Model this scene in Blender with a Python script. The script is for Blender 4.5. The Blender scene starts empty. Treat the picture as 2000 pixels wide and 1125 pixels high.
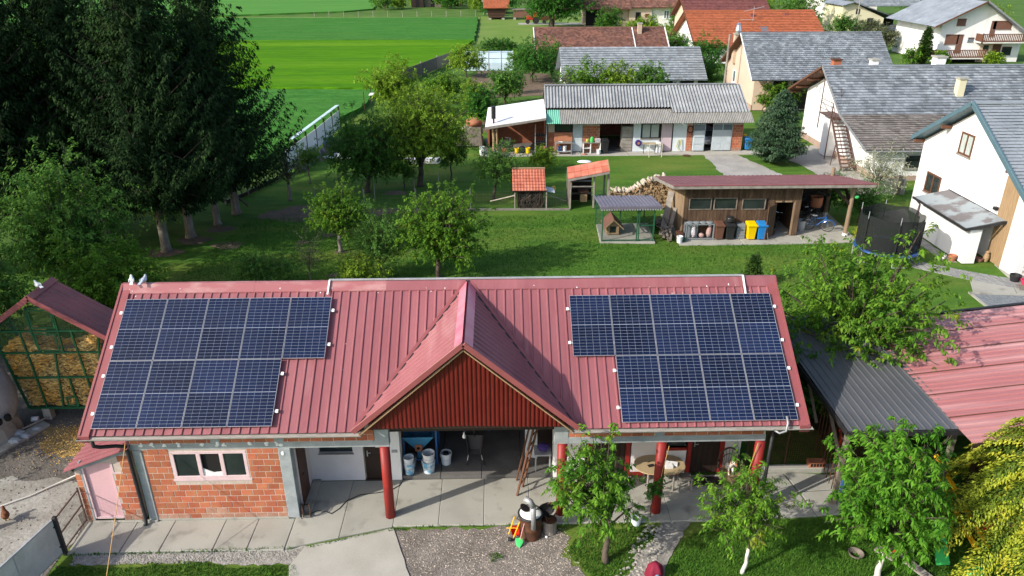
import bpy, bmesh, math, random
import numpy as np
from mathutils import Vector, Matrix
random.seed(7)
S = bpy.context.scene
COL = S.collection
PI = math.pi

# ---------------------------------------------------------------- camera, sky, sun, exposure
cam_d = bpy.data.cameras.new('camera')
cam = bpy.data.objects.new('camera', cam_d)
COL.objects.link(cam)
S.camera = cam
cam_d.sensor_width = 36.0
cam_d.lens = 36.0 * 1463.9 / 2000.0
cam_d.clip_start = 0.1
cam_d.clip_end = 4000
RT = Vector((0.99973, -0.02323, -0.00243))
FW = Vector((0.02012, 0.90973, -0.41472))
UP = Vector((0.01185, 0.41456, 0.90995))
cam.matrix_world = Matrix(((RT.x, UP.x, -FW.x, 10.44), (RT.y, UP.y, -FW.y, -16.21), (RT.z, UP.z, -FW.z, 14.49), (0, 0, 0, 1)))

SUN_AZ = math.radians(28.0)      # the light travels towards this heading (0 = +X, 90 = +Y)
SUN_EL = math.radians(31.0)
sun_dir = Vector((math.cos(SUN_AZ) * math.cos(SUN_EL), math.sin(SUN_AZ) * math.cos(SUN_EL), -math.sin(SUN_EL)))
W = bpy.data.worlds.new('World')
S.world = W
W.use_nodes = True
wn = W.node_tree.nodes
sky = wn.new('ShaderNodeTexSky')
sky.sky_type = 'NISHITA'
sky.sun_disc = False
sky.sun_elevation = SUN_EL
sky.sun_rotation = math.atan2(-sun_dir.x, -sun_dir.y) % (2 * PI)
sky.air_density = 1.0
sky.dust_density = 2.0
wn['Background'].inputs[1].default_value = 0.15
W.node_tree.links.new(sky.outputs[0], wn['Background'].inputs[0])
sl = bpy.data.lights.new('sun', 'SUN')
sl.energy = 3.5
sl.angle = math.radians(0.55)
sl.color = (1.0, 0.93, 0.83)
so = bpy.data.objects.new('sun', sl)
COL.objects.link(so)
so.rotation_euler = sun_dir.to_track_quat('-Z', 'Y').to_euler()
so.location = (0, 0, 60)
S.view_settings.view_transform = 'Standard'
S.view_settings.look = 'None'
S.view_settings.gamma = 1.0
S.view_settings.use_curve_mapping = False
S.view_settings.exposure = 0.66
S.render.engine = 'CYCLES'
S.cycles.max_bounces = 6
S.cycles.diffuse_bounces = 3
S.cycles.glossy_bounces = 3
S.cycles.transmission_bounces = 4
S.cycles.transparent_max_bounces = 8
S.cycles.use_denoising = True

# ---------------------------------------------------------------- helpers
class MB:
    def __init__(s):
        s.v = []; s.f = []
    def add(s, vs, fs):
        n = len(s.v)
        s.v.extend([tuple(v) for v in vs]); s.f.extend([tuple(i + n for i in f) for f in fs])
        return s
    def box(s, x0, y0, z0, x1, y1, z1):
        return s.add([(x0, y0, z0), (x1, y0, z0), (x1, y1, z0), (x0, y1, z0), (x0, y0, z1), (x1, y0, z1), (x1, y1, z1), (x0, y1, z1)],
                     [(0, 3, 2, 1), (4, 5, 6, 7), (0, 1, 5, 4), (1, 2, 6, 5), (2, 3, 7, 6), (3, 0, 4, 7)])
    def bar(s, a, b, w, h=None, up=(0, 0, 1)):
        a = Vector(a); b = Vector(b); h = h or w
        d = (b - a).normalized(); u = Vector(up)
        if abs(d.dot(u)) > 0.98: u = Vector((0, 1, 0))
        r = d.cross(u).normalized(); u = r.cross(d)
        r *= w / 2; u *= h / 2
        return s.add([a - r - u, a + r - u, a + r + u, a - r + u, b - r - u, b + r - u, b + r + u, b - r + u],
                     [(0, 1, 2, 3), (7, 6, 5, 4), (1, 0, 4, 5), (2, 1, 5, 6), (3, 2, 6, 7), (0, 3, 7, 4)])
    def tube(s, pts, r, n=8, cap=True):
        pts = [Vector(p) for p in pts]; m = len(pts)
        rs = r if isinstance(r, (list, tuple)) else [r] * m
        vs = []; pr = None
        for i, p in enumerate(pts):
            d = (pts[min(i + 1, m - 1)] - pts[max(i - 1, 0)])
            d = d.normalized() if d.length > 1e-9 else Vector((0, 0, 1))
            if pr is None:
                a = Vector((0, 0, 1)) if abs(d.z) < 0.9 else Vector((1, 0, 0))
                pr = d.cross(a).normalized()
            pr = (pr - d * pr.dot(d)).normalized()
            q = d.cross(pr)
            for k in range(n):
                t = 2 * PI * k / n
                vs.append(p + (pr * math.cos(t) + q * math.sin(t)) * rs[i])
        fs = []
        for i in range(m - 1):
            for k in range(n):
                k2 = (k + 1) % n
                fs.append((i * n + k, i * n + k2, (i + 1) * n + k2, (i + 1) * n + k))
        if cap:
            fs.append(tuple(range(n - 1, -1, -1))); fs.append(tuple(range((m - 1) * n, m * n)))
        return s.add(vs, fs)
    def cyl(s, a, b, r0, r1=None, n=14, cap=True):
        return s.tube([a, b], [r0, r0 if r1 is None else r1], n, cap)
    def lathe(s, prof, c=(0, 0, 0), n=18):
        vs = []; fs = []; m = len(prof)
        for r, z in prof:
            for k in range(n):
                t = 2 * PI * k / n
                vs.append((c[0] + r * math.cos(t), c[1] + r * math.sin(t), c[2] + z))
        for i in range(m - 1):
            for k in range(n):
                k2 = (k + 1) % n
                fs.append((i * n + k, i * n + k2, (i + 1) * n + k2, (i + 1) * n + k))
        return s.add(vs, fs)
    def ell(s, c, r, n=12, m=8, rot=None):
        vs = []; fs = []
        M = rot or Matrix.Identity(3)
        for i in range(m + 1):
            a = PI * i / m
            for k in range(n):
                t = 2 * PI * k / n
                q = M @ Vector((r[0] * math.sin(a) * math.cos(t), r[1] * math.sin(a) * math.sin(t), r[2] * math.cos(a)))
                vs.append(q + Vector(c))
        for i in range(m):
            for k in range(n):
                k2 = (k + 1) % n
                fs.append((i * n + k, (i + 1) * n + k, (i + 1) * n + k2, i * n + k2))
        return s.add(vs, fs)
    def poly(s, pts):
        return s.add(pts, [tuple(range(len(pts)))])
    def prism(s, pts, d):
        d = Vector(d); n = len(pts)
        p = [Vector(q) for q in pts]
        return s.add(p + [q + d for q in p], [tuple(range(n)), tuple(range(2 * n - 1, n - 1, -1))] + [((i + 1) % n, i, n + i, n + (i + 1) % n) for i in range(n)])
    def slab(s, pts, z0, z1):
        return s.prism([(p[0], p[1], z0) for p in pts], (0, 0, z1 - z0))

ORG = {}
def org(o):
    return ORG.get(o.name, Vector((0, 0, 0))) if o else Vector((0, 0, 0))
def tag(o, label=None, cat=None, group=None, kind=None):
    if label: o['label'] = label
    if cat: o['category'] = cat
    if group: o['group'] = group
    if kind: o['kind'] = kind
    return o
def mesh_obj(name, me, mat, parent=None, at=None):
    o = bpy.data.objects.new(name, me)
    COL.objects.link(o)
    if mat is not None and not me.materials: me.materials.append(mat)
    if parent: o.parent = parent
    if at is not None:
        o.location = Vector(at) - org(parent)
    ORG[o.name] = Vector(at) if at is not None else org(parent)
    return o
def to_mesh(mb, name, off=Vector((0, 0, 0)), smooth=False, bevel=0):
    me = bpy.data.meshes.new(name)
    me.from_pydata([(v[0] - off.x, v[1] - off.y, v[2] - off.z) for v in mb.v], [], mb.f)
    bm = bmesh.new(); bm.from_mesh(me)
    bmesh.ops.recalc_face_normals(bm, faces=bm.faces)
    if bevel:
        es = [e for e in bm.edges if len(e.link_faces) == 2 and e.calc_face_angle(0) > 0.6]
        bmesh.ops.bevel(bm, geom=es, offset=bevel, segments=1, affect='EDGES', clamp_overlap=True)
    bm.to_mesh(me); bm.free()
    if smooth:
        me.polygons.foreach_set('use_smooth', [True] * len(me.polygons))
    return me
def build(name, mb, mat, parent=None, smooth=False, bevel=0, at=None, kind=None, label=None):
    """links mb (world coordinates) as one mesh object, origin at `at` or at its parent's origin"""
    off = Vector(at) if at is not None else org(parent)
    o = mesh_obj(name, to_mesh(mb, name, off, smooth, bevel), mat, parent, off)
    if kind: o['kind'] = kind
    if label: o['label'] = label
    return o
def centre(mb):
    a = np.array(mb.v); lo = a.min(0); hi = a.max(0)
    return (float(lo[0] + hi[0]) / 2, float(lo[1] + hi[1]) / 2, float(lo[2]))
def solo(name, mb, mat, label, cat, group=None, smooth=False, bevel=0):
    o = build(name, mb, mat, None, smooth, bevel, at=centre(mb))
    return tag(o, label, cat, group)
def struct(name, mb, mat, smooth=False, kind='structure'):
    return tag(build(name, mb, mat, None, smooth), kind=kind)
def thing(name, label, cat, loc, group=None):
    o = bpy.data.objects.new(name, None)
    o.empty_display_size = 0.2
    COL.objects.link(o); o.location = loc
    ORG[o.name] = Vector(loc)
    return tag(o, label, cat, group)
def copy_tree(o, loc, rz=0.0, sc=(1, 1, 1), label=None):
    def rec(a, par):
        c = a.copy(); COL.objects.link(c)
        if par is not None: c.parent = par
        for ch in a.children: rec(ch, c)
        return c
    c = rec(o, None)
    c.location = loc; c.rotation_euler = (0, 0, rz); c.scale = sc
    if label: c['label'] = label
    ORG[c.name] = Vector(loc)
    return c
def lerp(a, b, t):
    return tuple(a[i] + (b[i] - a[i]) * t for i in range(len(a)))
def np_mesh(name, verts, faces_n, counts=4):
    """verts (n,3) array, faces (m,k) int array"""
    me = bpy.data.meshes.new(name)
    nv = len(verts); nf = len(faces_n); k = faces_n.shape[1]
    me.vertices.add(nv); me.vertices.foreach_set('co', np.ascontiguousarray(verts, dtype=np.float32).ravel())
    me.loops.add(nf * k); me.loops.foreach_set('vertex_index', np.ascontiguousarray(faces_n, dtype=np.int32).ravel())
    me.polygons.add(nf)
    me.polygons.foreach_set('loop_start', np.arange(0, nf * k, k, dtype=np.int32))
    me.polygons.foreach_set('loop_total', np.full(nf, k, dtype=np.int32))
    me.update(calc_edges=True)
    return me

# ---------------------------------------------------------------- materials
def rgb(c):
    return (c[0], c[1], c[2], 1.0)
def mat(name, col, col2=None, scale=2.0, mix=(0.35, 0.65), fine=0.12, fscale=25.0, rough=0.8, metal=0.0, bump=0.0, bscale=30.0,
        island=0.0, objr=0.0, stretch=(1, 1, 1), spec=0.3, col3=None, scale3=0.4, mix3=(0.5, 0.65), trans=0.0, alpha=1.0):
    """procedural surface: two colours mixed by world-space noise, fine grain, variation per loose piece / per object, bump"""
    m = bpy.data.materials.new(name); m.use_nodes = True
    nt = m.node_tree; N = nt.nodes; L = nt.links
    b = N['Principled BSDF']
    b.inputs['Roughness'].default_value = rough; b.inputs['Metallic'].default_value = metal
    b.inputs['Specular IOR Level'].default_value = spec
    geo = N.new('ShaderNodeNewGeometry')
    mp = N.new('ShaderNodeMapping'); mp.inputs['Scale'].default_value = stretch
    L.new(geo.outputs['Position'], mp.inputs[0])
    def noise(sc, det=3.0, src=None):
        t = N.new('ShaderNodeTexNoise'); t.inputs['Scale'].default_value = sc; t.inputs['Detail'].default_value = det
        L.new((src or mp.outputs[0]), t.inputs['Vector']); return t.outputs['Fac']
    def ramp(x, a, c):
        r = N.new('ShaderNodeMapRange'); r.inputs[1].default_value = a; r.inputs[2].default_value = c; r.clamp = True
        L.new(x, r.inputs[0]); return r.outputs[0]
    def mixc(f, a, c, mode='MIX'):
        x = N.new('ShaderNodeMix'); x.data_type = 'RGBA'; x.blend_type = mode
        if hasattr(f, 'node'): L.new(f, x.inputs[0])
        else: x.inputs[0].default_value = f
        for s_, i in ((a, 6), (c, 7)):
            if hasattr(s_, 'node'): L.new(s_, x.inputs[i])
            else: x.inputs[i].default_value = rgb(s_)
        return x.outputs[2]
    def math_(op, a, c):
        x = N.new('ShaderNodeMath'); x.operation = op
        for s_, i in ((a, 0), (c, 1)):
            if hasattr(s_, 'node'): L.new(s_, x.inputs[i])
            else: x.inputs[i].default_value = s_
        return x.outputs[0]
    c = col
    if col2 is not None: c = mixc(ramp(noise(scale, 4.0), *mix), col, col2)
    if col3 is not None: c = mixc(ramp(noise(scale3, 5.0), *mix3), c, col3)
    v = None
    if fine: v = math_('ADD', math_('MULTIPLY', noise(fscale, 2.0), 4 * fine), 1 - 2 * fine)
    if island:
        q = math_('ADD', math_('MULTIPLY', geo.outputs['Random Per Island'], 2 * island), 1 - island)
        v = q if v is None else math_('MULTIPLY', v, q)
    if objr:
        oi = N.new('ShaderNodeObjectInfo')
        q = math_('ADD', math_('MULTIPLY', oi.outputs['Random'], 2 * objr), 1 - objr)
        v = q if v is None else math_('MULTIPLY', v, q)
    if v is not None:
        cm = N.new('ShaderNodeCombineColor')
        for i in range(3): L.new(v, cm.inputs[i])
        c = mixc(1.0, c, cm.outputs[0], 'MULTIPLY')
    if hasattr(c, 'node'): L.new(c, b.inputs['Base Color'])
    else: b.inputs['Base Color'].default_value = rgb(c)
    if bump:
        bp = N.new('ShaderNodeBump'); bp.inputs['Strength'].default_value = 1.0; bp.inputs['Distance'].default_value = bump
        L.new(noise(bscale, 3.0), bp.inputs['Height']); L.new(bp.outputs[0], b.inputs['Normal'])
    if trans:
        tr = N.new('ShaderNodeBsdfTranslucent'); ms = N.new('ShaderNodeMixShader'); ms.inputs[0].default_value = trans
        if hasattr(c, 'node'): L.new(c, tr.inputs[0])
        else: tr.inputs[0].default_value = rgb(c)
        L.new(b.outputs[0], ms.inputs[1]); L.new(tr.outputs[0], ms.inputs[2])
        L.new(ms.outputs[0], N['Material Output'].inputs[0])
    if alpha < 1: b.inputs['Alpha'].default_value = alpha
    return m
def leafmat(name, col, col2, tip=None, tipmix=(0.55, 0.75), scale=0.9, island=0.3, trans=0.42, rough=0.6, k=1.35):
    col, col2, tip = [c and tuple(min(.8, v * k) for v in c) for c in (col, col2, tip)]
    return mat(name, col, col2, scale=scale, mix=(0.4, 0.6), fine=0.0, rough=rough, island=island, spec=0.12, col3=tip, scale3=1.6, mix3=tipmix, trans=trans)

M = {}
def dm(key, *a, **k):
    M[key] = mat(key, *a, **k)
    return M[key]
dm('lawn', (0.050, 0.125, 0.016), (0.084, 0.172, 0.022), scale=0.9, stretch=(0.35, 1.3, 1), fine=0.22, fscale=14, rough=0.9, bump=0.03, bscale=22, spec=0.1, col3=(0.14, 0.185, 0.035), scale3=0.3, mix3=(0.47, 0.72))
dm('rough_grass', (0.06, 0.13, 0.022), (0.095, 0.165, 0.035), scale=0.25, fine=0.15, fscale=6, rough=0.95, spec=0.1, bump=0.05, bscale=8)
dm('meadow', (0.12, 0.21, 0.035), (0.17, 0.24, 0.06), scale=0.12, fine=0.1, fscale=2.5, rough=0.95, spec=0.1)
dm('wheat_blue', (0.040, 0.155, 0.022), (0.062, 0.195, 0.032), scale=0.7, stretch=(0.25, 1.2, 1), fine=0.25, fscale=5, rough=0.9, spec=0.05, col3=(0.06, 0.17, 0.03), scale3=.15, mix3=(.5, .7), bump=0.25, bscale=3.5)
dm('wheat_lime', (0.080, 0.215, 0.003), (0.055, 0.17, 0.006), scale=0.5, stretch=(0.15, 1.2, 1), fine=0.22, fscale=4, rough=0.9, spec=0.04, col3=(0.11, 0.24, 0.01), scale3=.12, mix3=(.5, .7), bump=0.2, bscale=3)
dm('wheat_far', (0.06, 0.20, 0.03), (0.09, 0.245, 0.035), scale=0.5, stretch=(0.1, 1.2, 1), fine=0.12, fscale=3, rough=0.85, spec=0.1)
dm('concrete', (0.355, 0.35, 0.305), (0.29, 0.283, 0.245), scale=0.9, mix=(0.45, 0.75), fine=0.1, fscale=40, rough=0.85, bump=0.004, bscale=60, objr=0.05, col3=(0.20, 0.19, 0.165), scale3=1.7, mix3=(0.57, 0.74))
dm('concrete_new', (0.43, 0.415, 0.37), (0.36, 0.345, 0.30), scale=0.8, fine=0.08, fscale=40, rough=0.85, bump=0.004, bscale=60)
dm('concrete_blue', (0.33, 0.36, 0.37), (0.25, 0.28, 0.29), scale=3, fine=0.12, fscale=30, rough=0.85, bump=0.006, bscale=30)
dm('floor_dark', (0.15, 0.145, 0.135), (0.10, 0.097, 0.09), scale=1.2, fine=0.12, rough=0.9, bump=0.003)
dm('gravel', (0.23, 0.205, 0.18), (0.16, 0.14, 0.12), scale=1.3, fine=0.3, fscale=16, rough=0.95, bump=0.03, bscale=22, col3=(0.30, 0.26, 0.22), scale3=6, mix3=(0.58, 0.7))
dm('gravel_white', (0.36, 0.345, 0.31), (0.26, 0.245, 0.215), scale=5, fine=0.35, fscale=20, rough=0.95, bump=0.03, bscale=24)
dm('gravel_blue', (0.15, 0.17, 0.185), (0.22, 0.235, 0.24), scale=6, fine=0.3, fscale=18, rough=0.9, bump=0.02, bscale=24)
dm('yard_dirt', (0.15, 0.135, 0.115), (0.10, 0.09, 0.078), scale=0.9, fine=0.25, fscale=14, rough=0.95, bump=0.03, bscale=14)
dm('yard_pale', (0.33, 0.32, 0.285), (0.22, 0.205, 0.175), scale=0.8, mix=(0.4, 0.7), fine=0.2, fscale=12, rough=0.95, bump=0.015, bscale=14)
dm('soil', (0.17, 0.12, 0.085), (0.12, 0.09, 0.06), scale=1, fine=0.2, fscale=8, rough=1.0, bump=0.05, bscale=8)
dm('stone_path', (0.36, 0.34, 0.30), (0.24, 0.225, 0.2), scale=4, fine=0.25, fscale=16, rough=0.9, bump=0.02, bscale=12, objr=0.15)
dm('slab_grey', (0.27, 0.27, 0.265), (0.20, 0.205, 0.21), scale=3, fine=0.15, fscale=20, rough=0.85, bump=0.01, bscale=20, objr=0.15)
dm('asphalt', (0.30, 0.29, 0.265), (0.38, 0.365, 0.335), scale=0.8, fine=0.15, fscale=12, rough=0.9)
dm('roof_red', (0.245, 0.082, 0.093), (0.285, 0.104, 0.115), scale=1.6, stretch=(1.4, .22, .22), fine=0.06, fscale=20, rough=0.5, spec=0.3, objr=0.07, col3=(0.34, 0.17, 0.175), scale3=1.5, mix3=(0.62, 0.8))
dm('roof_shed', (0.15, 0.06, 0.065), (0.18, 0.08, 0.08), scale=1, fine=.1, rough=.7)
dm('roof_ridge', (0.32, 0.11, 0.115), (0.44, 0.25, 0.24), scale=1.2, stretch=(1, 3, 1), mix=(0.5, 0.75), fine=0.08, rough=0.45, spec=0.4)
dm('ridge_pink', (0.55, 0.14, 0.20), (0.62, 0.22, 0.27), scale=2, fine=0.06, rough=0.4, spec=0.5)
dm('red_clad', (0.095, 0.008, 0.006), (0.11, 0.011, 0.008), scale=1.5, fine=0.06, rough=0.45, spec=0.35)
dm('red_post', (0.28, 0.022, 0.016), (0.22, 0.02, 0.018), scale=2, fine=0.1, rough=0.5, spec=0.35)
dm('roof_pale_red', (0.36, 0.14, 0.138), (0.50, 0.29, 0.285), scale=1.1, mix=(0.42, 0.72), stretch=(0.1, 2.2, 1), fine=0.1, fscale=9, rough=0.42, spec=0.4)
dm('roof_grey', (0.085, 0.088, 0.095), (0.105, 0.107, 0.115), scale=0.8, fine=0.06, rough=0.4, spec=0.4)
dm('roof_crib', (0.27, 0.09, 0.085), (0.20, 0.075, 0.075), scale=1.5, fine=0.12, rough=0.5)
dm('trim_red', (0.27, 0.08, 0.083), (0.24, 0.07, 0.072), scale=3, fine=0.05, rough=0.4, spec=0.4)
dm('brick', (0.40, 0.108, 0.058), (0.40, 0.155, 0.075), scale=3, fine=0.12, fscale=30, rough=0.9, objr=0.22, bump=0.004, bscale=50)
dm('brick_old', (0.30, 0.10, 0.055), (0.36, 0.15, 0.09), scale=4, fine=0.15, rough=0.95, objr=0.25)
dm('mortar', (0.52, 0.44, 0.38), (0.44, 0.36, 0.31), scale=5, fine=0.15, rough=0.95, bump=0.006, bscale=40)
dm('frame_alu', (0.5, 0.51, 0.54), rough=.4, metal=.5)
dm('plaster_white', (0.78, 0.78, 0.77), (0.64, 0.635, 0.61), scale=1.6, stretch=(1, 1, .16), mix=(.5, .85), fine=0.03, rough=0.9)
dm('plaster_far', (0.74, 0.72, 0.68), (0.66, 0.64, 0.6), scale=0.6, fine=0.04, rough=0.9)
dm('plaster_porch', (0.70, 0.66, 0.67), (0.62, 0.58, 0.58), scale=1.2, fine=0.05, rough=0.9)
dm('plaster_pink', (0.60, 0.46, 0.36), (0.54, 0.42, 0.33), scale=0.6, fine=0.06, rough=0.95)
dm('plaster_yellow', (0.66, 0.62, 0.42), (0.6, 0.56, 0.38), scale=0.6, fine=0.05, rough=0.95)
dm('plaster_old', (0.50, 0.40, 0.30), (0.40, 0.31, 0.23), scale=0.7, fine=0.12, rough=0.95)
dm('plinth', (0.42, 0.30, 0.24), (0.34, 0.25, 0.2), scale=2, fine=0.1, rough=0.95)
dm('blueish_wall', (0.66, 0.72, 0.75), (0.58, 0.64, 0.68), scale=1.2, fine=0.06, rough=0.9)
dm('lilac_door', (0.58, 0.46, 0.50), (0.54, 0.42, 0.46), scale=1.5, fine=0.04, rough=0.7)
dm('pink_paint', (0.62, 0.38, 0.41), (0.58, 0.36, 0.38), scale=1.5, fine=0.05, rough=0.7)
dm('pink_frame', (0.66, 0.50, 0.52), (0.60, 0.45, 0.46), scale=3, fine=0.05, rough=0.6)
dm('slate', (0.18, 0.205, 0.235), (0.24, 0.27, 0.305), scale=0.7, fine=0.1, fscale=10, rough=0.75, island=0.3, spec=0.3, col3=(0.31, 0.345, 0.38), scale3=1.3, mix3=(0.55, 0.75))
dm('slate_brown', (0.155, 0.14, 0.13), (0.2, 0.185, 0.175), scale=1.2, fine=0.1, rough=0.8, island=0.28)
dm('slate_pale', (0.28, 0.315, 0.35), (0.225, 0.255, 0.285), scale=0.6, fine=0.08, rough=0.75, island=0.2)
dm('tile_brown', (0.24, 0.115, 0.085), (0.17, 0.09, 0.075), scale=0.9, fine=0.1, rough=0.9, island=0.38)
dm('tile_orange', (0.42, 0.125, 0.06), (0.36, 0.11, 0.055), scale=0.6, fine=0.06, rough=0.8, island=0.16)
dm('tile_hut', (0.50, 0.14, 0.085), (0.56, 0.2, 0.13), scale=2, fine=0.08, rough=0.8, objr=0.15)
dm('tile_dark_red', (0.20, 0.075, 0.07), (0.17, 0.065, 0.065), scale=0.8, fine=0.06, rough=0.8, island=0.2)
dm('eternit', (0.20, 0.21, 0.22), (0.27, 0.285, 0.295), scale=0.9, fine=0.15, fscale=6, rough=0.85, col3=(0.33, 0.345, 0.35), scale3=2.5, mix3=(0.58, 0.75))
dm('eternit_low', (0.20, 0.195, 0.18), (0.26, 0.255, 0.235), scale=1.5, stretch=(3, 1, 1), fine=0.18, fscale=8, rough=0.9)
dm('green_sheet', (0.14, 0.42, 0.30), (0.17, 0.47, 0.34), scale=2, fine=0.06, rough=0.5)
dm('white_sheet', (0.80, 0.80, 0.79), (0.74, 0.74, 0.73), scale=0.8, fine=0.04, rough=0.5)
dm('white_paint', (0.76, 0.76, 0.75), fine=0.04, rough=0.5)
dm('grey_metal', (0.36, 0.37, 0.38), (0.28, 0.285, 0.29), scale=4, fine=0.1, rough=0.5, metal=0.4)
dm('galv', (0.48, 0.50, 0.52), (0.38, 0.39, 0.4), scale=2.5, fine=0.1, rough=0.5, metal=0.3)
dm('tray_grey', (0.055, 0.05, 0.055), fine=.1, rough=.5)
dm('brick_pale', (0.40, 0.24, 0.18), (0.34, 0.17, 0.11), scale=4, fine=.15, objr=.15, rough=.95)
dm('gate_sheet', (0.62, 0.63, 0.63), (0.50, 0.50, 0.49), scale=1.6, fine=0.08, rough=0.6, metal=0.2)
dm('door_blue', (0.50, 0.56, 0.60), (0.42, 0.47, 0.5), scale=2, fine=0.06, rough=0.6)
dm('alu', (0.72, 0.73, 0.75), fine=0.03, rough=0.35, metal=0.7)
dm('gutter', (0.24, 0.22, 0.195), (0.33, 0.31, 0.28), scale=5, stretch=(1, 6, 6), fine=0.12, rough=0.6)
dm('black_metal', (0.018, 0.018, 0.02), (0.03, 0.03, 0.032), scale=6, fine=0.1, rough=0.55)
dm('black_plastic', (0.022, 0.023, 0.025), fine=0.08, rough=0.45)
dm('dark_hole', (0.012, 0.012, 0.012), fine=0.0, rough=0.95)
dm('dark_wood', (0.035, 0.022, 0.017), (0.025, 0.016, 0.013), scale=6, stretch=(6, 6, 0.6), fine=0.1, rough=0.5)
dm('brown_door', (0.085, 0.038, 0.024), (0.07, 0.03, 0.02), scale=5, fine=0.06, rough=0.55)
dm('brown_wood', (0.14, 0.062, 0.035), (0.10, 0.045, 0.027), scale=5, stretch=(5, 5, 0.6), fine=0.14, rough=0.75)
dm('shutter', (0.17, 0.085, 0.06), (0.15, 0.075, 0.055), scale=4, fine=0.05, rough=0.7)
dm('plank', (0.115, 0.070, 0.042), (0.068, 0.040, 0.026), scale=2.2, stretch=(4, 4, 0.7), mix=(0.4, 0.68), fine=0.16, fscale=12, rough=0.85, objr=0.2, col3=(0.17, 0.115, 0.07), scale3=2.5, mix3=(0.6, 0.78))
dm('plank_pale', (0.30, 0.215, 0.13), (0.24, 0.165, 0.1), scale=2.2, stretch=(4, 4, 0.7), fine=0.12, rough=0.85, objr=0.2)
dm('old_wood', (0.20, 0.17, 0.14), (0.13, 0.11, 0.092), scale=4, stretch=(2, 2, 1), fine=0.18, rough=0.95, objr=0.15, island=0.2)
dm('grey_wood', (0.29, 0.265, 0.235), (0.20, 0.18, 0.155), scale=3, fine=0.15, rough=0.95, objr=0.12, island=0.18)
dm('oak', (0.36, 0.25, 0.14), (0.30, 0.2, 0.11), scale=3, stretch=(5, 5, 0.6), fine=0.12, rough=0.8)
dm('post_wood', (0.27, 0.2, 0.13), (0.21, 0.15, 0.1), scale=3, stretch=(5, 5, 0.6), fine=0.12, rough=0.85)
dm('table_top', (0.43, 0.33, 0.19), (0.38, 0.29, 0.165), scale=2.5, fine=0.08, rough=0.55)
dm('log_end', (0.42, 0.29, 0.165), (0.30, 0.2, 0.11), scale=7, fine=0.15, rough=0.9, island=0.35)
dm('log_white', (0.56, 0.50, 0.41), (0.44, 0.37, 0.28), scale=5, fine=0.1, rough=0.9, island=0.15)
dm('corn', (0.68, 0.37, 0.06), (0.70, 0.50, 0.18), scale=1.6, fine=0.12, rough=0.8, island=0.4)
dm('corn_spill', (0.30, 0.2, 0.065), (0.2, 0.15, 0.08), scale=2.5, fine=0.3, fscale=14, rough=0.95, bump=0.02)
dm('crib_green', (0.014, 0.105, 0.040), (0.018, 0.12, 0.05), scale=3, fine=0.08, rough=0.45)
dm('fence_green', (0.02, 0.10, 0.05), fine=0.06, rough=0.5)
dm('wire', (0.14, 0.17, 0.15), fine=0.0, rough=0.5, metal=0.3)
dm('tank_wall', (0.36, 0.40, 0.43), (0.28, 0.31, 0.335), scale=1.2, fine=0.1, rough=0.9, bump=0.01, bscale=10)
dm('rust', (0.11, 0.045, 0.022), (0.06, 0.03, 0.02), scale=5, fine=0.2, fscale=18, rough=0.85)
dm('hopper_blue', (0.07, 0.28, 0.47), (0.06, 0.24, 0.41), scale=3, fine=0.06, rough=0.45)
dm('frame_blue', (0.03, 0.10, 0.25), fine=0.06, rough=0.45)
dm('red_paint', (0.42, 0.03, 0.02), fine=0.08, rough=0.5)
dm('bucket', (0.74, 0.74, 0.73), (0.60, 0.66, 0.72), scale=5, fine=0.06, rough=0.5)
dm('bucket_blue', (0.16, 0.40, 0.60), (0.60, 0.66, 0.70), scale=6, mix=(0.45, 0.55), fine=0.05, rough=0.5)
dm('hose', (0.62, 0.60, 0.54), fine=0.08, rough=0.6)
dm('rope', (0.60, 0.35, 0.13), fine=0.1, rough=0.9)
dm('rope_yellow', (0.42, 0.40, 0.10), fine=0.1, rough=0.9)
dm('toy_yellow', (0.80, 0.45, 0.02), fine=0.03, rough=0.4)
dm('toy_red', (0.62, 0.03, 0.015), fine=0.03, rough=0.4)
dm('toy_green', (0.06, 0.50, 0.13), fine=0.03, rough=0.4)
dm('toy_pink', (0.62, 0.32, 0.30), fine=0.03, rough=0.5)
dm('maroon', (0.20, 0.012, 0.035), (0.17, 0.01, 0.03), scale=4, fine=0.08, rough=0.75)
dm('cloth_blue', (0.12, 0.24, 0.38), fine=0.08, rough=0.8)
dm('bin_brown', (0.13, 0.062, 0.042), fine=0.06, rough=0.5)
dm('bin_grey', (0.20, 0.225, 0.24), fine=0.06, rough=0.55)
dm('bin_yellow', (0.75, 0.50, 0.0), fine=0.04, rough=0.45)
dm('bin_blue', (0.02, 0.20, 0.52), fine=0.04, rough=0.45)
dm('bag_white', (0.66, 0.66, 0.66), (0.34, 0.30, 0.33), scale=14, fine=0.1, rough=0.6)
dm('bag_mixed', (0.45, 0.20, 0.2), (0.3, 0.3, 0.26), scale=16, fine=0.15, rough=0.6)
dm('purple', (0.05, 0.03, 0.16), fine=0.06, rough=0.6)
dm('terracotta', (0.42, 0.17, 0.09), (0.36, 0.145, 0.08), scale=4, fine=0.1, rough=0.85)
dm('wicker', (0.075, 0.05, 0.037), fine=0.1, rough=0.8)
dm('dog_coat', (0.68, 0.65, 0.6), (0.34, 0.16, 0.07), scale=5.0, mix=(0.52, 0.6), fine=0.08, rough=0.95)
dm('hen', (0.17, 0.06, 0.025), (0.10, 0.04, 0.02), scale=16, fine=0.15, rough=0.9)
dm('pigeon_white', (0.76, 0.76, 0.75), fine=0.05, rough=0.8)
dm('pigeon_grey', (0.27, 0.31, 0.38), (0.45, 0.5, 0.58), scale=12, fine=0.08, rough=0.7)
dm('beak', (0.45, 0.18, 0.14), fine=0.05, rough=0.6)
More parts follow.
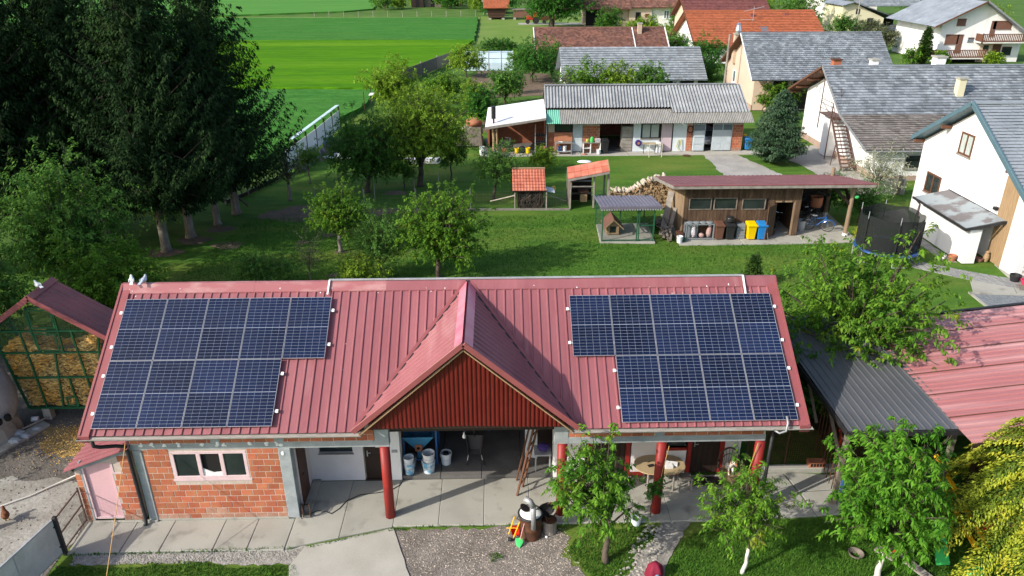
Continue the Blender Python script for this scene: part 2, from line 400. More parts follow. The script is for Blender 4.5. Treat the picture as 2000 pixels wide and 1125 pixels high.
dm('tramp_blue', (0.025, 0.075, 0.25), (0.12, 0.22, 0.42), scale=3, mix=(0.5, 0.7), fine=0.08, rough=0.5)
dm('tramp_mat', (0.018, 0.018, 0.02), fine=0.05, rough=0.8)
dm('net_dark', (0.014, 0.017, 0.017), fine=0.0, rough=0.9, alpha=0.86)
dm('net_green', (0.02, 0.06, 0.04), fine=0.0, rough=0.9, alpha=0.30)
dm('chrome', (0.6, 0.62, 0.64), fine=0.0, rough=0.25, metal=0.9)
dm('bike_blue', (0.02, 0.12, 0.38), fine=0.03, rough=0.35)
dm('car_silver', (0.42, 0.44, 0.46), fine=0.02, rough=0.25, metal=0.5)
dm('car_dark', (0.08, 0.10, 0.13), fine=0.02, rough=0.25, metal=0.5)
dm('tail_red', (0.4, 0.01, 0.01), fine=0.0, rough=0.3)
dm('skin_paper', (0.80, 0.80, 0.79), fine=0.03, rough=0.8)
dm('curtain', (0.42, 0.47, 0.44), (0.34, 0.39, 0.37), scale=6, stretch=(5, 1, 0.5), fine=0.06, rough=0.9)
dm('verge_blue', (0.075, 0.135, 0.165), (0.09, 0.15, 0.18), scale=2, fine=0.05, rough=0.45)
dm('steel_brown', (0.11, 0.06, 0.05), (0.08, 0.045, 0.04), scale=4, fine=0.1, rough=0.6)
dm('poly_roof', (0.10, 0.09, 0.095), (0.24, 0.28, 0.30), scale=0.9, mix=(0.46, 0.54), fine=0.05, rough=0.3, spec=0.5)
dm('greenhouse', (0.52, 0.66, 0.72), (0.42, 0.56, 0.62), scale=1.0, fine=0.05, rough=0.4, spec=0.5)
dm('bark', (0.10, 0.078, 0.06), (0.062, 0.05, 0.04), scale=6, stretch=(1, 1, 0.3), fine=0.2, rough=0.95, bump=0.02, bscale=18)
dm('bark_pale', (0.27, 0.24, 0.21), (0.17, 0.15, 0.13), scale=5, stretch=(1, 1, 0.4), fine=0.18, rough=0.95, bump=0.012, bscale=18)
dm('bark_white', (0.66, 0.65, 0.62), (0.46, 0.44, 0.4), scale=4, fine=0.12, rough=0.95)
dm('backsheet', (0.31, 0.34, 0.41), fine=0.0, rough=0.3, spec=0.4)
dm('cell', (0.005, 0.009, 0.030), (0.007, 0.014, 0.048), scale=0.6, fine=0.0, island=0.15, objr=0.3, rough=0.14, spec=0.45)
dm('glass_dark', (0.018, 0.024, 0.024), (0.03, 0.04, 0.04), scale=1.5, fine=0.0, rough=0.08, spec=0.6)
dm('glass_sky', (0.12, 0.16, 0.19), fine=0.0, rough=0.12, spec=0.6)
dm('grass_blade', (0.050, 0.14, 0.016), (0.08, 0.185, 0.022), scale=1.2, fine=0.0, island=0.35, rough=0.7, spec=0.15, trans=0.25)
M['leaf_cherry'] = leafmat('leaf_cherry', (0.062, 0.165, 0.016), (0.115, 0.24, 0.022), (0.22, 0.15, 0.03), (0.62, 0.80))
M['leaf_peach'] = leafmat('leaf_peach', (0.078, 0.185, 0.016), (0.135, 0.265, 0.024), (0.22, 0.18, 0.025), (0.60, 0.8))
M['leaf_big'] = leafmat('leaf_big', (0.07, 0.17, 0.018), (0.115, 0.225, 0.022), (0.22, 0.19, 0.022), (0.6, 0.8))
M['leaf_lush'] = leafmat('leaf_lush', (0.055, 0.165, 0.014), (0.095, 0.23, 0.020), (0.15, 0.24, 0.022), (0.6, 0.8))
M['leaf_orchard'] = leafmat('leaf_orchard', (0.065, 0.155, 0.016), (0.105, 0.21, 0.020), (0.18, 0.20, 0.02), (0.6, 0.8))
M['leaf_dark'] = leafmat('leaf_dark', (0.040, 0.11, 0.018), (0.06, 0.15, 0.02), None)
M['leaf_lime'] = leafmat('leaf_lime', (0.12, 0.21, 0.020), (0.17, 0.27, 0.025), (0.26, 0.25, 0.03), (0.6, 0.8))
M['leaf_mid'] = leafmat('leaf_mid', (0.062, 0.15, 0.028), (0.09, 0.19, 0.03), None)
M['leaf_pale'] = leafmat('leaf_pale', (0.24, 0.27, 0.16), (0.32, 0.33, 0.22), None)
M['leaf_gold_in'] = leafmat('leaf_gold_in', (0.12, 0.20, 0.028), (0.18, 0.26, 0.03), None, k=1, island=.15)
M['leaf_grey'] = leafmat('leaf_grey', (0.10, 0.12, 0.06), (0.14, 0.15, 0.08), None)
M['leaf_spruce'] = leafmat('leaf_spruce', (0.012, 0.033, 0.010), (0.024, 0.054, 0.014), None, scale=0.5, trans=0.1, island=0.4, rough=.9, k=1)
M['leaf_bluespruce'] = leafmat('leaf_bluespruce', (0.042, 0.088, 0.042), (0.07, 0.122, 0.064), None, scale=0.8, trans=0.1, k=1)
M['leaf_thuja'] = leafmat('leaf_thuja', (0.035, 0.085, 0.016), (0.06, 0.115, 0.02), (0.10, 0.10, 0.03), (0.6, 0.8), trans=0.1, k=1)
M['leaf_walnut'] = leafmat('leaf_walnut', (0.032, 0.115, 0.016), (0.050, 0.15, 0.022), (0.085, 0.18, 0.022), (0.6, 0.8))
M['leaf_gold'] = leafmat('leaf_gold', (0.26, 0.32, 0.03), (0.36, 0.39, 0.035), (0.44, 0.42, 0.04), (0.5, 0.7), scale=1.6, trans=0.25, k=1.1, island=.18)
# ---------------------------------------------------------------- the ground and what is laid on it
def wob(pts, amp=0.06, step=0.35, closed=True, seed=1):
    rnd = random.Random(seed); out = []
    n = len(pts)
    for i in range(n):
        a = pts[i]; b = pts[(i + 1) % n]
        L = math.hypot(b[0] - a[0], b[1] - a[1]); k = max(1, int(L / step))
        for j in range(k):
            t = j / k; x = a[0] + (b[0] - a[0]) * t; y = a[1] + (b[1] - a[1]) * t
            if j: x += rnd.uniform(-amp, amp); y += rnd.uniform(-amp, amp)
            out.append((x, y))
    return out
def sheet(name, pts, z, m, kind='structure', amp=0.0, step=0.4, seed=1):
    p = wob(pts, amp, step, seed=seed) if amp else pts
    return struct(name, MB().poly([(q[0], q[1], z) for q in p]), M[m], kind=kind)

sheet('ground', [(-500, -80), (600, -80), (600, 900), (-500, 900)], -0.06, 'rough_grass')
sheet('lawn', [(-14, -12), (45, -12), (45, 41), (33, 60), (-2, 60), (-5.2, 33), (-14, 18)], -0.05, 'lawn')
sheet('yard', [(-30, -12), (-1.1, -12), (-1.1, -1.0), (-0.8, 0.35), (-0.8, 9), (-9, 10), (-30, 10)], -0.042, 'yard_dirt')
sheet('yard_concrete', [(-12, -6), (-1.2, -6), (-1.1, 0.2), (-1.6, 1.6), (-2.6, 2.2), (-12, 2.6)], -0.036, 'yard_pale', amp=0.15, seed=4)
sheet('corn_litter', [(-4.6, 4.6), (-3.0, 5.4), (-1.6, 5.2), (-1.5, 3.6), (-2.4, 3.0), (-3.9, 3.5)], -0.032, 'corn_spill', amp=0.22, step=0.25, seed=8)
sheet('gravel_patch', [(7.3, -0.2), (11.9, -0.2), (12.35, -0.62), (12.0, -1.3), (12.55, -1.9), (12.9, -4.0), (7.2, -4.0), (8.1, -1.9)], -0.038, 'gravel', amp=0.08, step=0.2, seed=3)
sheet('gravel_strip', [(-0.9, -0.85), (5.4, -0.8), (5.3, -1.35), (3.9, -1.42), (2.4, -1.22), (0.4, -1.3), (-0.6, -1.25)], -0.036, 'gravel_white', amp=0.06, step=0.15, seed=6)
sheet('lawn_bare_patch', [(-3.6, 26), (-0.4, 25.2), (2.8, 26.3), (8.5, 27.0), (3, 27.6), (-1, 28.4), (-3.4, 27.4)], -0.046, 'soil', amp=0.3, step=0.4, seed=9)
for i, (x, y, r) in enumerate([(2.3, 20.45, .35), (1.1, 23.0, .4), (0.0, 22.0, .35), (3.2, 19.0, .22), (2.5, 17.4, .3), (-3.9, 21.6, .8), (-6.0, 22.4, .9), (-6.9, 20.6, .9), (-5.2, 24.2, .8), (3.9, 30.8, .7), (25.0, 30.5, .5)]):
    pts = [(x + r * (1 + .25 * math.sin(3 * a + i)) * math.cos(a), y + .7 * r * math.sin(a)) for a in [2 * PI * k / 14 for k in range(14)]]
    sheet('bare_earth', pts, -0.044 + 0.0003 * i, 'soil')

def pieces(parent, name, polys, z0, z1, m, bev=0.012):
    for p in polys:
        build(name, MB().slab(p, z0, z1), M[m], parent, bevel=bev)

pave = thing('pavement', None, None, (6, -0.2, 0)); pave['kind'] = 'structure'
g = 0.005
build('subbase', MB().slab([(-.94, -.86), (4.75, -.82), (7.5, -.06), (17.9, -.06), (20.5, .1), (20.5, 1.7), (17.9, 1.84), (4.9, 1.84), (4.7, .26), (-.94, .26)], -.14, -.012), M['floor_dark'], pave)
xs = [-0.95, 0.42, 1.45, 2.85, 3.75, 4.75]
def fy(x): return -0.9 if x < 4.74 else (-0.86 + (x - 4.75) * 0.272 if x < 7.5 else -0.1)
pieces(pave, 'concrete_slab', [[(a + g, -0.9 + 0.02 * math.sin(a)), (b - g - .02, -0.9 + 0.02 * math.sin(b)), (b - g, 0.28), (a + g, 0.28)] for a, b in zip(xs, xs[1:])], -0.12, 0.0, 'concrete')
xs = [4.75, 6.1, 7.5, 8.75, 10.0, 11.3, 12.6, 13.9, 15.2, 16.55, 17.9]
pieces(pave, 'concrete_slab', [[(a + g, fy(a + .01)), (b - g, fy(b - .01)), (b - g, 1.86), (a + g, 1.86)] for a, b in zip(xs, xs[1:])], -0.12, 0.0, 'concrete')
pieces(pave, 'concrete_slab', [[(17.91, -0.05), (19.3, 0.0), (19.0, 1.86), (17.91, 1.9)], [(19.31, 0.02), (20.6, 0.1), (20.6, 1.1), (19.2, 1.0)], [(19.18, 1.03), (20.6, 1.13), (20.6, 1.75), (19.05, 1.9)]], -0.12, 0.0, 'concrete')
build('kerb', MB().box(18.3, 1.9, -0.1, 20.8, 2.12, 0.14), M['concrete'], pave, bevel=0.015)
build('concrete_slab', MB().slab([(4.9, 0.33), (5.15, 0.33), (5.15, 1.86), (4.9, 1.86)], 0.003, 0.07), M['concrete'], pave, bevel=0.01, label='raised concrete sill along the end wall')
drive = tag(build('driveway', MB().slab(wob([(5.25, -0.83), (7.52, -0.16), (8.14, -1.9), (8.9, -4), (5.6, -4), (5.0, -1.5)], 0.02, 0.3), -0.14, -0.012), M['concrete_new']), kind='structure')
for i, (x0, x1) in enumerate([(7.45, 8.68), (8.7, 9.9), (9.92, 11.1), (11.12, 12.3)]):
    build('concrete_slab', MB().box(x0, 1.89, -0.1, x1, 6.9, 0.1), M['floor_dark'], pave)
sheet('garden_path', [(14.9, -0.12), (15.75, -0.12), (15.3, -0.75), (14.85, -1.45), (14.45, -2.4), (14.0, -4), (13.1, -4), (13.55, -2.4), (14.05, -1.4), (14.6, -0.7)], -0.028, 'stone_path', amp=0.04, step=0.15, seed=11)
gp = thing('path_stones', None, None, (14.4, -1.2, -0.03)); gp['kind'] = 'stuff'
rnd = random.Random(5); mb = MB()
for i in range(260):
    y = -0.2 - rnd.random() * 2.6; xc = 15.3 + (y + .12) * 0.62 - 0.12 * (y + 1.2) ** 2 * 0; x = xc - .35 + rnd.uniform(-.42, .42)
    r = rnd.uniform(.025, .06)
    mb.ell((x, y, -0.028), (r, r * rnd.uniform(.6, 1), r * .45), 6, 4)
build('stones', mb, M['stone_path'], gp, kind='stuff')

# loose stones on the gravel in front
def pebbles(name, n, region, m, r0, r1, z, seed):
    rnd = random.Random(seed); mb = MB()
    for i in range(n):
        x, y = region(rnd); r = rnd.uniform(r0, r1); a = rnd.random() * 6.28
        ca, sa = math.cos(a), math.sin(a); w = rnd.uniform(.4, 1) * r
        v = [(x + ca * r, y + sa * r, z), (x - sa * w, y + ca * w, z), (x - ca * r, y - sa * r, z), (x + sa * w, y - ca * w, z), (x, y, z + r * .6)]
        mb.add(v, [(0, 1, 4), (1, 2, 4), (2, 3, 4), (3, 0, 4)])
    return struct(name, mb, M[m], kind='stuff')
dm('chip_pale', (0.50, 0.44, 0.38), (0.36, 0.30, 0.25), scale=9, fine=0.1, island=0.35)
def reg_gravel(r):
    while True:
        x = r.uniform(7.7, 12.7); y = r.uniform(-3.0, -0.25)
        if x > 7.55 + (-.1 - y) * .34 and x < 12.3 + (0.2 if y < -1.5 else 0) and r.random() < 0.35 + .65 * (x - 7.5) / 5: return x, y
pebbles('gravel_chips', 2600, reg_gravel, 'chip_pale', .008, .026, -0.037, 2)
pebbles('gravel_stones', 1500, lambda r: (r.uniform(-.7, 5.3), r.uniform(-1.3, -.9)), 'gravel_white', .012, .035, -0.034, 3)
pebbles('corn_grains', 2500, lambda r: (r.gauss(-2.7, .75), r.gauss(4.2, .55)), 'corn', .012, .03, -0.031, 4)
pebbles('yard_stones', 900, lambda r: (r.uniform(-8, -1), r.uniform(-2.5, 4.5)), 'gravel', .015, .05, -0.035, 5)

# grass blades on the near lawns
def inside(p, poly):
    x, y = p; c = False; n = len(poly); j = n - 1
    for i in range(n):
        if (poly[i][1] > y) != (poly[j][1] > y) and x < (poly[j][0] - poly[i][0]) * (y - poly[i][1]) / (poly[j][1] - poly[i][1]) + poly[i][0]: c = not c
        j = i
    return c
def blades(name, polys, dens, h0, h1, z, seed, width=0.012):
    rng = np.random.default_rng(seed); P = []
    for poly in polys:
        a = np.array(poly); lo = a.min(0); hi = a.max(0)
        n = int((hi[0] - lo[0]) * (hi[1] - lo[1]) * dens)
        q = rng.uniform(lo, hi, (n, 2))
        P.append(np.array([p for p in q if inside(p, poly)]))
    P = np.concatenate(P); n = len(P)
    a = rng.uniform(0, 2 * PI, n); h = rng.uniform(h0, h1, n); l = rng.uniform(0.1, 0.8, n) * h
    d = np.stack([np.cos(a), np.sin(a)], 1); w = np.stack([-np.sin(a), np.cos(a)], 1) * width
    v = np.zeros((n, 3, 3)); v[:, 0, :2] = P - w; v[:, 1, :2] = P + w; v[:, 2, :2] = P + d * l[:, None]
    v[:, 0, 2] = z; v[:, 1, 2] = z; v[:, 2, 2] = z + h
    me = np_mesh(name, v.reshape(-1, 3), np.arange(n * 3).reshape(-1, 3))
    return tag(mesh_obj(name, me, M['grass_blade']), kind='stuff')
LA1 = wob([(-0.95, -1.35), (0.5, -1.38), (2.4, -1.28), (3.9, -1.48), (5.15, -1.45), (5.6, -3.4), (-1.1, -3.4)], 0.08, 0.2, seed=21)
LA2 = wob([(12.4, -0.7), (13.2, -0.35), (14.4, -0.25), (14.75, -0.5), (14.0, -1.35), (13.5, -2.3), (13.0, -4), (12.9, -4), (12.7, -1.9), (12.2, -1.25)], 0.07, 0.2, seed=22)
LA3 = wob([(15.45, -0.75), (16.2, -0.25), (18.4, -0.1), (20.5, -0.05), (24, -1.0), (24, -4), (14.1, -4), (14.55, -2.4), (14.95, -1.4)], 0.06, 0.2, seed=23)
blades('grass', [LA1, LA2, LA3], 1500, 0.03, 0.085, -0.05, 3)
blades('garden_grass', [[(-6, 7), (21, 7), (30, 19), (30, 26), (-4, 26)]], 110, 0.04, 0.11, -0.05, 5, 0.022)
blades('weeds', [[(2.0, -0.95), (4.9, -0.9), (4.9, -0.84), (2.0, -0.86)], [(-.9, -.98), (2.2, -.95), (2.2, -.91), (-.9, -.92)], [(5.3, -.9), (7.4, -.24), (7.4, -.2), (5.3, -.84)], [(8, -.16), (10.8, -.15), (10.8, -.12), (8, -.12)], [(7.4, -0.3), (7.85, -0.25), (7.8, -.14), (7.4, -.16)], [(10.2, -1.5), (10.5, -1.4), (10.45, -1.15), (10.15, -1.2)]], 900, 0.04, 0.10, -0.03, 9, 0.014)

# fields, meadow, paths further back
def crop(name, pts, h, m):
    return struct(name, MB().slab(wob(pts, .22, 1.6, seed=len(pts)), -0.05, h), M[m])
crop('wheat_field', [(-7.6, 36.5), (-5.0, 45.5), (-2.3, 60), (-2.2, 67.6), (-90, 71.5), (-90, 30), (-20, 30)], 0.35, 'wheat_blue')
crop('barley_field', [(-2.0, 68.2), (3.6, 89), (7.0, 114.2), (-140, 117.5), (-140, 73.8), (-90, 72.0)], 0.42, 'wheat_lime')
crop('wheat_field', [(7.2, 115.2), (7.0, 158.5), (-160, 162.5), (-160, 118.6)], 0.35, 'wheat_blue')
crop('barley_field', [(-20, 186), (-24, 235), (-240, 260), (-240, 168.5), (-52, 167.5), (-26, 178)], 0.3, 'wheat_far')
sheet('field_track', [(-160, 163.0), (7.4, 159.0), (7.4, 163.5), (-20, 166), (-160, 167.5)], -0.04, 'meadow')
sheet('meadow', [(7.4, 112), (40, 108), (60, 112), (62, 160), (7.6, 166)], -0.045, 'meadow')
sheet('vegetable_patch', [(9.5, 64), (18, 66), (17, 80), (8.5, 84), (7.2, 74)], -0.045, 'soil', amp=0.3, seed=14)
sheet('vegetable_patch', [(9.5, 48), (15, 50), (14.5, 60), (9, 60)], -0.044, 'soil', amp=0.3, seed=15)
sheet('vegetable_patch', [(-3.6, 38.5), (1.2, 40), (1.5, 46.5), (-3.0, 46)], -0.044, 'soil', amp=0.25, seed=16)
sheet('road', [(74, 112), (92, 113), (98, 120), (80, 121)], -0.04, 'asphalt')
gpv = thing('garage_pavement', None, None, (20, 40, -0.02)); gpv['kind'] = 'structure'
xs = [9.2, 12.6, 14.6, 17.0, 20.6, 23.3, 25.6, 28.6, 31.2]
pieces(gpv, 'concrete_slab', [[(a + .02, 39.75), (b - .02, 39.7), (b - .02, 41.0), (a + .02, 41.0)] for a, b in zip(xs, xs[1:])], -0.1, -0.015, 'concrete_new', 0)
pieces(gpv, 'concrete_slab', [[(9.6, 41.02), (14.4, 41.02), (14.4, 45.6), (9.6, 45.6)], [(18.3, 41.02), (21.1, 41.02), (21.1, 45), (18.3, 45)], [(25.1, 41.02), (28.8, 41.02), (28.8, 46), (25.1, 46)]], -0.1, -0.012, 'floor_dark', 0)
sheet('gravel_drive', [(26.3, 39.7), (28.9, 39.7), (30.6, 33.5), (31.6, 31.0), (28.8, 30.5), (26.3, 34.2)], -0.04, 'asphalt', amp=0.12, seed=17)
sheet('house_yard', [(31.0, 41.0), (36.0, 42.5), (36.0, 32.0), (33.0, 33.5), (32.6, 37)], -0.038, 'asphalt', amp=0.1, seed=18)
shf = thing('shed_floor', None, None, (25, 22, -0.02)); shf['kind'] = 'structure'
pieces(shf, 'concrete_slab', [[(20.2, 20.85), (23.6, 20.85), (23.6, 25.8), (20.2, 25.8)], [(23.63, 20.85), (26.9, 20.9), (26.9, 25.8), (23.63, 25.8)], [(26.93, 20.9), (29.9, 21.0), (30.2, 25.8), (26.93, 25.8)]], -0.1, 0.03, 'concrete', 0.02)
sheet('gravel_border', [(33.0, 25.8), (35.2, 26.6), (35.2, 26.2), (33.6, 22.4), (33.6, 18.1), (33.0, 18.2), (33.0, 22.2), (32.9, 24.5)], -0.036, 'gravel_white', amp=0.05, seed=19)
spv = thing('stone_path', None, None, (33, 17, -0.03)); spv['kind'] = 'structure'
rnd = random.Random(3)
pl = []
for r in range(5):
    for k in range(14):
        t = k / 14.0; t2 = (k + 1) / 14.0
        def pt(t, v):
            x = 31.0 + 5.0 * t; y0 = 19.0 - 3.4 * t - 1.2 * t * (1 - t)
            return (x + rnd.uniform(-.02, .02), y0 - 0.28 * v)
        pl.append([pt(t + .006, r + .05), pt(t2 - .006, r + .05), pt(t2 - .006, r + .95), pt(t + .006, r + .95)])
pieces(spv, 'paving_stone', pl, -0.09, -0.018, 'slab_grey', 0)
trc = thing('terrace', None, None, (34.5, 15, -0.03)); trc['kind'] = 'structure'
pieces(trc, 'concrete_slab', [[(32.3, 14.5), (34.2, 14.3), (34.9, 15.9), (33.2, 16.4)], [(34.23, 14.28), (36.5, 14.0), (36.5, 15.8), (34.93, 15.9)], [(34.95, 15.95), (38.6, 15.8), (38.6, 17.6), (35.3, 17.8)], [(36.53, 11), (42, 10.5), (42, 15.75), (36.53, 15.8)]], -0.1, -0.02, 'concrete', 0.01)
sheet('gravel_bed', [(32.2, 14.4), (36.5, 13.9), (37, 9), (32.0, 9)], -0.034, 'gravel_blue')
build('kerb', MB().slab([(32.05, 14.5), (36.5, 14.0), (36.5, 13.92), (32.05, 14.4)], -0.08, 0.03), M['concrete'], trc)
build('kerb', MB().slab([(32.05, 14.45), (32.15, 14.45), (31.9, 9), (31.8, 9)], -0.08, 0.03), M['concrete'], trc)
# ---------------------------------------------------------------- the red-roofed barn
A = math.radians(34.52); TA = math.tan(A)
YE, YR = -0.06, 3.68
def rz(y, off=0.0): return 3.09 + (y - YE) * TA + off
barn = thing('barn', 'long brick barn with red ribbed metal roof, front gable and solar panels', 'barn', (9.1, 1.9, 0))
GX, GL, GR = 9.60, 6.75, 12.46
YV0 = 0.03
def valley_y(x):
    if x <= GL or x >= GR: return None
    t = (x - GL) / (GX - GL) if x < GX else (GR - x) / (GR - GX)
    return YV0 + t * (3.62 - YV0)
# front slope in metre-wide sheets of four ribs
pitch = 0.246; x = -0.05
ribs_x = []
k = 0
NX = Vector((0, -math.sin(A), math.cos(A)))
def rp(x, y, h=0.0):
    return (x, y - math.sin(A) * h, rz(y) + math.cos(A) * h)
def pan(mb, xa, xb, rear=False):
    cuts = [xa] + [c for c in (GL, GX, GR) if xa + 1e-4 < c < xb - 1e-4] + [xb]
    for a, b in zip(cuts, cuts[1:]):
        m = (a + b) / 2
        if valley_y(m) is None: ya = yb = YE
        else:
            ya = valley_y(a) if valley_y(a) is not None else YV0
            yb = valley_y(b) if valley_y(b) is not None else YV0
        p = [rp(a, ya), rp(b, yb), rp(b, YR), rp(a, YR)]
        q = [rp(a, ya, -.015), rp(b, yb, -.015), rp(b, YR, -.015), rp(a, YR, -.015)]
        mb.add(p + q, [(0, 1, 2, 3), (7, 6, 5, 4), (1, 0, 4, 5)])
def rib(mb, xc):
    ya = valley_y(xc) if valley_y(xc) is not None else YE
    w0, w1, h = .032, .016, .03
    y1 = YR
    v = [rp(xc - w0, ya), rp(xc - w1, ya, h), rp(xc + w1, ya, h), rp(xc + w0, ya), rp(xc - w0, y1), rp(xc - w1, y1, h), rp(xc + w1, y1, h), rp(xc + w0, y1)]
    mb.add(v, [(0, 1, 5, 4), (1, 2, 6, 5), (2, 3, 7, 6), (0, 3, 2, 1)])
n_rib = int((18.3 - x) / pitch)
for s in range(0, n_rib, 4):
    mb = MB()
    xa = x + s * pitch; xb = min(x + (s + 4) * pitch, 18.32)
    pan(mb, xa, xb)
    for j in range(4):
        if x + (s + j) * pitch + .12 < 18.3: rib(mb, x + (s + j) * pitch + .12)
    build('roof_sheet', mb, M['roof_red'], barn)
# rear slope
mb = MB(); mb.add([(-.29, YR, rz(YR)), (18.54, YR, rz(YR)), (18.54, 7.4, rz(YR) - 3.72 * TA), (-.29, 7.4, rz(YR) - 3.72 * TA)], [(0, 1, 2, 3)])
for i in range(int(18.6 / .246)):
    xx = -.2 + i * .246
    mb.add([(xx - .03, YR, rz(YR)), (xx, YR, rz(YR) + .03), (xx + .03, YR, rz(YR)), (xx - .03, 7.4, rz(YR) - 3.72 * TA), (xx, 7.4, rz(YR) - 3.72 * TA + .03), (xx + .03, 7.4, rz(YR) - 3.72 * TA)], [(0, 1, 4, 3), (1, 2, 5, 4)])
build('rear_roof_sheet', mb, M['roof_red'], barn)
# ridge caps in lengths of about two metres
for i in range(10):
    xa = -.3 + i * 1.886; xb = xa + 1.886 + .02
    d = .30
    lift = .038 + .004 * (i % 2)
    pr = [rp(0, YR - d * math.cos(A), lift), (0, YR - .05, rz(YR) + .055 + .004 * (i % 2)), (0, YR + .05, rz(YR) + .055 + .004 * (i % 2)), (0, YR + d * math.cos(A), rz(YR) - d * math.sin(A) + lift)]
    mb = MB(); mb.add([(xa, p[1], p[2]) for p in pr] + [(xb, p[1], p[2]) for p in pr], [(0, 1, 5, 4), (1, 2, 6, 5), (2, 3, 7, 6)])
    mb.add([(xa, pr[0][1], pr[0][2]), (xb, pr[0][1], pr[0][2]), (xb, pr[0][1] - .0, pr[0][2] - .03), (xa, pr[0][1], pr[0][2] - .03)], [(0, 1, 2, 3)])
    build('ridge_cap', mb, M['roof_ridge'] if i < 4 else M['roof_red'], barn)
# verge trims along both rakes
for xa, xb in ((-.33, -.04), (18.30, 18.57)):
    mb = MB()
    p = [rp(xa, YE - .02, .05), rp(xb, YE - .02, .05), rp(xb, YR, .05), rp(xa, YR, .05)]
    lo = [(q[0], q[1] + math.sin(A) * .0, q[2] - .2) for q in p]
    mb.add(p + lo, [(0, 1, 2, 3), (0, 3, 7, 4), (1, 5, 6, 2), (0, 4, 5, 1)])
    e = xa + .04 if xa < 0 else xb - .04
    mb.bar(rp(e, YE, .06), rp(e, YR, .06), .06, .03, NX)
    build('verge_trim', mb, M['trim_red'], barn)
# gable roof: two slopes with ribs running down them
PF = Vector((GX + .0, -.12, 5.66)); PB = Vector((GX, 3.6, 5.66))
for sgn, gx in ((-1, GL), (1, GR)):
    LF = Vector((gx, -.12, 3.17)); LB = Vector((gx, YV0, 3.17))
    nrm = (LF - PF).cross(PB - PF).normalized()
    if nrm.z < 0: nrm = -nrm
    mb = MB(); mb.add([PF, PB, LB, LF], [(0, 1, 2, 3)])
    dn = (LF - PF); 
    ny = 15
    for i in range(ny):
        y = .02 + i * .243
        f = 1 - max(0.0, (y - YV0)) / (3.6 - YV0)
        if f <= 0.03: continue
        a = Vector((GX, y, 5.66)) + dn * .02; b = a + dn * (f - .03)
        w = Vector((0, .03, 0)); w1 = Vector((0, .015, 0)); h = nrm * .028
        mb.add([a - w, a - w1 + h, a + w1 + h, a + w, b - w, b - w1 + h, b + w1 + h, b + w], [(0, 1, 5, 4), (1, 2, 6, 5), (2, 3, 7, 6), (4, 5, 6, 7)])
    build('gable_roof_sheet', mb, M['roof_red'], barn)
    # valley flashing and the dark line of the cut
    a = Vector((gx, YV0 - .02, 3.19)); b = Vector((GX + sgn * .02, 3.6, 5.69))
    mb = MB(); mb.bar(a, b, .16, .012, NX)
    build('valley_flashing', mb, M['trim_red'], barn)
    mb = MB()
    q = Vector((sgn * -.06, 0, .03)); mb.bar(a + q + Vector((sgn * .0, 0, .01)), b + q, .04, .02, NX)
    build('valley_seal', mb, M['black_plastic'], barn)
    # barge board on the front rake with its soffit line
    o = Vector((0, -.035, .02))
    mb = MB(); mb.bar(LF + o + Vector((sgn * .06, 0, -.03)), PF + o + Vector((sgn * .0, 0, .0)), .05, .15, nrm)
    build('barge_board', mb, M['trim_red'], barn, bevel=.008)
    mb = MB(); mb.bar(LF + Vector((-sgn * .06, .03, -.17)), PF + Vector((0, .03, -.17)), .09, .03, nrm)
    build('soffit_strip', mb, M['oak'], barn)
    # ridge cap half
    mb = MB(); c = Vector((GX, 0, 0)); dnn = dn.normalized()
    a0 = PF + nrm * .045 + Vector((0, -.03, 0)); b0 = PB + nrm * .045 + Vector((0, .06, 0))
    a1 = a0 + dnn * .27; b1 = b0 + dnn * .27
    mb.add([a0, b0, b1, a1, a0 - nrm * .03, b0 - nrm * .03, b1 - nrm * .03, a1 - nrm * .03], [(0, 1, 2, 3), (2, 3, 7, 6), (0, 3, 7, 4)])
    build('gable_ridge_cap', mb, M['ridge_pink'], barn)
# ribbed cladding of the gable in sheets
cw = .1135; n = int((12.27 - 7.08) / cw)
def ctop(x):
    t = (x - GL) / (GX - GL) if x < GX else (GR - x) / (GR - GX)
    return 3.17 + t * 2.49 - .16
for s in range(0, n, 8):
    mb = MB()
    for j in range(s, min(s + 8, n)):
        xa = 7.08 + j * cw; xb = xa + cw
        prof = [(xa, 0.0), (xa + cw * .16, -.004), (xa + cw * .34, -.024), (xa + cw * .66, -.024), (xa + cw * .84, -.004), (xb, 0.0)]
        for (p, py), (q, qy) in zip(prof, prof[1:]):
            zb = 3.15 + .012 * math.sin(s * 1.7) + (.04 * math.exp(-((p - 9.7) / 1.2) ** 2))
            tp, tq = max(ctop(p), zb), max(ctop(q), zb)
            mb.add([(p, py, zb), (q, qy, zb), (q, qy, tq), (p, py, tp)], [(0, 1, 2, 3)])
    build('cladding_sheet', mb, M['red_clad'], barn)
build('gable_backing', MB().prism([(7.0, .02, 3.1), (12.3, .02, 3.1), (GX, .02, 5.45)], (0, .05, 0)), M['dark_wood'], barn)

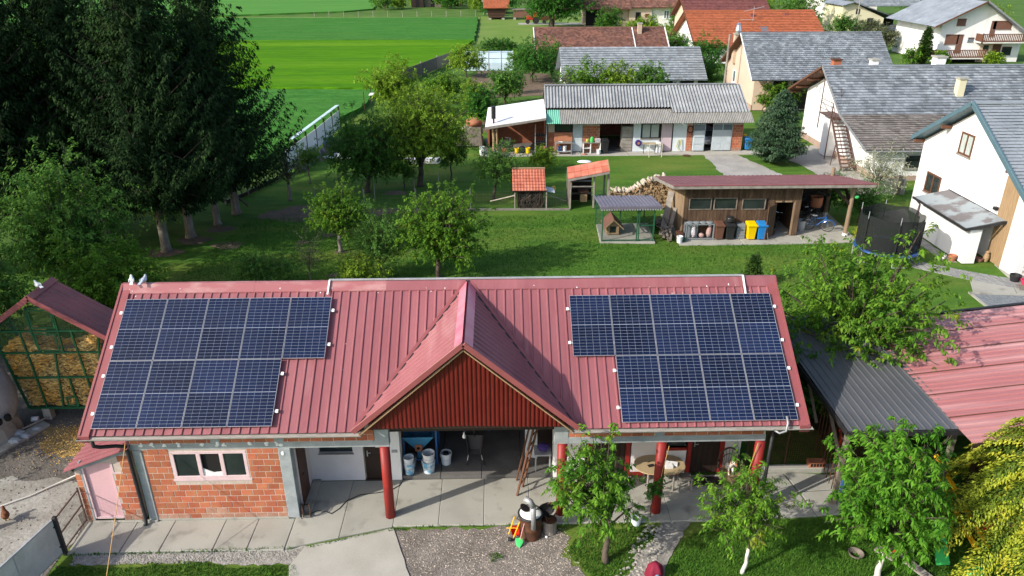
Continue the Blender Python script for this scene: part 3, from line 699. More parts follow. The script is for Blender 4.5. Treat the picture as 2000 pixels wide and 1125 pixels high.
# beams, brick courses, walls
YW = .30
bm_l = MB().box(.66, YW, 2.355, 7.45, YW + .28, 2.555); build('concrete_beam', bm_l, M['concrete_blue'], barn, bevel=.01)
build('concrete_beam', MB().box(12.12, YW, 2.35, 17.62, YW + .28, 2.55), M['concrete_blue'], barn, bevel=.01)
for xx in (4.62, 2.95, 14.75):
    build('concrete_post', MB().box(xx - .12, YW - .004, 2.556, xx + .12, YW + .22, 2.80), M['concrete_blue'], barn)
for xx in (7.32, 12.1):
    build('concrete_post', MB().box(xx - .17, YW - .005, 2.556, xx + .2, YW + .24, 3.12), M['concrete_blue'], barn)
    build('concrete_post', MB().box(xx - .17, YW - .004, 2.345, xx + .2, YW + .24, 2.555), M['concrete_blue'], barn)
build('mortar_backing', MB().box(.70, YW + .007, 2.556, 7.1, YW + .16, 3.1), M['mortar'], barn)
build('mortar_backing', MB().box(12.32, YW + .007, 2.556, 17.6, YW + .16, 3.1), M['mortar'], barn)
BL, BH, BG = .286, .186, .017
bm = bmesh.new(); bmesh.ops.create_cube(bm, size=1.0)
bmesh.ops.scale(bm, vec=(BL, .14, BH), verts=bm.verts)
bmesh.ops.bevel(bm, geom=bm.edges[:], offset=.006, segments=1, affect='EDGES')
brick_me = bpy.data.meshes.new('brick'); bm.to_mesh(brick_me); bm.free(); brick_me.materials.append(M['brick'])
half = {}
def brick_mesh(L):
    L = round(L, 2)
    if abs(L - BL) < .01: return brick_me
    if L not in half:
        m2 = brick_me.copy(); m2.transform(Matrix.Scale(L / BL, 4, Vector((1, 0, 0)))); half[L] = m2
    return half[L]
rb = random.Random(11)
def course(parent, x0, x1, z, y, shift, skip=(), top=None):
    x = x0 - shift
    while x < x1 - .02:
        a = max(x, x0); b = min(x + BL, x1)
        if b - a > .06:
            segs = [(a, b)]
            for (sx0, sx1, sz0, sz1) in skip:
                if z + BH / 2 > sz0 and z - BH / 2 < sz1:
                    ns = []
                    for p, q in segs:
                        if q <= sx0 or p >= sx1: ns.append((p, q)); continue
                        if p < sx0 - .05: ns.append((p, sx0))
                        if q > sx1 + .05: ns.append((sx1, q))
                    segs = ns
            for p, q in segs:
                if top is not None and z + BH / 2 > top((p + q) / 2): continue
                o = mesh_obj('brick', brick_mesh(q - p), None, parent, ((p + q) / 2, y + .07 + rb.uniform(-.003, .003), z))
                o.rotation_euler = (0, rb.uniform(-.006, .006), rb.uniform(-.006, .006))
                if z < .5 and rb.random() < (.95 if z < .2 else .35): o.material_slots[0].link = 'OBJECT'; o.material_slots[0].material = M['brick_pale']
        x += BL + BG
course(barn, .72, 2.82, 2.66, YW, .1); course(barn, 3.08, 4.49, 2.66, YW, .0); course(barn, 4.75, 7.14, 2.66, YW, .2)
course(barn, 6.3, 7.14, 2.86, YW, .05)
course(barn, 12.32, 14.62, 2.66, YW, .13); course(barn, 14.88, 17.6, 2.66, YW, .05); course(barn, 12.32, 12.9, 2.86, YW, .05)
# main brick wall with its window
WX0, WX1, WZ0, WZ1 = 1.68, 3.70, 1.40, 2.30
mb = MB()
for (a, b, c, d) in ((.86, WX0, 0, 2.355), (WX1, 4.56, 0, 2.355), (WX0, WX1, 0, WZ0), (WX0, WX1, WZ1, 2.355)):
    mb.box(a, YW + .007, c, b, YW + .28, d)
build('mortar_backing', mb, M['mortar'], barn)
for i in range(12):
    course(barn, .98, 4.55, .06 + .2 * i + .04, YW, (.15 if i % 2 else 0) + rb.uniform(0, .03), skip=[(WX0 - .03, WX1 + .03, WZ0 - .02, 2.36)])
build('concrete_post', MB().box(.74, YW - .02, 0, .97, YW + .2, 2.353), M['concrete_blue'], barn, bevel=.01)
build('concrete_jamb', MB().box(4.56, YW - .006, 0, 4.88, YW + .3, 2.353), M['concrete_blue'], barn, bevel=.012)
build('plinth', MB().box(.98, YW - .012, -.02, 4.56, YW + .02, .055), M['concrete'], barn)
wdw = build('window', MB().box(WX0 - .04, YW - .015, WZ0 - .06, WX1 + .05, YW + .1, WZ0), M['pink_frame'], barn)
mb = MB()
for (a, b, c, d) in ((WX0, WX1, WZ0, WZ0 + .09), (WX0, WX1, WZ1 - .09, WZ1), (WX0, WX0 + .09, WZ0 + .09, WZ1 - .09), (WX1 - .09, WX1, WZ0 + .09, WZ1 - .09), (2.36, 2.47, WZ0 + .09, WZ1 - .09), (2.97, 3.08, WZ0 + .09, WZ1 - .09)):
    mb.box(a, YW + .0, c, b, YW + .048, d)
build('window_frame', mb, M['pink_frame'], wdw, bevel=.008)
for a, b in ((WX0 + .09, 2.36), (3.08, WX1 - .09)):
    build('pane', MB().box(a, YW + .024, WZ0 + .09, b, YW + .032, WZ1 - .09), M['glass_dark'], wdw)
build('open_sash', MB().box(2.47, YW + .066, WZ0 + .09, 2.97, YW + .07, WZ1 - .09), M['dark_hole'], wdw)
build('rag', MB().prism([(2.47, YW + .03, WZ0 + .09), (2.97, YW + .03, WZ0 + .09), (2.97, YW + .03, WZ0 + .2), (2.75, YW + .03, WZ0 + .18), (2.47, YW + .03, WZ0 + .32)], (0, .02, 0)), M['white_paint'], wdw)
# white daubs of foam along the beam
dm('foam_white', (0.72, 0.74, 0.74), fine=.05)
for i, xx in enumerate((.98, 1.28, 1.62, 1.95, 2.6, 3.0, 3.18, 3.86, 4.3, 4.55)):
    mb = MB()
    for k in range(4): mb.ell((xx + rb.uniform(-.04, .04), YW - .005, 2.52 + rb.uniform(-.05, .05)), (rb.uniform(.03, .055), .014, rb.uniform(.025, .045)), 7, 5)
    build('foam_daub', mb, M['foam_white'], barn)
mb = MB().ell((4.66, YW - .005, 2.47), (.07, .016, .05), 8, 5).ell((4.68, YW - .012, 2.2), (.05, .014, .07), 8, 5)
build('foam_daub', mb, M['foam_white'], barn)
# side and rear walls, porch wall, garage walls
build('end_wall', MB().box(.72, YW + .3, 0, .95, 7.0, 2.6), M['brick_old'], barn)
build('end_wall', MB().box(17.45, 2.2, 0, 17.62, 7.0, 2.9), M['brick_old'], barn)
build('rear_wall', MB().box(.95, 6.8, 0, 17.45, 7.0, 2.9), M['brick_old'], barn)
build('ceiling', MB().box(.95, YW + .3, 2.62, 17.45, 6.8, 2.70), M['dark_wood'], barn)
build('porch_side_wall', MB().box(4.58, YW + .31, 0, 4.885, 1.88, 2.353), M['plaster_porch'], barn)
bd = build('brown_door', MB().box(4.888, .72, .09, 4.92, 1.45, 2.1), M['brown_door'], barn, bevel=.006)
build('handle', MB().bar((4.95, .84, 1.05), (4.95, .94, 1.05), .02), M['black_metal'], bd)
build('porch_wall', MB().box(4.885, 1.88, 0, 6.46, 2.06, .99).box(4.885, 1.88, .99, 5.18, 2.06, 2.6).box(6.16, 1.88, .99, 6.46, 2.06, 2.6).box(5.18, 1.88, 1.22, 6.16, 2.06, 2.6), M['plaster_porch'], barn)
w2 = build('window', MB().box(5.18, 1.97, .99, 6.16, 1.99, 1.22), M['glass_dark'], barn)
build('sill', MB().box(5.15, 1.85, .955, 6.19, 1.97, .988), M['grey_wood'], w2)
d1 = build('door', MB().box(6.5, 1.91, .02, 7.2, 1.96, 2.1), M['dark_wood'], barn)
for i in range(2):
    build('door_panel', MB().box(6.6, 1.9, .15 + i * .9, 7.1, 1.912, .9 + i * .9), M['dark_wood'], d1, bevel=.004)
build('handle', MB().box(6.56, 1.89, .85, 6.59, 1.912, 1.05).bar((6.57, 1.88, .98), (6.68, 1.88, .98), .018), M['galv'], d1)
build('threshold', MB().box(6.46, 1.84, .0, 7.22, 1.9, .05), M['dark_wood'], d1)
build('door_frame', MB().box(6.46, 1.88, .05, 6.5, 2.0, 2.2), M['old_wood'], d1)
build('porch_pier', MB().box(7.22, 1.86, 0, 7.54, 2.3, 3.0), M['plaster_white'], barn)
build('socket', MB().box(7.30, 1.845, 1.0, 7.47, 1.86, 1.1), M['grey_metal'], barn, bevel=.005)
build('porch_pier', MB().box(12.05, 1.86, 0, 12.36, 2.3, 3.0), M['plaster_white'], barn)
build('garage_wall', MB().box(7.45, 2.3, 0, 7.54, 6.8, 2.6), M['brick_old'], barn)
build('garage_wall', MB().box(12.3, 2.3, 0, 12.4, 6.8, 2.6), M['brick_old'], barn)
# right-hand porch wall with its red framed openings
for a, b, c in ((12.36, 13.0, 2.62), (14.36, 15.2, 2.62), (15.2, 16.0, 1.0), (17.12, 17.6, 2.62)): build('porch_wall', MB().box(a, 1.88, 0, b, 2.06, c), M['plaster_porch'], barn)
def framed(name, x0, x1, z0, z1, leaf, fr='red_post'):
    d = build(name, MB().box(x0, 1.93, z0, x1, 1.97, z1), M[leaf], barn)
    build('frame', MB().box(x0 - .12, 1.862, z0, x0, 1.95, z1).box(x1, 1.862, z0, x1 + .12, 1.95, z1).box(x0 - .12, 1.862, z1, x1 + .12, 1.95, z1 + .1), M[fr], d)
    return d
d = framed('door', 13.2, 14.2, .04, 2.05, 'dark_wood')
for i in range(6): build('board', MB().box(13.22 + i * .16, 1.915, .06, 13.36 + i * .16, 1.93, 2.03), M['dark_wood'], d)
d = framed('door', 16.15, 17.0, .04, 2.05, 'dark_wood')
for i in range(5): build('board', MB().box(16.17 + i * .164, 1.915, .06, 16.32 + i * .164, 1.93, 2.03), M['dark_wood'], d)
build('handle', MB().box(16.22, 1.9, 1.0, 16.25, 1.916, 1.2).bar((16.23, 1.88, 1.1), (16.34, 1.88, 1.1), .018), M['galv'], d)
w3 = build('window', MB().box(15.3, 1.95, 1.0, 15.95, 1.96, 1.7), M['glass_dark'], barn)
for z in (.9, 1.7): build('window_frame', MB().box(15.2, 1.858, z, 16.0, 1.95, z + .1), M['red_post'], w3)
build('doormat', MB().box(16.1, 1.35, .003, 17.0, 1.75, .018), M['black_plastic'], barn)
build('red_skirting', MB().box(14.3, 1.855, .0, 15.9, 1.88, .14), M['red_post'], barn)
# round red columns
for xx in (7.39, 12.15, 14.83, 17.5):
    c = build('column', MB().cyl((xx, YW + .0, 0), (xx, YW + .02, 2.36), .135, .135, 24), M['red_post'], barn, smooth=True)
# eaves gutter and downpipe
def gutter(xa, xb, name='gutter'):
    mb = MB(); r = .065; n = 7
    pr = [(YE - .075 + r * math.cos(t), 3.065 + r * math.sin(t)) for t in [PI + PI * i / n for i in range(n + 1)]]
    vs = [(xa, p[0], p[1]) for p in pr] + [(xb, p[0], p[1]) for p in pr]
    mb.add(vs, [(i, i + 1, n + 2 + i, n + 1 + i) for i in range(n)])
    mb.add([(xa, p[0], p[1]) for p in pr], [tuple(range(n + 1))]); mb.add([(xb, p[0], p[1]) for p in pr], [tuple(range(n + 1))])
    mb.bar((xa, YE - .145, 3.065), (xb, YE - .145, 3.065), .016)
    build(name, mb, M['gutter'], barn)
gutter(-.33, 6.9); gutter(12.35, 18.62)
build('eaves_board', MB().box(-.3, -.02, 2.93, 6.9, .0, 3.06).box(-.3, 0, 2.95, 6.9, .3, 2.965), M['grey_wood'], barn)
build('eaves_board', MB().box(12.3, -.02, 2.93, 18.5, .0, 3.06).box(12.3, 0, 2.95, 18.5, .3, 2.965), M['grey_wood'], barn)
build('downpipe', MB().tube([(.02, -.13, 3.0), (.03, -.12, 2.82), (.12, -.02, 2.72), (.42, .16, 2.62), (.62, .22, 2.55), (.66, .2, 2.4), (.68, .2, .22), (.70, .12, .06), (.71, .06, .03)], .05, 10), M['black_metal'], barn, smooth=True)
build('downpipe', MB().tube([(17.75, .2, 2.9), (17.75, .22, .1)], .045, 10), M['black_metal'], barn, smooth=True)
build('flue_bend', MB().tube([(17.95, .0, 3.34), (17.96, -.12, 3.2), (17.9, -.22, 3.02), (17.72, -.24, 2.98), (17.6, -.12, 3.02)], .03, 10), M['grey_metal'], barn, smooth=True)
# cable duct over the ridge
DZ = rz(YR) + .1
mb = MB().box(5.62, YR - .05, DZ - .02, 17.62, YR, DZ + .02)
build('cable_duct', mb, M['galv'], barn)
for xx, ylow in ((5.63, 3.27), (17.6, 3.15)):
    build('cable_duct', MB().bar((xx, YR - .05, DZ), (xx - .02, ylow, rz(ylow) + .09), .045, .04, NX), M['white_paint'], barn)
# bird droppings and screws: small pale flecks with a thickness of their own
mb = MB(); rnd = random.Random(9)
for i in range(80):
    xx = rnd.uniform(-.2, 18.4); y = YR - abs(rnd.gauss(0, .16)) if rnd.random() < .6 else rnd.uniform(0, 3.5)
    if valley_y(xx) is not None and y < valley_y(xx) + .1: continue
    r = rnd.uniform(.008, .022)
    lift = .05 if y > YR - .26 else .004
    c = Vector(rp(xx, y, lift + .002)); u = Vector((r, 0, 0)); w = Vector((0, math.cos(A), math.sin(A))) * r * rnd.uniform(.8, 2.2)
    mb.add([c - u - w * .4, c + u * .7 - w, c + u + w * .5, c - u * .5 + w, c + Vector((0, 0, .006))], [(0, 1, 4), (1, 2, 4), (2, 3, 4), (3, 0, 4)])
build('droppings', mb, M['foam_white'], barn, kind='stuff')

# ---------------------------------------------------------------- solar panels and their rails
PW, PH, PG = 1.134, 1.903, .02
ca, sa = math.cos(A), math.sin(A)
def P3(u, v, h=0.0): return (u, v * ca - h * sa, v * sa + h * ca)
def panel(loc):
    t = thing('solar_panel', 'x', 'solar panel', loc, 'solar panels on the barn roof')
    L = Vector(loc)
    def q(u0, v0, u1, v1, h0, h1):
        mb = MB(); ps = [P3(u0, v0, h0), P3(u1, v0, h0), P3(u1, v1, h0), P3(u0, v1, h0), P3(u0, v0, h1), P3(u1, v0, h1), P3(u1, v1, h1), P3(u0, v1, h1)]
        return [Vector(p) + L for p in ps], [(0, 3, 2, 1), (4, 5, 6, 7), (0, 1, 5, 4), (1, 2, 6, 5), (2, 3, 7, 6), (3, 0, 4, 7)]
    f = .006
    mb = MB()
    for r in ((0, 0, PW, f), (0, PH - f, PW, PH), (0, f, f, PH - f), (PW - f, f, PW, PH - f)): mb.add(*q(*r, -.035, .004))
    build('frame', mb, M['frame_alu'], t)
    build('backsheet', MB().add(*q(f, f, PW - f, PH - f, -.012, -.002)), M['backsheet'], t)
    cwid = (PW - 2 * f - .003) / 6; mid = .010
    chh = (PH - 2 * f - .003 - mid) / 20
    for half_ in range(2):
        mb = MB()
        for i in range(6):
            for j in range(10):
                u = f + .0015 + i * cwid; v = f + .0015 + half_ * (10 * chh + mid) + j * chh
                g = .0027
                mb.add([Vector(P3(*p)) + L for p in ((u + g, v + g, 0), (u + cwid - g, v + g, 0), (u + cwid - g, v + chh - g, 0), (u + g, v + chh - g, 0))], [(0, 1, 2, 3)])
        build('cell_field', mb, M['cell'], t, kind='stuff')
    return t
Z0 = 3.28
proto = None
UR, VR = 13.655, -.0456
order = ['first', 'second', 'third', 'fourth', 'fifth']
for side, row, cols, u0, v0 in (('left-hand', 0, range(4), 0, 0), ('left-hand', 1, range(5), 0, 0), ('right-hand', 0, range(4), UR, VR), ('right-hand', 1, range(-1, 4), UR, VR)):
    cl = list(cols)
    for n, i in enumerate(cl):
        p = P3(u0 + i * (PW + PG), v0 + row * (PH + PG)); loc = (p[0], p[1], p[2] + Z0)
        lab = f"dark blue solar panel, {order[n]} from left, {'upper' if row else 'lower'} row of {side} roof array"
        if proto is None:
            proto = panel(loc); proto['label'] = lab
        else:
            copy_tree(proto, loc, label=lab)
for side, row, n, u0, v0 in (('left-hand', 0, 4, 0, 0), ('left-hand', 1, 5, 0, 0), ('right-hand', 0, 4, UR, VR), ('right-hand', 1, 5, UR - PW - PG, VR)):
    for fr, lab in ((.22, 'lower'), (.78, 'upper')):
        v = v0 + row * (PH + PG) + fr * PH
        ua, ub = u0 - .11, u0 + n * (PW + PG) + .09
        a = Vector(P3(ua, v, -.068)) + Vector((0, 0, Z0)); b = Vector(P3(ub, v, -.068)) + Vector((0, 0, Z0))
        t = thing('mounting_rail', f"aluminium {lab} rail ends sticking out under the {'upper' if row else 'lower'} row of the {side} panels", 'mounting rail', a, 'panel mounting rails')
        build('rail', MB().bar(a, b, .045, .05, NX), M['alu'], t)
        for e in (a, b):
            s_ = 1 if e is b else -1
            c = e - Vector((s_ * .035, 0, 0)) + NX * .035
            build('end_clamp', MB().bar(c - Vector((.035, 0, 0)), c + Vector((.035, 0, 0)), .09, .03, NX), M['white_paint'], t)
# ---------------------------------------------------------------- around the barn
V = Vector
def ribbed(mb, P, u, v, n, h=.03, w=.05, thick=.012):
    """sheet P + s*u + t*v with n ribs running along v"""
    P = V(P); u = V(u); v = V(v); N = u.cross(v).normalized()
    if N.z < 0: N = -N
    mb.add([P, P + u, P + u + v, P + v, P - N * thick, P + u - N * thick, P + u + v - N * thick, P + v - N * thick], [(0, 1, 2, 3), (7, 6, 5, 4), (0, 1, 5, 4), (1, 2, 6, 5), (2, 3, 7, 6), (3, 0, 4, 7)])
    uu = u.normalized()
    for i in range(n):
        c = P + u * ((i + .5) / n)
        a, b_ = uu * (w / 2), uu * (w / 4)
        mb.add([c - a, c - b_ + N * h, c + b_ + N * h, c + a, c - a + v, c - b_ + N * h + v, c + b_ + N * h + v, c + a + v], [(0, 1, 5, 4), (1, 2, 6, 5), (2, 3, 7, 6), (0, 3, 2, 1)])
    return mb
# brick outhouse
oh = thing('brick_outhouse', 'small brick lean-to with pale pink door and red sheet roof', 'outhouse', (-.15, .3, 0))
def otop(x): return 1.86 + (x + 1.0) * .385
mb = MB()
mb.prism([(-.95, YW + .007, 0), (-.74, YW + .007, 0), (-.74, YW + .007, otop(-.74)), (-.95, YW + .007, otop(-.95))], (0, .2, 0))
mb.prism([(.05, YW + .007, 0), (.6, YW + .007, 0), (.6, YW + .007, otop(.6)), (.05, YW + .007, otop(.05))], (0, .2, 0))
mb.prism([(-.74, YW + .007, 1.97), (.05, YW + .007, 1.97), (.05, YW + .007, otop(.05)), (-.74, YW + .007, otop(-.74))], (0, .2, 0))
build('mortar_backing', mb, M['mortar'], oh)
for i in range(12):
    course(oh, -.95, .58, .1 + .2 * i, YW, (.15 if i % 2 else 0), skip=[(-.78, .06, 0, 1.99), (.08, .32, 1.62, 2.0)], top=lambda x: otop(x) - .12)
mb = MB().prism([(-1.0, YW - .012, otop(-1.0) - .03), (.66, YW - .012, otop(.66) - .03), (.66, YW - .012, otop(.66) - .16), (-1.0, YW - .012, otop(-1.0) - .16)], (0, .22, 0))
build('concrete_ring', mb, M['concrete_blue'], oh)
build('side_wall', MB().prism([(-.95, YW + .22, 0), (-.95, 2.2, 0), (-.95, 2.2, 1.8), (-.95, YW + .22, 1.8)], (.15, 0, 0)), M['brick_old'], oh)
d = build('door', MB().box(-.70, YW + .05, .14, .03, YW + .09, 1.95), M['pink_paint'], oh, bevel=.006)
build('door_frame', MB().box(-.75, YW - .002, .1, -.70, YW + .14, 1.97).box(.03, YW + .003, .1, .05, YW + .14, 1.97).box(-.70, YW + .003, .08, .03, YW + .14, .14), M['pink_frame'], d)
build('grey_jamb', MB().box(-.80, YW - .008, 0, -.752, YW + .1, 2.0), M['concrete_blue'], oh)
w = build('window', MB().box(.1, YW + .04, 1.66, .3, YW + .05, 1.97), M['glass_sky'], oh)
build('window_frame', MB().prism([(.06, YW - .006, 1.62), (.33, YW - .006, 1.62), (.33, YW - .006, 1.66), (.1, YW - .006, 1.66), (.1, YW - .006, 1.99), (.06, YW - .006, 1.99)], (0, .056, 0)), M['pink_frame'], w)
mb = MB(); ribbed(mb, (-1.14, .12, otop(-1.14) + .02), (0, 2.1, 0), (1.85, 0, 1.85 * .385), 9)
build('roof_sheet', mb, M['roof_red'], oh)
build('roof_batten', MB().bar((-1.25, .5, 1.8), (-.9, .2, 1.78), .04), M['old_wood'], oh)
build('step', MB().box(-.8, YW - .08, 0, .98, YW - .013, .05), M['concrete'], oh, bevel=.01)

# hen yard gate, fence
gt = thing('sheet_gate', 'grey sheet metal gate hung on a dark post by the hen yard', 'gate', (-.98, -.9, 0))
build('gate_post', MB().box(-1.03, -.95, -.05, -.93, -.85, 1.22), M['black_metal'], gt, bevel=.01)
build('gate_leaf', MB().prism([(-1.02, -.97, .08), (-1.55, -3.3, .08), (-1.55, -3.3, 1.16), (-1.02, -.97, 1.16)], (.02, 0, 0)), M['gate_sheet'], gt)
mb = MB(); 
for a, b in (((-1.02, -.97, 1.16), (-1.55, -3.3, 1.16)), ((-1.02, -.97, .08), (-1.55, -3.3, .08)), ((-1.05, -1.0, .08), (-1.05, -1.0, 1.16)), ((-1.3, -2.2, .08), (-1.3, -2.2, 1.16))): mb.bar(a, b, .045)
build('gate_frame', mb, M['galv'], gt)
for z in (.3, .95): build('hinge', MB().bar((-.98, -.97, z), (-1.08, -1.02, z), .04), M['black_metal'], gt)
wf = thing('wire_gate', 'dark framed wire mesh gate between the gate post and outhouse', 'gate', (-.95, -.3, 0))
mb = MB(); 
for a, b in (((-1.0, -.84, 1.12), (-.98, .26, 1.12)), ((-1.0, -.84, .1), (-.98, .26, .1)), ((-1.0, -.84, .1), (-1.0, -.84, 1.12)), ((-.98, .26, .05), (-.98, .26, 1.2)), ((-1.0, -.84, .6), (-.98, .26, .62))): mb.bar(a, b, .032)
build('gate_frame', mb, M['steel_brown'], wf)
mb = MB()
for i in range(22): mb.bar((-1.0, -.84 + i * .05, .1), (-1.0, -.84 + i * .05, 1.12), .003)
for i in range(20): mb.bar((-1.0, -.84, .1 + i * .05), (-.98, .26, .1 + i * .05), .003)
build('wire_mesh', mb, M['wire'], wf, kind='stuff')
solo('hose', MB().tube([(-5, .6, -.01), (-3.8, .99, -.005), (-3.18, 1.43, -.005), (-2.8, 1.83, 0.0), (-2.3, 2.25, .05), (-1.7, 1.9, .25), (-1.0, 1.2, .55)], .026, 8), M['hose'], 'pale pipe lying across the hen yard towards the outhouse', 'pipe', smooth=True)

def hen(x, y, rz_, label):
    t = thing('hen', label, 'hen', (x, y, -.036), 'hens in the yard')
    R = Matrix.Rotation(rz_, 3, 'Z'); o = V((x, y, -.036))
    def p(a): return o + R @ V(a)
    body = [(-.17, 0, .27, .035), (-.10, 0, .22, .085), (0, 0, .20, .11), (.09, 0, .24, .085), (.13, 0, .31, .05), (.14, 0, .37, .042), (.17, 0, .39, .03), (.19, 0, .385, .012)]
    mb = MB().tube([p(b[:3]) for b in body], [b[3] for b in body], 10)
    build('body', mb, M['hen'], t, smooth=True)
    mb = MB().prism([p((-.12, -.01, .24)), p((-.28, -.01, .36)), p((-.24, -.01, .42)), p((-.08, -.01, .28))], R @ V((0, .02, 0)))
    build('tail', mb, M['hen'], t)
    build('comb', MB().prism([p((.13, -.005, .41)), p((.15, -.005, .44)), p((.19, -.005, .42)), p((.18, -.005, .40))], R @ V((0, .01, 0))), M['red_paint'], t)
    build('beak', MB().cyl(p((.185, 0, .385)), p((.22, 0, .375)), .01, .002, 6), M['corn'], t)
    for s in (-.04, .04):
        build('leg', MB().tube([p((0, s, .12)), p((.01, s, .02)), p((.06, s, .0))], .009, 6), M['corn'], t)
hen(-3.27, .42, 2.2, 'rusty brown hen walking on the pale concrete yard')
hen(-3.62, .02, .6, 'dark hen cut off at the left edge of the yard')

# corn crib
CY = 5.4
cr = thing('corn_crib', 'green steel corn crib full of yellow cobs under a red roof', 'corn crib', (-4.06, 6.2, 0))
def crx(t, z):   # t in 0..1 across, slanted sides
    f = (z - .42) / 2.8; l = -5.3 - .42 * f; r = -2.82 + .42 * f
    return l + (r - l) * t
for t_ in (0, 1):
    for y in (CY, CY + .95): build('corner_post', MB().bar((crx(t_, .42), y, .42), (crx(t_, 3.25), y, 3.25), .06), M['crib_green'], cr)
def gbar(a, b, w=.05, name='frame_bar'): build(name, MB().bar(a, b, w), M['crib_green'], cr)
for z in (.42, 1.6, 2.53, 3.32):
    gbar((crx(0, z), CY, z), (crx(1, z), CY, z), .055)
    gbar((crx(0, z), CY, z), (crx(0, z), CY + .95, z), .05)
for a, b in (((-4.85, 3.3), (-4.7, .44)), ((-4.48, 3.3), (-4.38, 2.52)), ((-3.63, 4.15), (-3.64, 2.54)), ((-3.23, 3.34), (-3.05, .44)), ((-4.46, 4.15), (-4.48, 3.34)), ((-3.92, 2.54), (-4.16, .44)), ((-3.70, 1.6), (-3.66, .44)), ((-4.46, 4.16), (-3.63, 4.16))):
    gbar((a[0], CY - .01, a[1]), (b[0], CY - .01, b[1]), .05)
hd = build('hatch', MB().box(-4.4, CY - .045, 2.6, -3.72, CY - .03, 2.65).box(-4.4, CY - .045, 3.2, -3.72, CY - .03, 3.25).box(-4.4, CY - .045, 2.65, -4.35, CY - .03, 3.2).box(-3.77, CY - .045, 2.65, -3.72, CY - .03, 3.2), M['crib_green'], cr)
build('hatch', MB().box(-4.42, CY - .045, 3.42, -3.66, CY - .03, 3.47).box(-4.42, CY - .045, 4.05, -3.66, CY - .03, 4.1).box(-4.42, CY - .045, 3.47, -4.37, CY - .03, 4.05).box(-3.71, CY - .045, 3.47, -3.66, CY - .03, 4.05), M['crib_green'], cr)
build('chute_door', MB().box(-3.98, CY - .05, .5, -3.6, CY - .03, .55).box(-3.98, CY - .05, .82, -3.6, CY - .03, .87).box(-3.98, CY - .05, .55, -3.93, CY - .03, .82).box(-3.65, CY - .05, .55, -3.6, CY - .03, .82), M['crib_green'], cr)
mb = MB()
for i in range(62):
    z = .45 + i * .06
    hw = 1.0 if z < 3.3 else max(0, (4.55 - z) / 1.25)
    xl, xr = (crx(0, z), crx(1, z)) if z < 3.3 else (-4.06 - 1.64 * hw, -4.06 + 1.64 * hw)
    if xr - xl > .05: mb.bar((xl, CY + .02, z), (xr, CY + .02, z), .004)
for i in range(60):
    x = -5.6 + i * .055
    z1 = min(4.6 - abs(x + 4.06) * .72, 4.6)
    if z1 > .5: mb.bar((x, CY + .02, .45 if -5.3 < x < -2.8 else 2.0), (x, CY + .02, z1), .003)
build('wire_mesh', mb, M['wire'], cr, kind='stuff')
# cobs: heap surface higher at left and right, lower in the middle
rng = np.random.default_rng(4)
def heap(x): return 2.62 + .42 * math.exp(-((x + 5.05) / .42) ** 2) + .55 * math.exp(-((x + 2.5) / .55) ** 2) - .05 * math.sin(3 * x)
mb = MB()
for k in range(3300):
    if k < 2500:
        x = rng.uniform(-5.75, -2.4); z = rng.uniform(.47, 3.1); y = CY + .05 + rng.uniform(0, .1)
        if z > heap(x) or x < crx(0, z) + .03 or x > crx(1, z) - .03: continue
    else:
        x = rng.uniform(-5.65, -2.5); y = rng.uniform(CY + .05, CY + .9); z = heap(x) - .02 + .12 * math.sin(y * 3)
    a = rng.normal(0, .45) + (PI / 2 if (abs(x + 3.75) < .22 and z < 1.6 and rng.random() < .6) else 0)
    L = rng.uniform(.09, .13); r = rng.uniform(.026, .034)
    d = V((math.cos(a), rng.normal(0, .35), math.sin(a) * .8)).normalized()
    c = V((x, y, z)); u = d.cross(V((0, 1, .3))).normalized(); w_ = d.cross(u)
    vs = [c - d * L]
    for s_, rr in ((-.4, 1), (.5, .85)):
        for q in range(5):
            t_ = q * 2 * PI / 5; vs.append(c + d * (L * s_) + (u * math.cos(t_) + w_ * math.sin(t_)) * r * rr)
    vs.append(c + d * L)
    fs = [(0, 1 + q, 1 + (q + 1) % 5) for q in range(5)] + [(1 + q, 6 + q, 6 + (q + 1) % 5, 1 + (q + 1) % 5) for q in range(5)] + [(11, 6 + (q + 1) % 5, 6 + q) for q in range(5)]
    mb.add(vs, fs)
build('corn_cobs', mb, M['corn'], cr, kind='stuff')
build('heap_core', MB().prism([(crx(0, .45) + .02, CY + .14, .45), (crx(1, .45) - .02, CY + .14, .45), (crx(1, 2.6) - .02, CY + .14, 2.5), (crx(0, 2.6) + .02, CY + .14, 2.5)], (0, .78, 0)), M['corn_spill'], cr)
for s in (-1, 1):
    mb = MB(); ribbed(mb, (-4.06, CY - .32, 4.68), (0, 1.42, 0), (s * 2.2, 0, -1.5), 5, .02, .06)
    build('roof_sheet', mb, M['roof_crib'], cr)
    mb = MB().bar((-4.06, CY - .34, 4.62), (-4.06 + s * 2.2, CY - .34, 3.12), .03, .17)
    build('barge_board', mb, M['trim_red'], cr, bevel=.006)
build('ridge_cap', MB().prism([(-4.06, CY - .33, 4.74), (-3.88, CY - .33, 4.61), (-4.06, CY - .33, 4.70), (-4.24, CY - .33, 4.61)], (0, 1.44, 0)), M['roof_crib'], cr)
for x in (-4.92, -3.2):
    for y in (CY - .02, CY + .7): build('concrete_foot', MB().box(x, y, -.05, x + .26, y + .26, .39), M['concrete'], cr, bevel=.012)
build('floor_frame', MB().box(-5.3, CY, .36, -2.8, CY + .95, .40), M['crib_green'], cr)
solo('container', MB().cyl((-5.2, 5.2, .1), (-5.0, 5.24, .1), .09, .09, 12), M['white_paint'], 'small white plastic container beside the concrete foot of the crib', 'container', smooth=True)

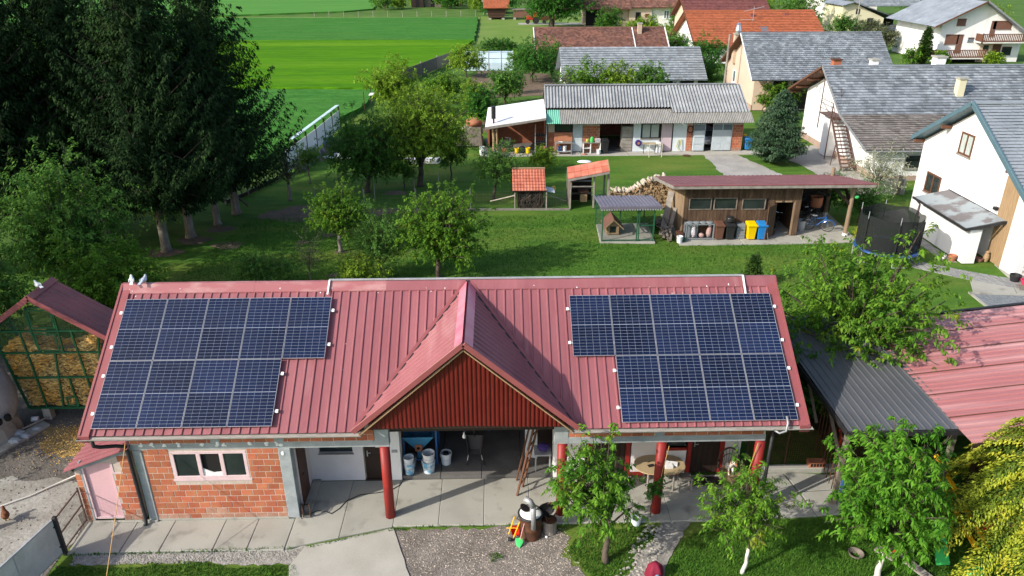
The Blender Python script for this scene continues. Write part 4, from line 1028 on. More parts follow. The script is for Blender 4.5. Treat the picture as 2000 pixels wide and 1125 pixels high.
# grey tank and rubble at the left edge
tk = thing('cement_tank', 'rounded grey cement tank at the left edge beside the crib', 'tank', (-6.35, 4.5, 0))
build('shell', MB().lathe([(.75, -.05), (.95, .45), (1.12, .8), (1.2, 1.2), (1.12, 1.8), (.95, 2.3), (.65, 2.7), (.3, 2.95), (0, 3.0)], (-6.35, 4.5, 0), 28), M['tank_wall'], tk, smooth=True)
build('base', MB().lathe([(1.1, -.05), (1.05, .35), (.9, .62), (.5, .7)], (-6.35, 4.5, 0), 16), M['concrete'], tk)
for i in range(2):
    build('vent', MB().tube([(-5.37 + i * .2, 3.98 + i * .17, .88 + i * .05), (-5.27 + i * .2, 3.86 + i * .17, .87 + i * .05)], .1, 12), M['dark_hole'], tk)
rnd = random.Random(2)
labs = ['broken concrete lump nearest the yard slab', 'flat broken concrete piece beside the tank base', 'small angular rubble piece under the tank', 'grey rubble block leaning on the tank base', 'chipped stone at the left edge below the tank']
for i, (x, y, s) in enumerate([(-4.95, 4.35, .2), (-5.15, 4.1, .24), (-4.8, 4.75, .16), (-5.3, 4.5, .26), (-5.6, 3.7, .2)]):
    mb = MB().ell((x, y, .03), (s, s * .7, s * .45), 7, 5, Matrix.Rotation(rnd.random() * 3, 3, 'Z'))
    solo('rubble', mb, M['tank_wall'], labs[i], 'rubble', 'rubble beside the tank')
tag(build('yard_slab', MB().slab([(-5.9, 3.0), (-5.3, 3.3), (-4.5, 5.0), (-4.9, 5.25)], -.1, .04), M['concrete'], bevel=.015), kind='structure')
solo('rough_pole', MB().tube([(-5.2, 4.6, .12), (-4.75, 5.3, .1)], .03, 7), M['grey_wood'], 'short weathered pole lying beside the yard slab', 'pole')

# pigeons
def pigeon(x, y, z, rz_, m, label, tail_m=None):
    t = thing('pigeon', label, 'pigeon', (x, y, z), 'pigeons on the roofs')
    R = Matrix.Rotation(rz_, 3, 'Z'); o = V((x, y, z))
    def p(a): return o + R @ V(a)
    bd = [(-.09, 0, .115, .03), (-.05, 0, .12, .06), (.02, 0, .135, .072), (.08, 0, .165, .055), (.105, 0, .205, .035), (.115, 0, .235, .033), (.135, 0, .245, .022), (.15, 0, .24, .006)]
    build('body', MB().tube([p(b[:3]) for b in bd], [b[3] for b in bd], 10), M[m], t, smooth=True)
    build('tail', MB().prism([p((-.06, -.035, .125)), p((-.06, .035, .125)), p((-.22, .045, .075)), p((-.22, -.045, .075))], (0, 0, .015)), M[tail_m or m], t)
    for s in (-1, 1):
        build('wing', MB().ell(p((-.01, s * .055, .135)), (.11, .02, .05), 8, 6, R), M[m], t, smooth=True)
        build('leg', MB().cyl(p((.01, s * .025, .07)), p((.015, s * .025, 0)), .007, None, 6), M['beak'], t)
    build('beak', MB().cyl(p((.148, 0, .24)), p((.175, 0, .232)), .007, .002, 6), M['beak'], t)
pigeon(.0, 3.62, 5.70, 1.9, 'pigeon_white', 'white pigeon perched at the left end of the barn ridge')
pigeon(.33, 3.64, 5.70, 1.35, 'pigeon_grey', 'blue grey pigeon standing beside the white one on the ridge')
pigeon(-3.98, 5.6, 4.72, 2.6, 'pigeon_white', 'white pigeon facing left on the corn crib roof')

# porch and garage contents
def reel():
    t = thing('cable_reel', 'black cable reel standing against the corner of the brick wall', 'cable reel', (5.03, .42, 0))
    a = V((4.97, .36, .2)); d = V((.14, .05, 0))
    mb = MB()
    for k in range(14): 
        c = a + d * (k / 13)
        mb.tube([c + V((-d.y, d.x, 0)).normalized() * (.15 * math.cos(q)) + V((0, 0, .15 * math.sin(q))) for q in [2 * PI * i / 18 for i in range(19)]], .01, 5, False)
    build('cable_winding', mb, M['black_plastic'], t)
    for e in (a - d * .15, a + d * 1.15):
        mb = MB().tube([e + V((-d.y, d.x, 0)).normalized() * (.18 * math.cos(q)) + V((0, 0, .18 * math.sin(q))) for q in [2 * PI * i / 20 for i in range(21)]], .012, 6, False)
        build('flange', mb, M['rust'], t)
    build('stand', MB().tube([(4.93, .25, 0), (4.97, .36, .42), (5.13, .42, .42), (5.18, .3, 0)], .012, 6), M['black_metal'], t)
reel()
pts = [(5.1, .42, .012), (5.3, .55, .012), (5.55, .52, .012), (5.72, .42, .012), (5.9, .62, .012), (6.05, .95, .012), (6.4, 1.2, .012), (6.9, 1.28, .012), (7.25, 1.36, .012), (7.5, 1.6, .012), (7.58, 1.85, .012), (7.6, 2.0, .11)]
solo('extension_cord', MB().tube(pts, .012, 6), M['black_plastic'], 'thin black extension cord curving across the porch concrete', 'cord', smooth=True)

hp = thing('grain_hopper', 'light blue feed hopper machine at the left of the garage', 'hopper', (8.0, 2.7, .1))
T0, T1 = (7.56, 2.42), (8.46, 3.3)
mb = MB().add([(T0[0], T0[1], 1.08), (T1[0], T0[1], 1.08), (T1[0], T1[1], 1.08), (T0[0], T1[1], 1.08), (7.92, 2.62, .52), (8.08, 2.62, .52), (8.08, 2.8, .52), (7.92, 2.8, .52)], [(0, 1, 5, 4), (1, 2, 6, 5), (2, 3, 7, 6), (3, 0, 4, 7)])
build('funnel', mb, M['hopper_blue'], hp)
build('rim', MB().bar((T0[0], T0[1], 1.1), (T1[0], T0[1], 1.1), .04).bar((T1[0], T0[1], 1.1), (T1[0], T1[1], 1.1), .04).bar((T0[0], T1[1], 1.1), (T1[0], T1[1], 1.1), .04), M['hopper_blue'], hp)
build('outlet', MB().box(7.95, 2.58, .2, 8.07, 2.72, .52), M['hopper_blue'], hp)
build('slide_plate', MB().box(7.9, 2.5, .55, 8.12, 2.52, .78), M['terracotta'], hp)
build('slide_hole', MB().cyl((8.0, 2.5, .66), (8.0, 2.494, .66), .05, .05, 14), M['dark_hole'], hp)
for x, y in ((7.58, 2.44), (8.56, 2.44), (7.58, 3.3), (8.56, 3.3)):
    build('leg', MB().box(x - .03, y - .03, .1, x + .03, y + .03, 1.55 if x > 8 else 1.08), M['frame_blue'], hp)
build('cross_rail', MB().bar((7.6, 2.44, .3), (8.56, 2.44, .3), .05), M['frame_blue'], hp)
build('side_panel', MB().box(8.53, 2.46, .8, 8.56, 3.3, 1.6), M['frame_blue'], hp)

def bucket(x, y, z, h, r, m, label, grp='white paint buckets in the garage', content=None):
    t = thing('bucket', label, 'bucket', (x, y, z), grp)
    build('pail', MB().lathe([(r * .82, 0), (r * .86, h * .3), (r * .95, h * .85), (r * .95, h * .86), (r * 1.02, h * .88), (r * 1.02, h * .97), (r, h), (r * .93, h), (r * .9, h * .5), (r * .86, h * .25)], (x, y, z), 20), M[m], t, smooth=False)
    build('bottom', MB().cyl((x, y, z + .005), (x, y, z + h * .25), r * .8, r * .84, 20), M[content or m], t)
    build('bail', MB().tube([(x + r * 1.02 * math.cos(q), y - r * (.3 + .72 * abs(math.sin(q))), z + h * (.9 - .35 * math.sin(q))) for q in [PI * i / 10 for i in range(11)]], .004, 5), M['galv'], t)
    return t
bucket(7.76, 2.06, .1, .38, .16, 'bucket_blue', 'blue stained white bucket at the bottom of the left stack')
bucket(7.75, 2.05, .36, .33, .155, 'bucket', 'grey white bucket stacked on the blue stained bucket')
bucket(7.78, 2.4, .1, .36, .16, 'bin_grey', 'dark grey bucket half hidden behind the left bucket stack')
bucket(8.33, 2.13, .1, .40, .20, 'bucket_blue', 'wide paint splashed bucket at the bottom of the middle stack')
bucket(8.34, 2.13, .42, .36, .19, 'bucket', 'wide pale bucket on top of the middle stack')
bucket(8.83, 2.5, .1, .4, .17, 'bucket', 'single white bucket with a dark pot inside by the hopper', content='black_plastic')
solo('pot', MB().lathe([(.07, 0), (.09, .12), (.08, .14), (.06, .13)], (8.83, 2.5, .36), 14), M['black_plastic'], 'small black pot standing inside the single white bucket', 'pot')
wb = thing('wheelbarrow', 'grey wheelbarrow tipped up on end in the garage doorway', 'wheelbarrow', (9.7, 2.5, .1))
mb = MB().add([(9.45, 2.5, 1.12), (9.97, 2.5, 1.12), (9.9, 2.45, .42), (9.52, 2.45, .42), (9.5, 2.66, 1.05), (9.92, 2.66, 1.05), (9.85, 2.62, .5), (9.57, 2.62, .5)], [(4, 5, 6, 7), (0, 4, 7, 3), (1, 2, 6, 5), (0, 1, 5, 4), (3, 7, 6, 2)])
build('tray', mb, M['tray_grey'], wb)
build('tray_rim', MB().tube([(9.45, 2.49, 1.12), (9.97, 2.49, 1.12), (9.9, 2.44, .42), (9.52, 2.44, .42), (9.45, 2.49, 1.12)], .016, 6), M['black_metal'], wb)
for s in (-1, 1):
    hd_ = build('handle', MB().tube([(9.71 + s * .2, 2.44, .42), (9.71 + s * .22, 2.42, .3), (9.71 + s * .28, 2.36, .13)], .016, 6), M['galv'], wb)
    build('grip', MB().tube([(9.71 + s * .235, 2.4, .26), (9.71 + s * .285, 2.34, .12)], .024, 8), M['black_plastic'], hd_)
    build('leg', MB().tube([(9.71 + s * .2, 2.6, .42), (9.71 + s * .16, 2.55, .12)], .016, 6), M['black_metal'], wb)
build('wheel', MB().tube([(9.71, 2.78 + .17 * math.cos(q), 1.1 + .17 * math.sin(q)) for q in [2 * PI * i / 18 for i in range(19)]], .04, 8), M['black_plastic'], wb, smooth=True)
rm = thing('red_machine', 'red machine on a blue stand deep in the garage', 'machine', (9.75, 4.2, .1))
build('body', MB().box(9.5, 4.0, .55, 10.1, 4.5, 1.0), M['red_paint'], rm, bevel=.03)
build('label_plate', MB().box(9.95, 3.98, .7, 10.08, 3.998, .85), M['white_paint'], rm)
for x in (9.35, 10.12): build('leg', MB().box(x - .025, 4.1, .1, x + .025, 4.15, 1.3), M['frame_blue'], rm)
build('rail', MB().bar((9.35, 4.12, .8), (9.5, 4.12, .8), .04), M['frame_blue'], rm)
mw = thing('lawn_mower', 'black ride-on mower with a yellow patch at the back', 'mower', (10.9, 5.0, .1))
build('body', MB().box(10.6, 4.6, .3, 11.2, 5.6, .7).box(10.7, 4.5, .4, 11.1, 4.7, .6), M['black_plastic'], mw, bevel=.05)
build('badge', MB().cyl((10.9, 4.49, .58), (10.9, 4.47, .58), .09, .09, 12), M['toy_yellow'], mw)
for x in (10.52, 11.28): build('wheel', MB().cyl((x - .08, 4.75, .3), (x + .08, 4.75, .3), .2, .2, 16), M['black_plastic'], mw)
solo('door_leaf', MB().prism([(11.25, 2.75, .1), (11.62, 2.65, .1), (11.62, 2.85, 1.9), (11.25, 2.95, 1.9)], (0, .05, 0)), M['door_blue'], 'pale blue panelled leaf leaning at the right inside the garage', 'door leaf')
solo('work_stand', MB().box(11.5, 2.0, .68, 12.0, 2.5, .72).box(11.52, 2.02, .1, 11.56, 2.06, .68).box(11.94, 2.02, .1, 11.98, 2.06, .68).bar((11.54, 2.04, .66), (11.96, 2.04, .66), .03), M['galv'], 'light metal work stand beside the right garage pier', 'stand')
solo('sack', MB().ell((11.78, 2.22, .84), (.2, .17, .13), 10, 7), M['purple'], 'dark purple sack lying on the metal work stand', 'sack', smooth=True)
ld = thing('stepladder', 'rusty brown folding ladder leaning in front of the garage', 'ladder', (11.1, 1.4, 0))
for f, tp in (((10.95, 1.06, 0), (11.62, 1.75, 2.75)), ((11.12, 1.02 + .42, 0), (11.78, 2.0, 2.75)), ((10.96, 1.75, .0), (11.5, 1.86, 2.7))):
    build('rail', MB().bar(f, tp, .06, .035), M['brown_wood'], ld)
for i in range(1, 9):
    t_ = i / 9.5
    a = lerp((10.95, 1.06, 0), (11.62, 1.75, 2.75), t_); b = lerp((11.12, 1.44, 0), (11.78, 2.0, 2.75), t_)
    build('rung', MB().bar(a, b, .03), M['brown_wood'], ld)
lb = thing('light_bulb', 'bare white light bulb hanging in the garage opening', 'light bulb', (9.48, 1.0, 2.1))
build('bulb', MB().lathe([(0, 0), (.035, .01), (.05, .05), (.04, .1), (.025, .13), (.025, .19)], (9.48, 1.0, 2.08), 14), M['white_paint'], lb, smooth=True)
build('wire', MB().cyl((9.48, 1.0, 2.27), (9.48, 1.0, 3.1), .006, None, 6), M['black_plastic'], lb)

# porch table, stools, chair, dog
tb = thing('oval_table', 'oval wooden table standing behind the middle red column', 'table', (15.12, 1.42, 0))
n = 32; pts = [(15.12 + .74 * (abs(math.cos(t)) ** .8) * (1 if math.cos(t) > 0 else -1), 1.42 + .47 * (abs(math.sin(t)) ** .8) * (1 if math.sin(t) > 0 else -1)) for t in [2 * PI * i / n for i in range(n)]]
build('tabletop', MB().slab(pts, .72, .755), M['table_top'], tb, bevel=.008)
for x, y in ((14.75, 1.15), (15.5, 1.15), (14.75, 1.7), (15.5, 1.7)): build('leg', MB().cyl((x, y, .0), (x, y, .72), .03, .035, 8), M['grey_wood'], tb)
for i, (x, y, a) in enumerate([(15.35, 1.28, .1), (15.3, 1.46, .7), (15.52, 1.4, -.3)]):
    R = Matrix.Rotation(a, 3, 'Z'); h = .05 + .03 * (i == 0)
    mb = MB().prism([V((x, y, .757)) + R @ V(q) for q in ((-.11, -.08, 0), (.11, -.08, 0), (.11, .08, 0), (-.11, .08, 0))], (0, 0, h))
    solo('paper_stack', mb, M['skin_paper'], ['white paper stack nearest the front edge of the oval table', 'white paper stack behind the others on the oval table', 'rightmost white paper stack on the oval table'][i], 'papers', 'papers on the porch table')
solo('tablet', MB().prism([(14.78, 1.28, .757), (14.95, 1.33, .757), (14.93, 1.44, .757), (14.75, 1.39, .757)], (0, 0, .012)), M['black_plastic'], 'black tablet lying on the left part of the oval table', 'tablet')
solo('spectacles', MB().tube([(14.6, 1.52, .765), (14.75, 1.55, .765), (14.78, 1.5, .775), (14.92, 1.58, .765)], .008, 5), M['black_plastic'], 'thin black spectacles near the far edge of the table', 'spectacles')
def stool(x, y, label):
    t = thing('stool', label, 'stool', (x, y, 0), 'wooden stools by the porch table')
    for i in range(3): build('seat_board', MB().box(x - .2, y - .17 + i * .115, .43, x + .2, y - .065 + i * .115, .46), M['grey_wood'], t, bevel=.004)
    for sx in (-.16, .16):
        for sy in (-.13, .13): build('leg', MB().bar((x + sx, y + sy, .43), (x + sx * 1.1, y + sy * 1.1, 0), .04), M['grey_wood'], t)
    build('stretcher', MB().bar((x - .16, y - .13, .2), (x + .16, y - .13, .2), .03), M['grey_wood'], t)
    return t
stool(15.85, 1.22, 'weathered wooden stool at the right end of the oval table')
st2 = stool(14.0, 1.35, 'low weathered stool left of the oval table behind the leaves')
solo('cushion', MB().box(15.68, 1.1, .462, 16.02, 1.36, .5), M['old_wood'], 'folded worn cushion on the right wooden stool', 'cushion', bevel=.015)
ch = thing('wicker_chair', 'dark wicker armchair with a fan back against the porch wall', 'chair', (17.25, 1.5, 0))
cx, cy = 17.25, 1.55
arch = [(cx + .3 * math.cos(t), cy + .22, .62 + .42 * math.sin(t)) for t in [PI * i / 14 for i in range(15)]]
build('back_frame', MB().tube([(cx + .3, cy + .18, .35)] + arch + [(cx - .3, cy + .18, .35)], .025, 8), M['wicker'], ch, smooth=True)
arch2 = [(cx + .22 * math.cos(t), cy + .2, .58 + .26 * math.sin(t)) for t in [PI * i / 10 for i in range(11)]]
build('back_frame', MB().tube(arch2, .012, 6), M['wicker'], ch)
for i in range(9):
    t = PI * (i + .7) / 9.4
    build('back_cane', MB().bar((cx + .1 * math.cos(t), cy + .19, .42), (cx + .3 * math.cos(t), cy + .22, .62 + .42 * math.sin(t)), .012), M['wicker'], ch)
build('seat', MB().cyl((cx, cy - .05, .33), (cx, cy - .05, .38), .3, .3, 20), M['oak'], ch)
build('skirt', MB().cyl((cx, cy - .05, .05), (cx, cy - .05, .33), .24, .29, 20), M['oak'], ch)
for s in (-1, 1): build('arm', MB().tube([(cx + s * .3, cy + .18, .62), (cx + s * .36, cy - .1, .58), (cx + s * .33, cy - .3, .5), (cx + s * .28, cy - .32, .3), (cx + s * .25, cy - .28, 0)], .025, 8), M['wicker'], ch, smooth=True)
dg = thing('dog', 'small white and tan dog sitting in the wicker chair', 'dog', (17.25, 1.45, .38))
bd_ = [((17.2, 1.62, .46), .09), ((17.2, 1.55, .55), .105), ((17.22, 1.48, .66), .09), ((17.25, 1.42, .75), .065), ((17.27, 1.38, .82), .075), ((17.29, 1.32, .83), .06), ((17.31, 1.25, .80), .035), ((17.32, 1.21, .795), .022)]
mb = MB().tube([b[0] for b in bd_], [b[1] for b in bd_], 12)
for s in (-1, 1): mb.tube([(17.22 + s * .06, 1.46, .62), (17.23 + s * .065, 1.42, .48), (17.23 + s * .06, 1.38, .4), (17.24 + s * .06, 1.34, .385)], [.04, .03, .025, .028], 8)
build('body', mb, M['dog_coat'], dg, smooth=True)
dm('dog_tan', (0.30, 0.13, 0.06), fine=.1, rough=.95)
for s in (-1, 1): build('ear', MB().prism([(17.27 + s * .055, 1.38, .88), (17.27 + s * .095, 1.37, .87), (17.28 + s * .10, 1.33, .79), (17.28 + s * .07, 1.34, .82)], (0, .012, 0)), M['dog_tan'], dg)
build('nose', MB().ell((17.325, 1.19, .80), (.014, .012, .012), 8, 6), M['black_plastic'], dg)
for s in (-1, 1): build('eye', MB().ell((17.295 + s * .032, 1.268, .85), (.009, .009, .009), 6, 5), M['black_plastic'], dg)

# ropes
solo('rope', MB().tube([(.84, -.1, 2.9), (.92, -1.2, 1.9), (1.05, -2.9, .5)], .01, 5), M['rope'], 'thin orange rope running down from the eaves past the outhouse', 'rope')
solo('rope', MB().tube([(14.98, .12, 2.36), (14.87, .1, 1.6), (14.78, .1, .9)], .01, 5), M['rope'], 'orange twine tied down the middle red column', 'rope')
solo('rope', MB().tube([(17.36, .12, 2.4), (17.3, .3, 1.4), (17.22, .5, .5)], .012, 5), M['rope_yellow'], 'yellow green rope hanging beside the right red column', 'rope')
# barrel boiler and its neighbours
bl = thing('barrel_boiler', 'rusty barrel boiler with white lidded kettle and stovepipe', 'boiler', (11.27, -.47, -.04))
build('barrel', MB().lathe([(.30, 0), (.31, .02), (.3, .06), (.305, .3), (.315, .32), (.305, .34), (.3, .66), (.32, .68), (.31, .72)], (11.27, -.47, -.04), 26), M['rust'], bl, smooth=True)
build('kettle_rim', MB().lathe([(.27, .70), (.345, .70), (.35, .735), (.3, .75), (.27, .74)], (11.27, -.47, -.04), 28), M['black_metal'], bl, smooth=True)
build('lid', MB().lathe([(.30, .74), (.26, .775), (.15, .80), (0, .81)], (11.27, -.47, -.04), 26), M['white_paint'], bl, smooth=True)
build('stovepipe', MB().tube([(11.33, -.78, .42), (11.33, -.79, 1.2)], .065, 14).tube([(11.33, -.79, 1.16), (11.24, -.74, 1.3), (11.1, -.66, 1.34)], [.075, .085, .085], 14), M['grey_metal'], bl, smooth=True)
build('pan', MB().cyl((11.1, -.42, .80), (11.12, -.42, .84), .12, .14, 16), M['black_metal'], bl)
build('handle', MB().tube([(10.95, -.5, .5), (10.9, -.52, .55), (10.95, -.5, .62)], .012, 6), M['black_metal'], bl)
tub = thing('black_tub', 'long black metal tub leaning on the barrel boiler', 'tub', (11.55, -.35, 0))
mb = MB()
R = Matrix.Rotation(.55, 3, 'Y') @ Matrix.Rotation(0.25, 3, 'X')
prof = [(.0, .5), (.12, .46), (.17, .3), (.18, 0), (.17, -.35), (.1, -.5), (0, -.52)]
vs = []; nn = 9
for r_, z in prof:
    for k in range(nn):
        t = PI * k / (nn - 1)
        vs.append(V((11.56, -.42, .60)) + R @ V((r_ * 1.2 * math.cos(t), .14 * (r_ / .18) * math.sin(t), z)))
fs = [(i * nn + k, i * nn + k + 1, (i + 1) * nn + k + 1, (i + 1) * nn + k) for i in range(len(prof) - 1) for k in range(nn - 1)]
build('shell', MB().add(vs, fs), M['black_metal'], tub, smooth=True)
build('handle', MB().tube([V((11.56, -.42, .60)) + R @ V(q) for q in ((-.1, 0, .48), (-.08, -.02, .6), (.06, -.02, .6), (.1, 0, .48))], .018, 7), M['rust'], tub)
sp = thing('tree_stump', 'upright sawn log beside the boiler used as a block', 'stump', (11.8, -.38, -.04))
build('bark', MB().lathe([(.19, 0), (.185, .2), (.19, .42)], (11.8, -.38, -.04), 16), M['bark_pale'], sp)
build('cut_face', MB().cyl((11.8, -.38, .36), (11.8, -.38, .385), .185, .18, 16), M['rust'], sp)
solo('bracket', MB().tube([(11.72, -.45, .39), (11.66, -.5, .62), (11.75, -.42, .44), (11.9, -.34, .42), (11.96, -.32, .55)], .022, 6), M['rust'], 'bent rusty iron bracket lying on the sawn log', 'bracket')
solo('egg_stone', MB().ell((11.7, -.62, -.01), (.04, .035, .035), 8, 6), M['white_paint'], 'small white round stone in front of the sawn log', 'stone', smooth=True)
tw = thing('toy_wheelbarrow', 'red toy wheelbarrow with yellow handles beside the barrel', 'toy', (10.83, -.55, -.04))
build('tray', MB().add([(10.72, -.6, .28), (10.98, -.62, .34), (10.96, -.62, .06), (10.78, -.6, .04), (10.76, -.48, .26), (10.94, -.48, .3), (10.92, -.48, .1), (10.8, -.48, .08)], [(4, 5, 6, 7), (0, 1, 5, 4), (1, 2, 6, 5), (2, 3, 7, 6), (3, 0, 4, 7)]), M['toy_red'], tw)
for a, b in (((10.8, -.66, -.0), (10.98, -.58, .5)), ((10.68, -.6, .1), (10.84, -.52, .62))):
    h_ = build('handle', MB().tube([a, lerp(a, b, .5), b], .018, 7), M['toy_yellow'], tw)
build('crossbar', MB().tube([(10.62, -.56, .27), (10.9, -.6, .3)], .014, 6), M['toy_yellow'], tw)
build('wheel', MB().cyl((10.66, -.70, .02), (10.74, -.72, .02), .055, .055, 14), M['black_plastic'], tw)
sh = thing('toy_shovel', 'green toy shovel with pink handle leaning on the barrel', 'toy', (10.98, -.86, -.04))
build('blade', MB().prism([(10.85, -.84, .13), (11.03, -.82, .15), (11.05, -.9, .06), (10.96, -1.0, -.03), (10.86, -.93, .02)], (0, .015, .02)), M['toy_green'], sh)
build('handle', MB().tube([(10.98, -.84, .13), (11.04, -.76, .36), (11.1, -.7, .56)], .012, 7), M['toy_pink'], sh)
cv = thing('maroon_cover', 'maroon cloth cover with a blue patch at the bottom edge', 'cover', (14.34, -2.05, 0))
vs = []; n = 22
rings = [(0.0, .42, 0), (.09, .40, .03), (.17, .30, .05), (.21, .1, .06), (.23, -.05, .07)]
for r_, z, a in rings:
    for k in range(n):
        t = 2 * PI * k / n; rr = r_ * (1 + (.16 if z < .38 else .05) * math.sin(5 * t + z * 3))
        vs.append((14.34 + rr * math.cos(t), -2.05 + rr * .9 * math.sin(t), z))
fs = [(i * n + k, i * n + (k + 1) % n, (i + 1) * n + (k + 1) % n, (i + 1) * n + k) for i in range(len(rings) - 1) for k in range(n)]
build('cloth', MB().add(vs, fs), M['maroon'], cv, smooth=True)
build('blue_patch', MB().ell((14.36, -2.25, .13), (.07, .03, .09), 10, 7), M['cloth_blue'], cv, smooth=True)
solo('white_pot', MB().lathe([(0, 0), (.12, 0), (.14, .2), (.12, .2), (.1, .05)], (14.2, -.15, -.03), 16), M['bucket'], 'small white pot half hidden beside the path start', 'pot')

# dark carport, pale red roof, mesh fence on the right
cp = thing('carport', 'carport with dark grey ribbed metal roof right of the barn', 'carport', (21.4, 3.2, 0))
mb = MB(); ribbed(mb, (19.8, .22, 2.68), (3.28, 0, .02), (.0, 6.6, .1), 15, .03, .06)
build('roof_sheet', mb, M['roof_grey'], cp)
build('fascia', MB().box(19.8, .17, 2.52, 23.08, .21, 2.67), M['black_metal'], cp)
build('fascia', MB().box(19.76, .22, 2.5, 19.795, 6.8, 2.66), M['black_metal'], cp)
for x, y in ((19.95, .5), (22.9, .5), (19.95, 4.2), (22.9, 4.2), (19.95, 6.6)):
    build('post', MB().box(x - .06, y - .06, -.05, x + .06, y + .06, 2.6), M['old_wood'], cp)
for y in (.7, 2.3, 4.4): build('brace', MB().bar((19.95, y + .0, 1.5), (19.95, y + 1.2, 2.55), .07), M['old_wood'], cp)
build('back_wall', MB().box(20.9, 2.5, -.05, 23.0, 6.7, 2.4), M['dark_wood'], cp)
for i in range(8):
    build('rack_pole', MB().bar((20.1 + .03 * i, 1.0 + i * .25, .1), (20.15 + .02 * i, 1.05 + i * .25, 1.9), .02), M['rust'], cp)
solo('gas_can', MB().box(20.35, .75, -.05, 20.6, 1.05, .4), M['frame_blue'], 'blue can standing inside the dark carport', 'can', bevel=.03)
solo('red_tool', MB().tube([(20.2, 1.4, 1.9), (20.25, 1.3, 1.6), (20.2, 1.35, 1.2)], .04, 8), M['red_paint'], 'red tool hanging under the left edge of the carport', 'tool')
solo('yellow_post', MB().cyl((21.9, .55, -.05), (21.9, .55, 1.6), .06, None, 10), M['rope_yellow'], 'dull yellow post under the front edge of the dark carport', 'post')
rr_ = thing('outbuilding', 'outbuilding with weathered pale red corrugated roof at right edge', 'outbuilding', (27, 2.5, 0))
mb = MB()
for k in range(6):
    mb = MB(); ribbed(mb, (22.75, -.45 + k * 1.12, 2.72 + .004 * (k % 2)), (0, 1.14, 0), (8.6, 0, 1.0), 5, .035, .11)
    build('roof_sheet', mb, M['roof_pale_red'], rr_)
for k in range(1, 6): build('seam_strip', MB().bar((22.76, -.45 + k * 1.12 + .02, 2.745), (31.3, -.45 + k * 1.12 + .02, 3.74), .022, .02), M['bin_brown'], rr_)
build('rear_gutter', MB().bar((22.75, 6.4, 2.72), (31.4, 6.4, 3.7), .1), M['black_metal'], rr_)
build('front_fascia', MB().bar((22.75, -.48, 2.6), (31.4, -.48, 3.6), .04, .2), M['dark_wood'], rr_)
build('wall', MB().prism([(23.3, -.1, -.05), (31, -.1, -.05), (31, -.1, 3.5), (23.3, -.1, 2.62)], (0, .2, 0)), M['dark_wood'], rr_)
build('wall', MB().prism([(23.3, 6.0, -.05), (31, 6.0, -.05), (31, 6.0, 3.5), (23.3, 6.0, 2.62)], (0, .2, 0)), M['dark_wood'], rr_)
build('window', MB().box(23.9, -.13, 1.2, 25.0, -.11, 2.2), M['cloth_blue'], rr_)
mf = thing('mesh_fence', 'rusty wire mesh fence between the porch and the carport', 'fence', (19.3, 2.1, 0))
for x in (17.95, 19.15, 20.35): build('post', MB().cyl((x, 2.2, 0), (x, 2.2, 1.35), .025, None, 8), M['rust'], mf)
mb = MB()
for i in range(36): mb.bar((17.95 + i * .068, 2.2, .15), (17.95 + i * .068, 2.2, 1.3), .006)
for i in range(15): mb.bar((17.95, 2.2, .15 + i * .08), (20.35, 2.2, .15 + i * .08), .006)
build('wire_mesh', mb, M['rust'], mf, kind='stuff')
cb = thing('hollow_block', 'hollow clay block lying at the right end of the mesh fence', 'block', (20.05, 1.95, 0))
build('shell', MB().box(19.8, 1.92, .145, 20.3, 2.15, .32), M['brick_old'], cb)
for i in range(5): build('hole', MB().box(19.84 + i * .09, 1.912, .18, 19.9 + i * .09, 1.919, .28), M['dark_hole'], cb)

# play corner under the golden tree
pf = thing('play_frame', 'yellow wooden play frame half hidden under the golden conifer', 'play frame', (22.7, 0.0, 0))
for a, b in (((22.6, 1.0, 1.25), (23.0, -1.35, .0)), ((22.9, 1.0, 1.25), (23.35, -1.3, .0)), ((22.5, 1.0, 0), (22.55, 1.0, 1.3)), ((22.1, .3, 0), (22.6, 1.0, 1.3))):
    build('beam', MB().bar(a, b, .1, .08), M['toy_yellow'], pf)
for i in range(4): build('rung', MB().bar(lerp((22.6, 1.0, 1.25), (23.0, -1.35, 0), .15 + .2 * i), lerp((22.9, 1.0, 1.25), (23.35, -1.3, 0), .15 + .2 * i), .05), M['toy_yellow'], pf)
solo('slide', MB().prism([(22.1, -.3, .9), (22.4, -.3, .9), (21.9, -2.0, .1), (21.55, -2.0, .1)], (0, 0, .06)), M['toy_green'], 'green plastic slide under the leaves at bottom right', 'slide')
solo('toy_car', MB().ell((23.6, -.7, .2), (.25, .18, .16), 10, 7), M['toy_red'], 'red plastic ride-on toy in the shade of the conifer', 'toy', smooth=True)
solo('green_toy', MB().ell((22.35, -2.35, .15), (.28, .2, .2), 10, 7), M['toy_green'], 'bright green plastic toy at the bottom edge under the conifer', 'toy', smooth=True)
for i, (a, b, l) in enumerate((((20.7, -1.35, .06), (21.3, -2.6, .06), 'pale timber plank lying at the foot of the right tree'), ((20.35, -1.3, .04), (20.7, -1.75, .04), 'short pale board lying left of the long plank'))):
    solo('timber', MB().bar(a, b, .22, .06), M['grey_wood'], l, 'plank')
solo('basket', MB().lathe([(.1, 0), (.17, .05), (.2, .12), (.18, .12), (.12, .05)], (19.72, -1.5, -.03), 16), M['old_wood'], 'shallow wicker dish beside the white trunk', 'dish')
solo('garden_gnome', MB().lathe([(.06, 0), (.08, .12), (.06, .22), (.05, .28), (.02, .36)], (20.75, -1.5, .05), 12), M['red_paint'], 'small dark red garden figure beside the plank', 'figure', smooth=True)
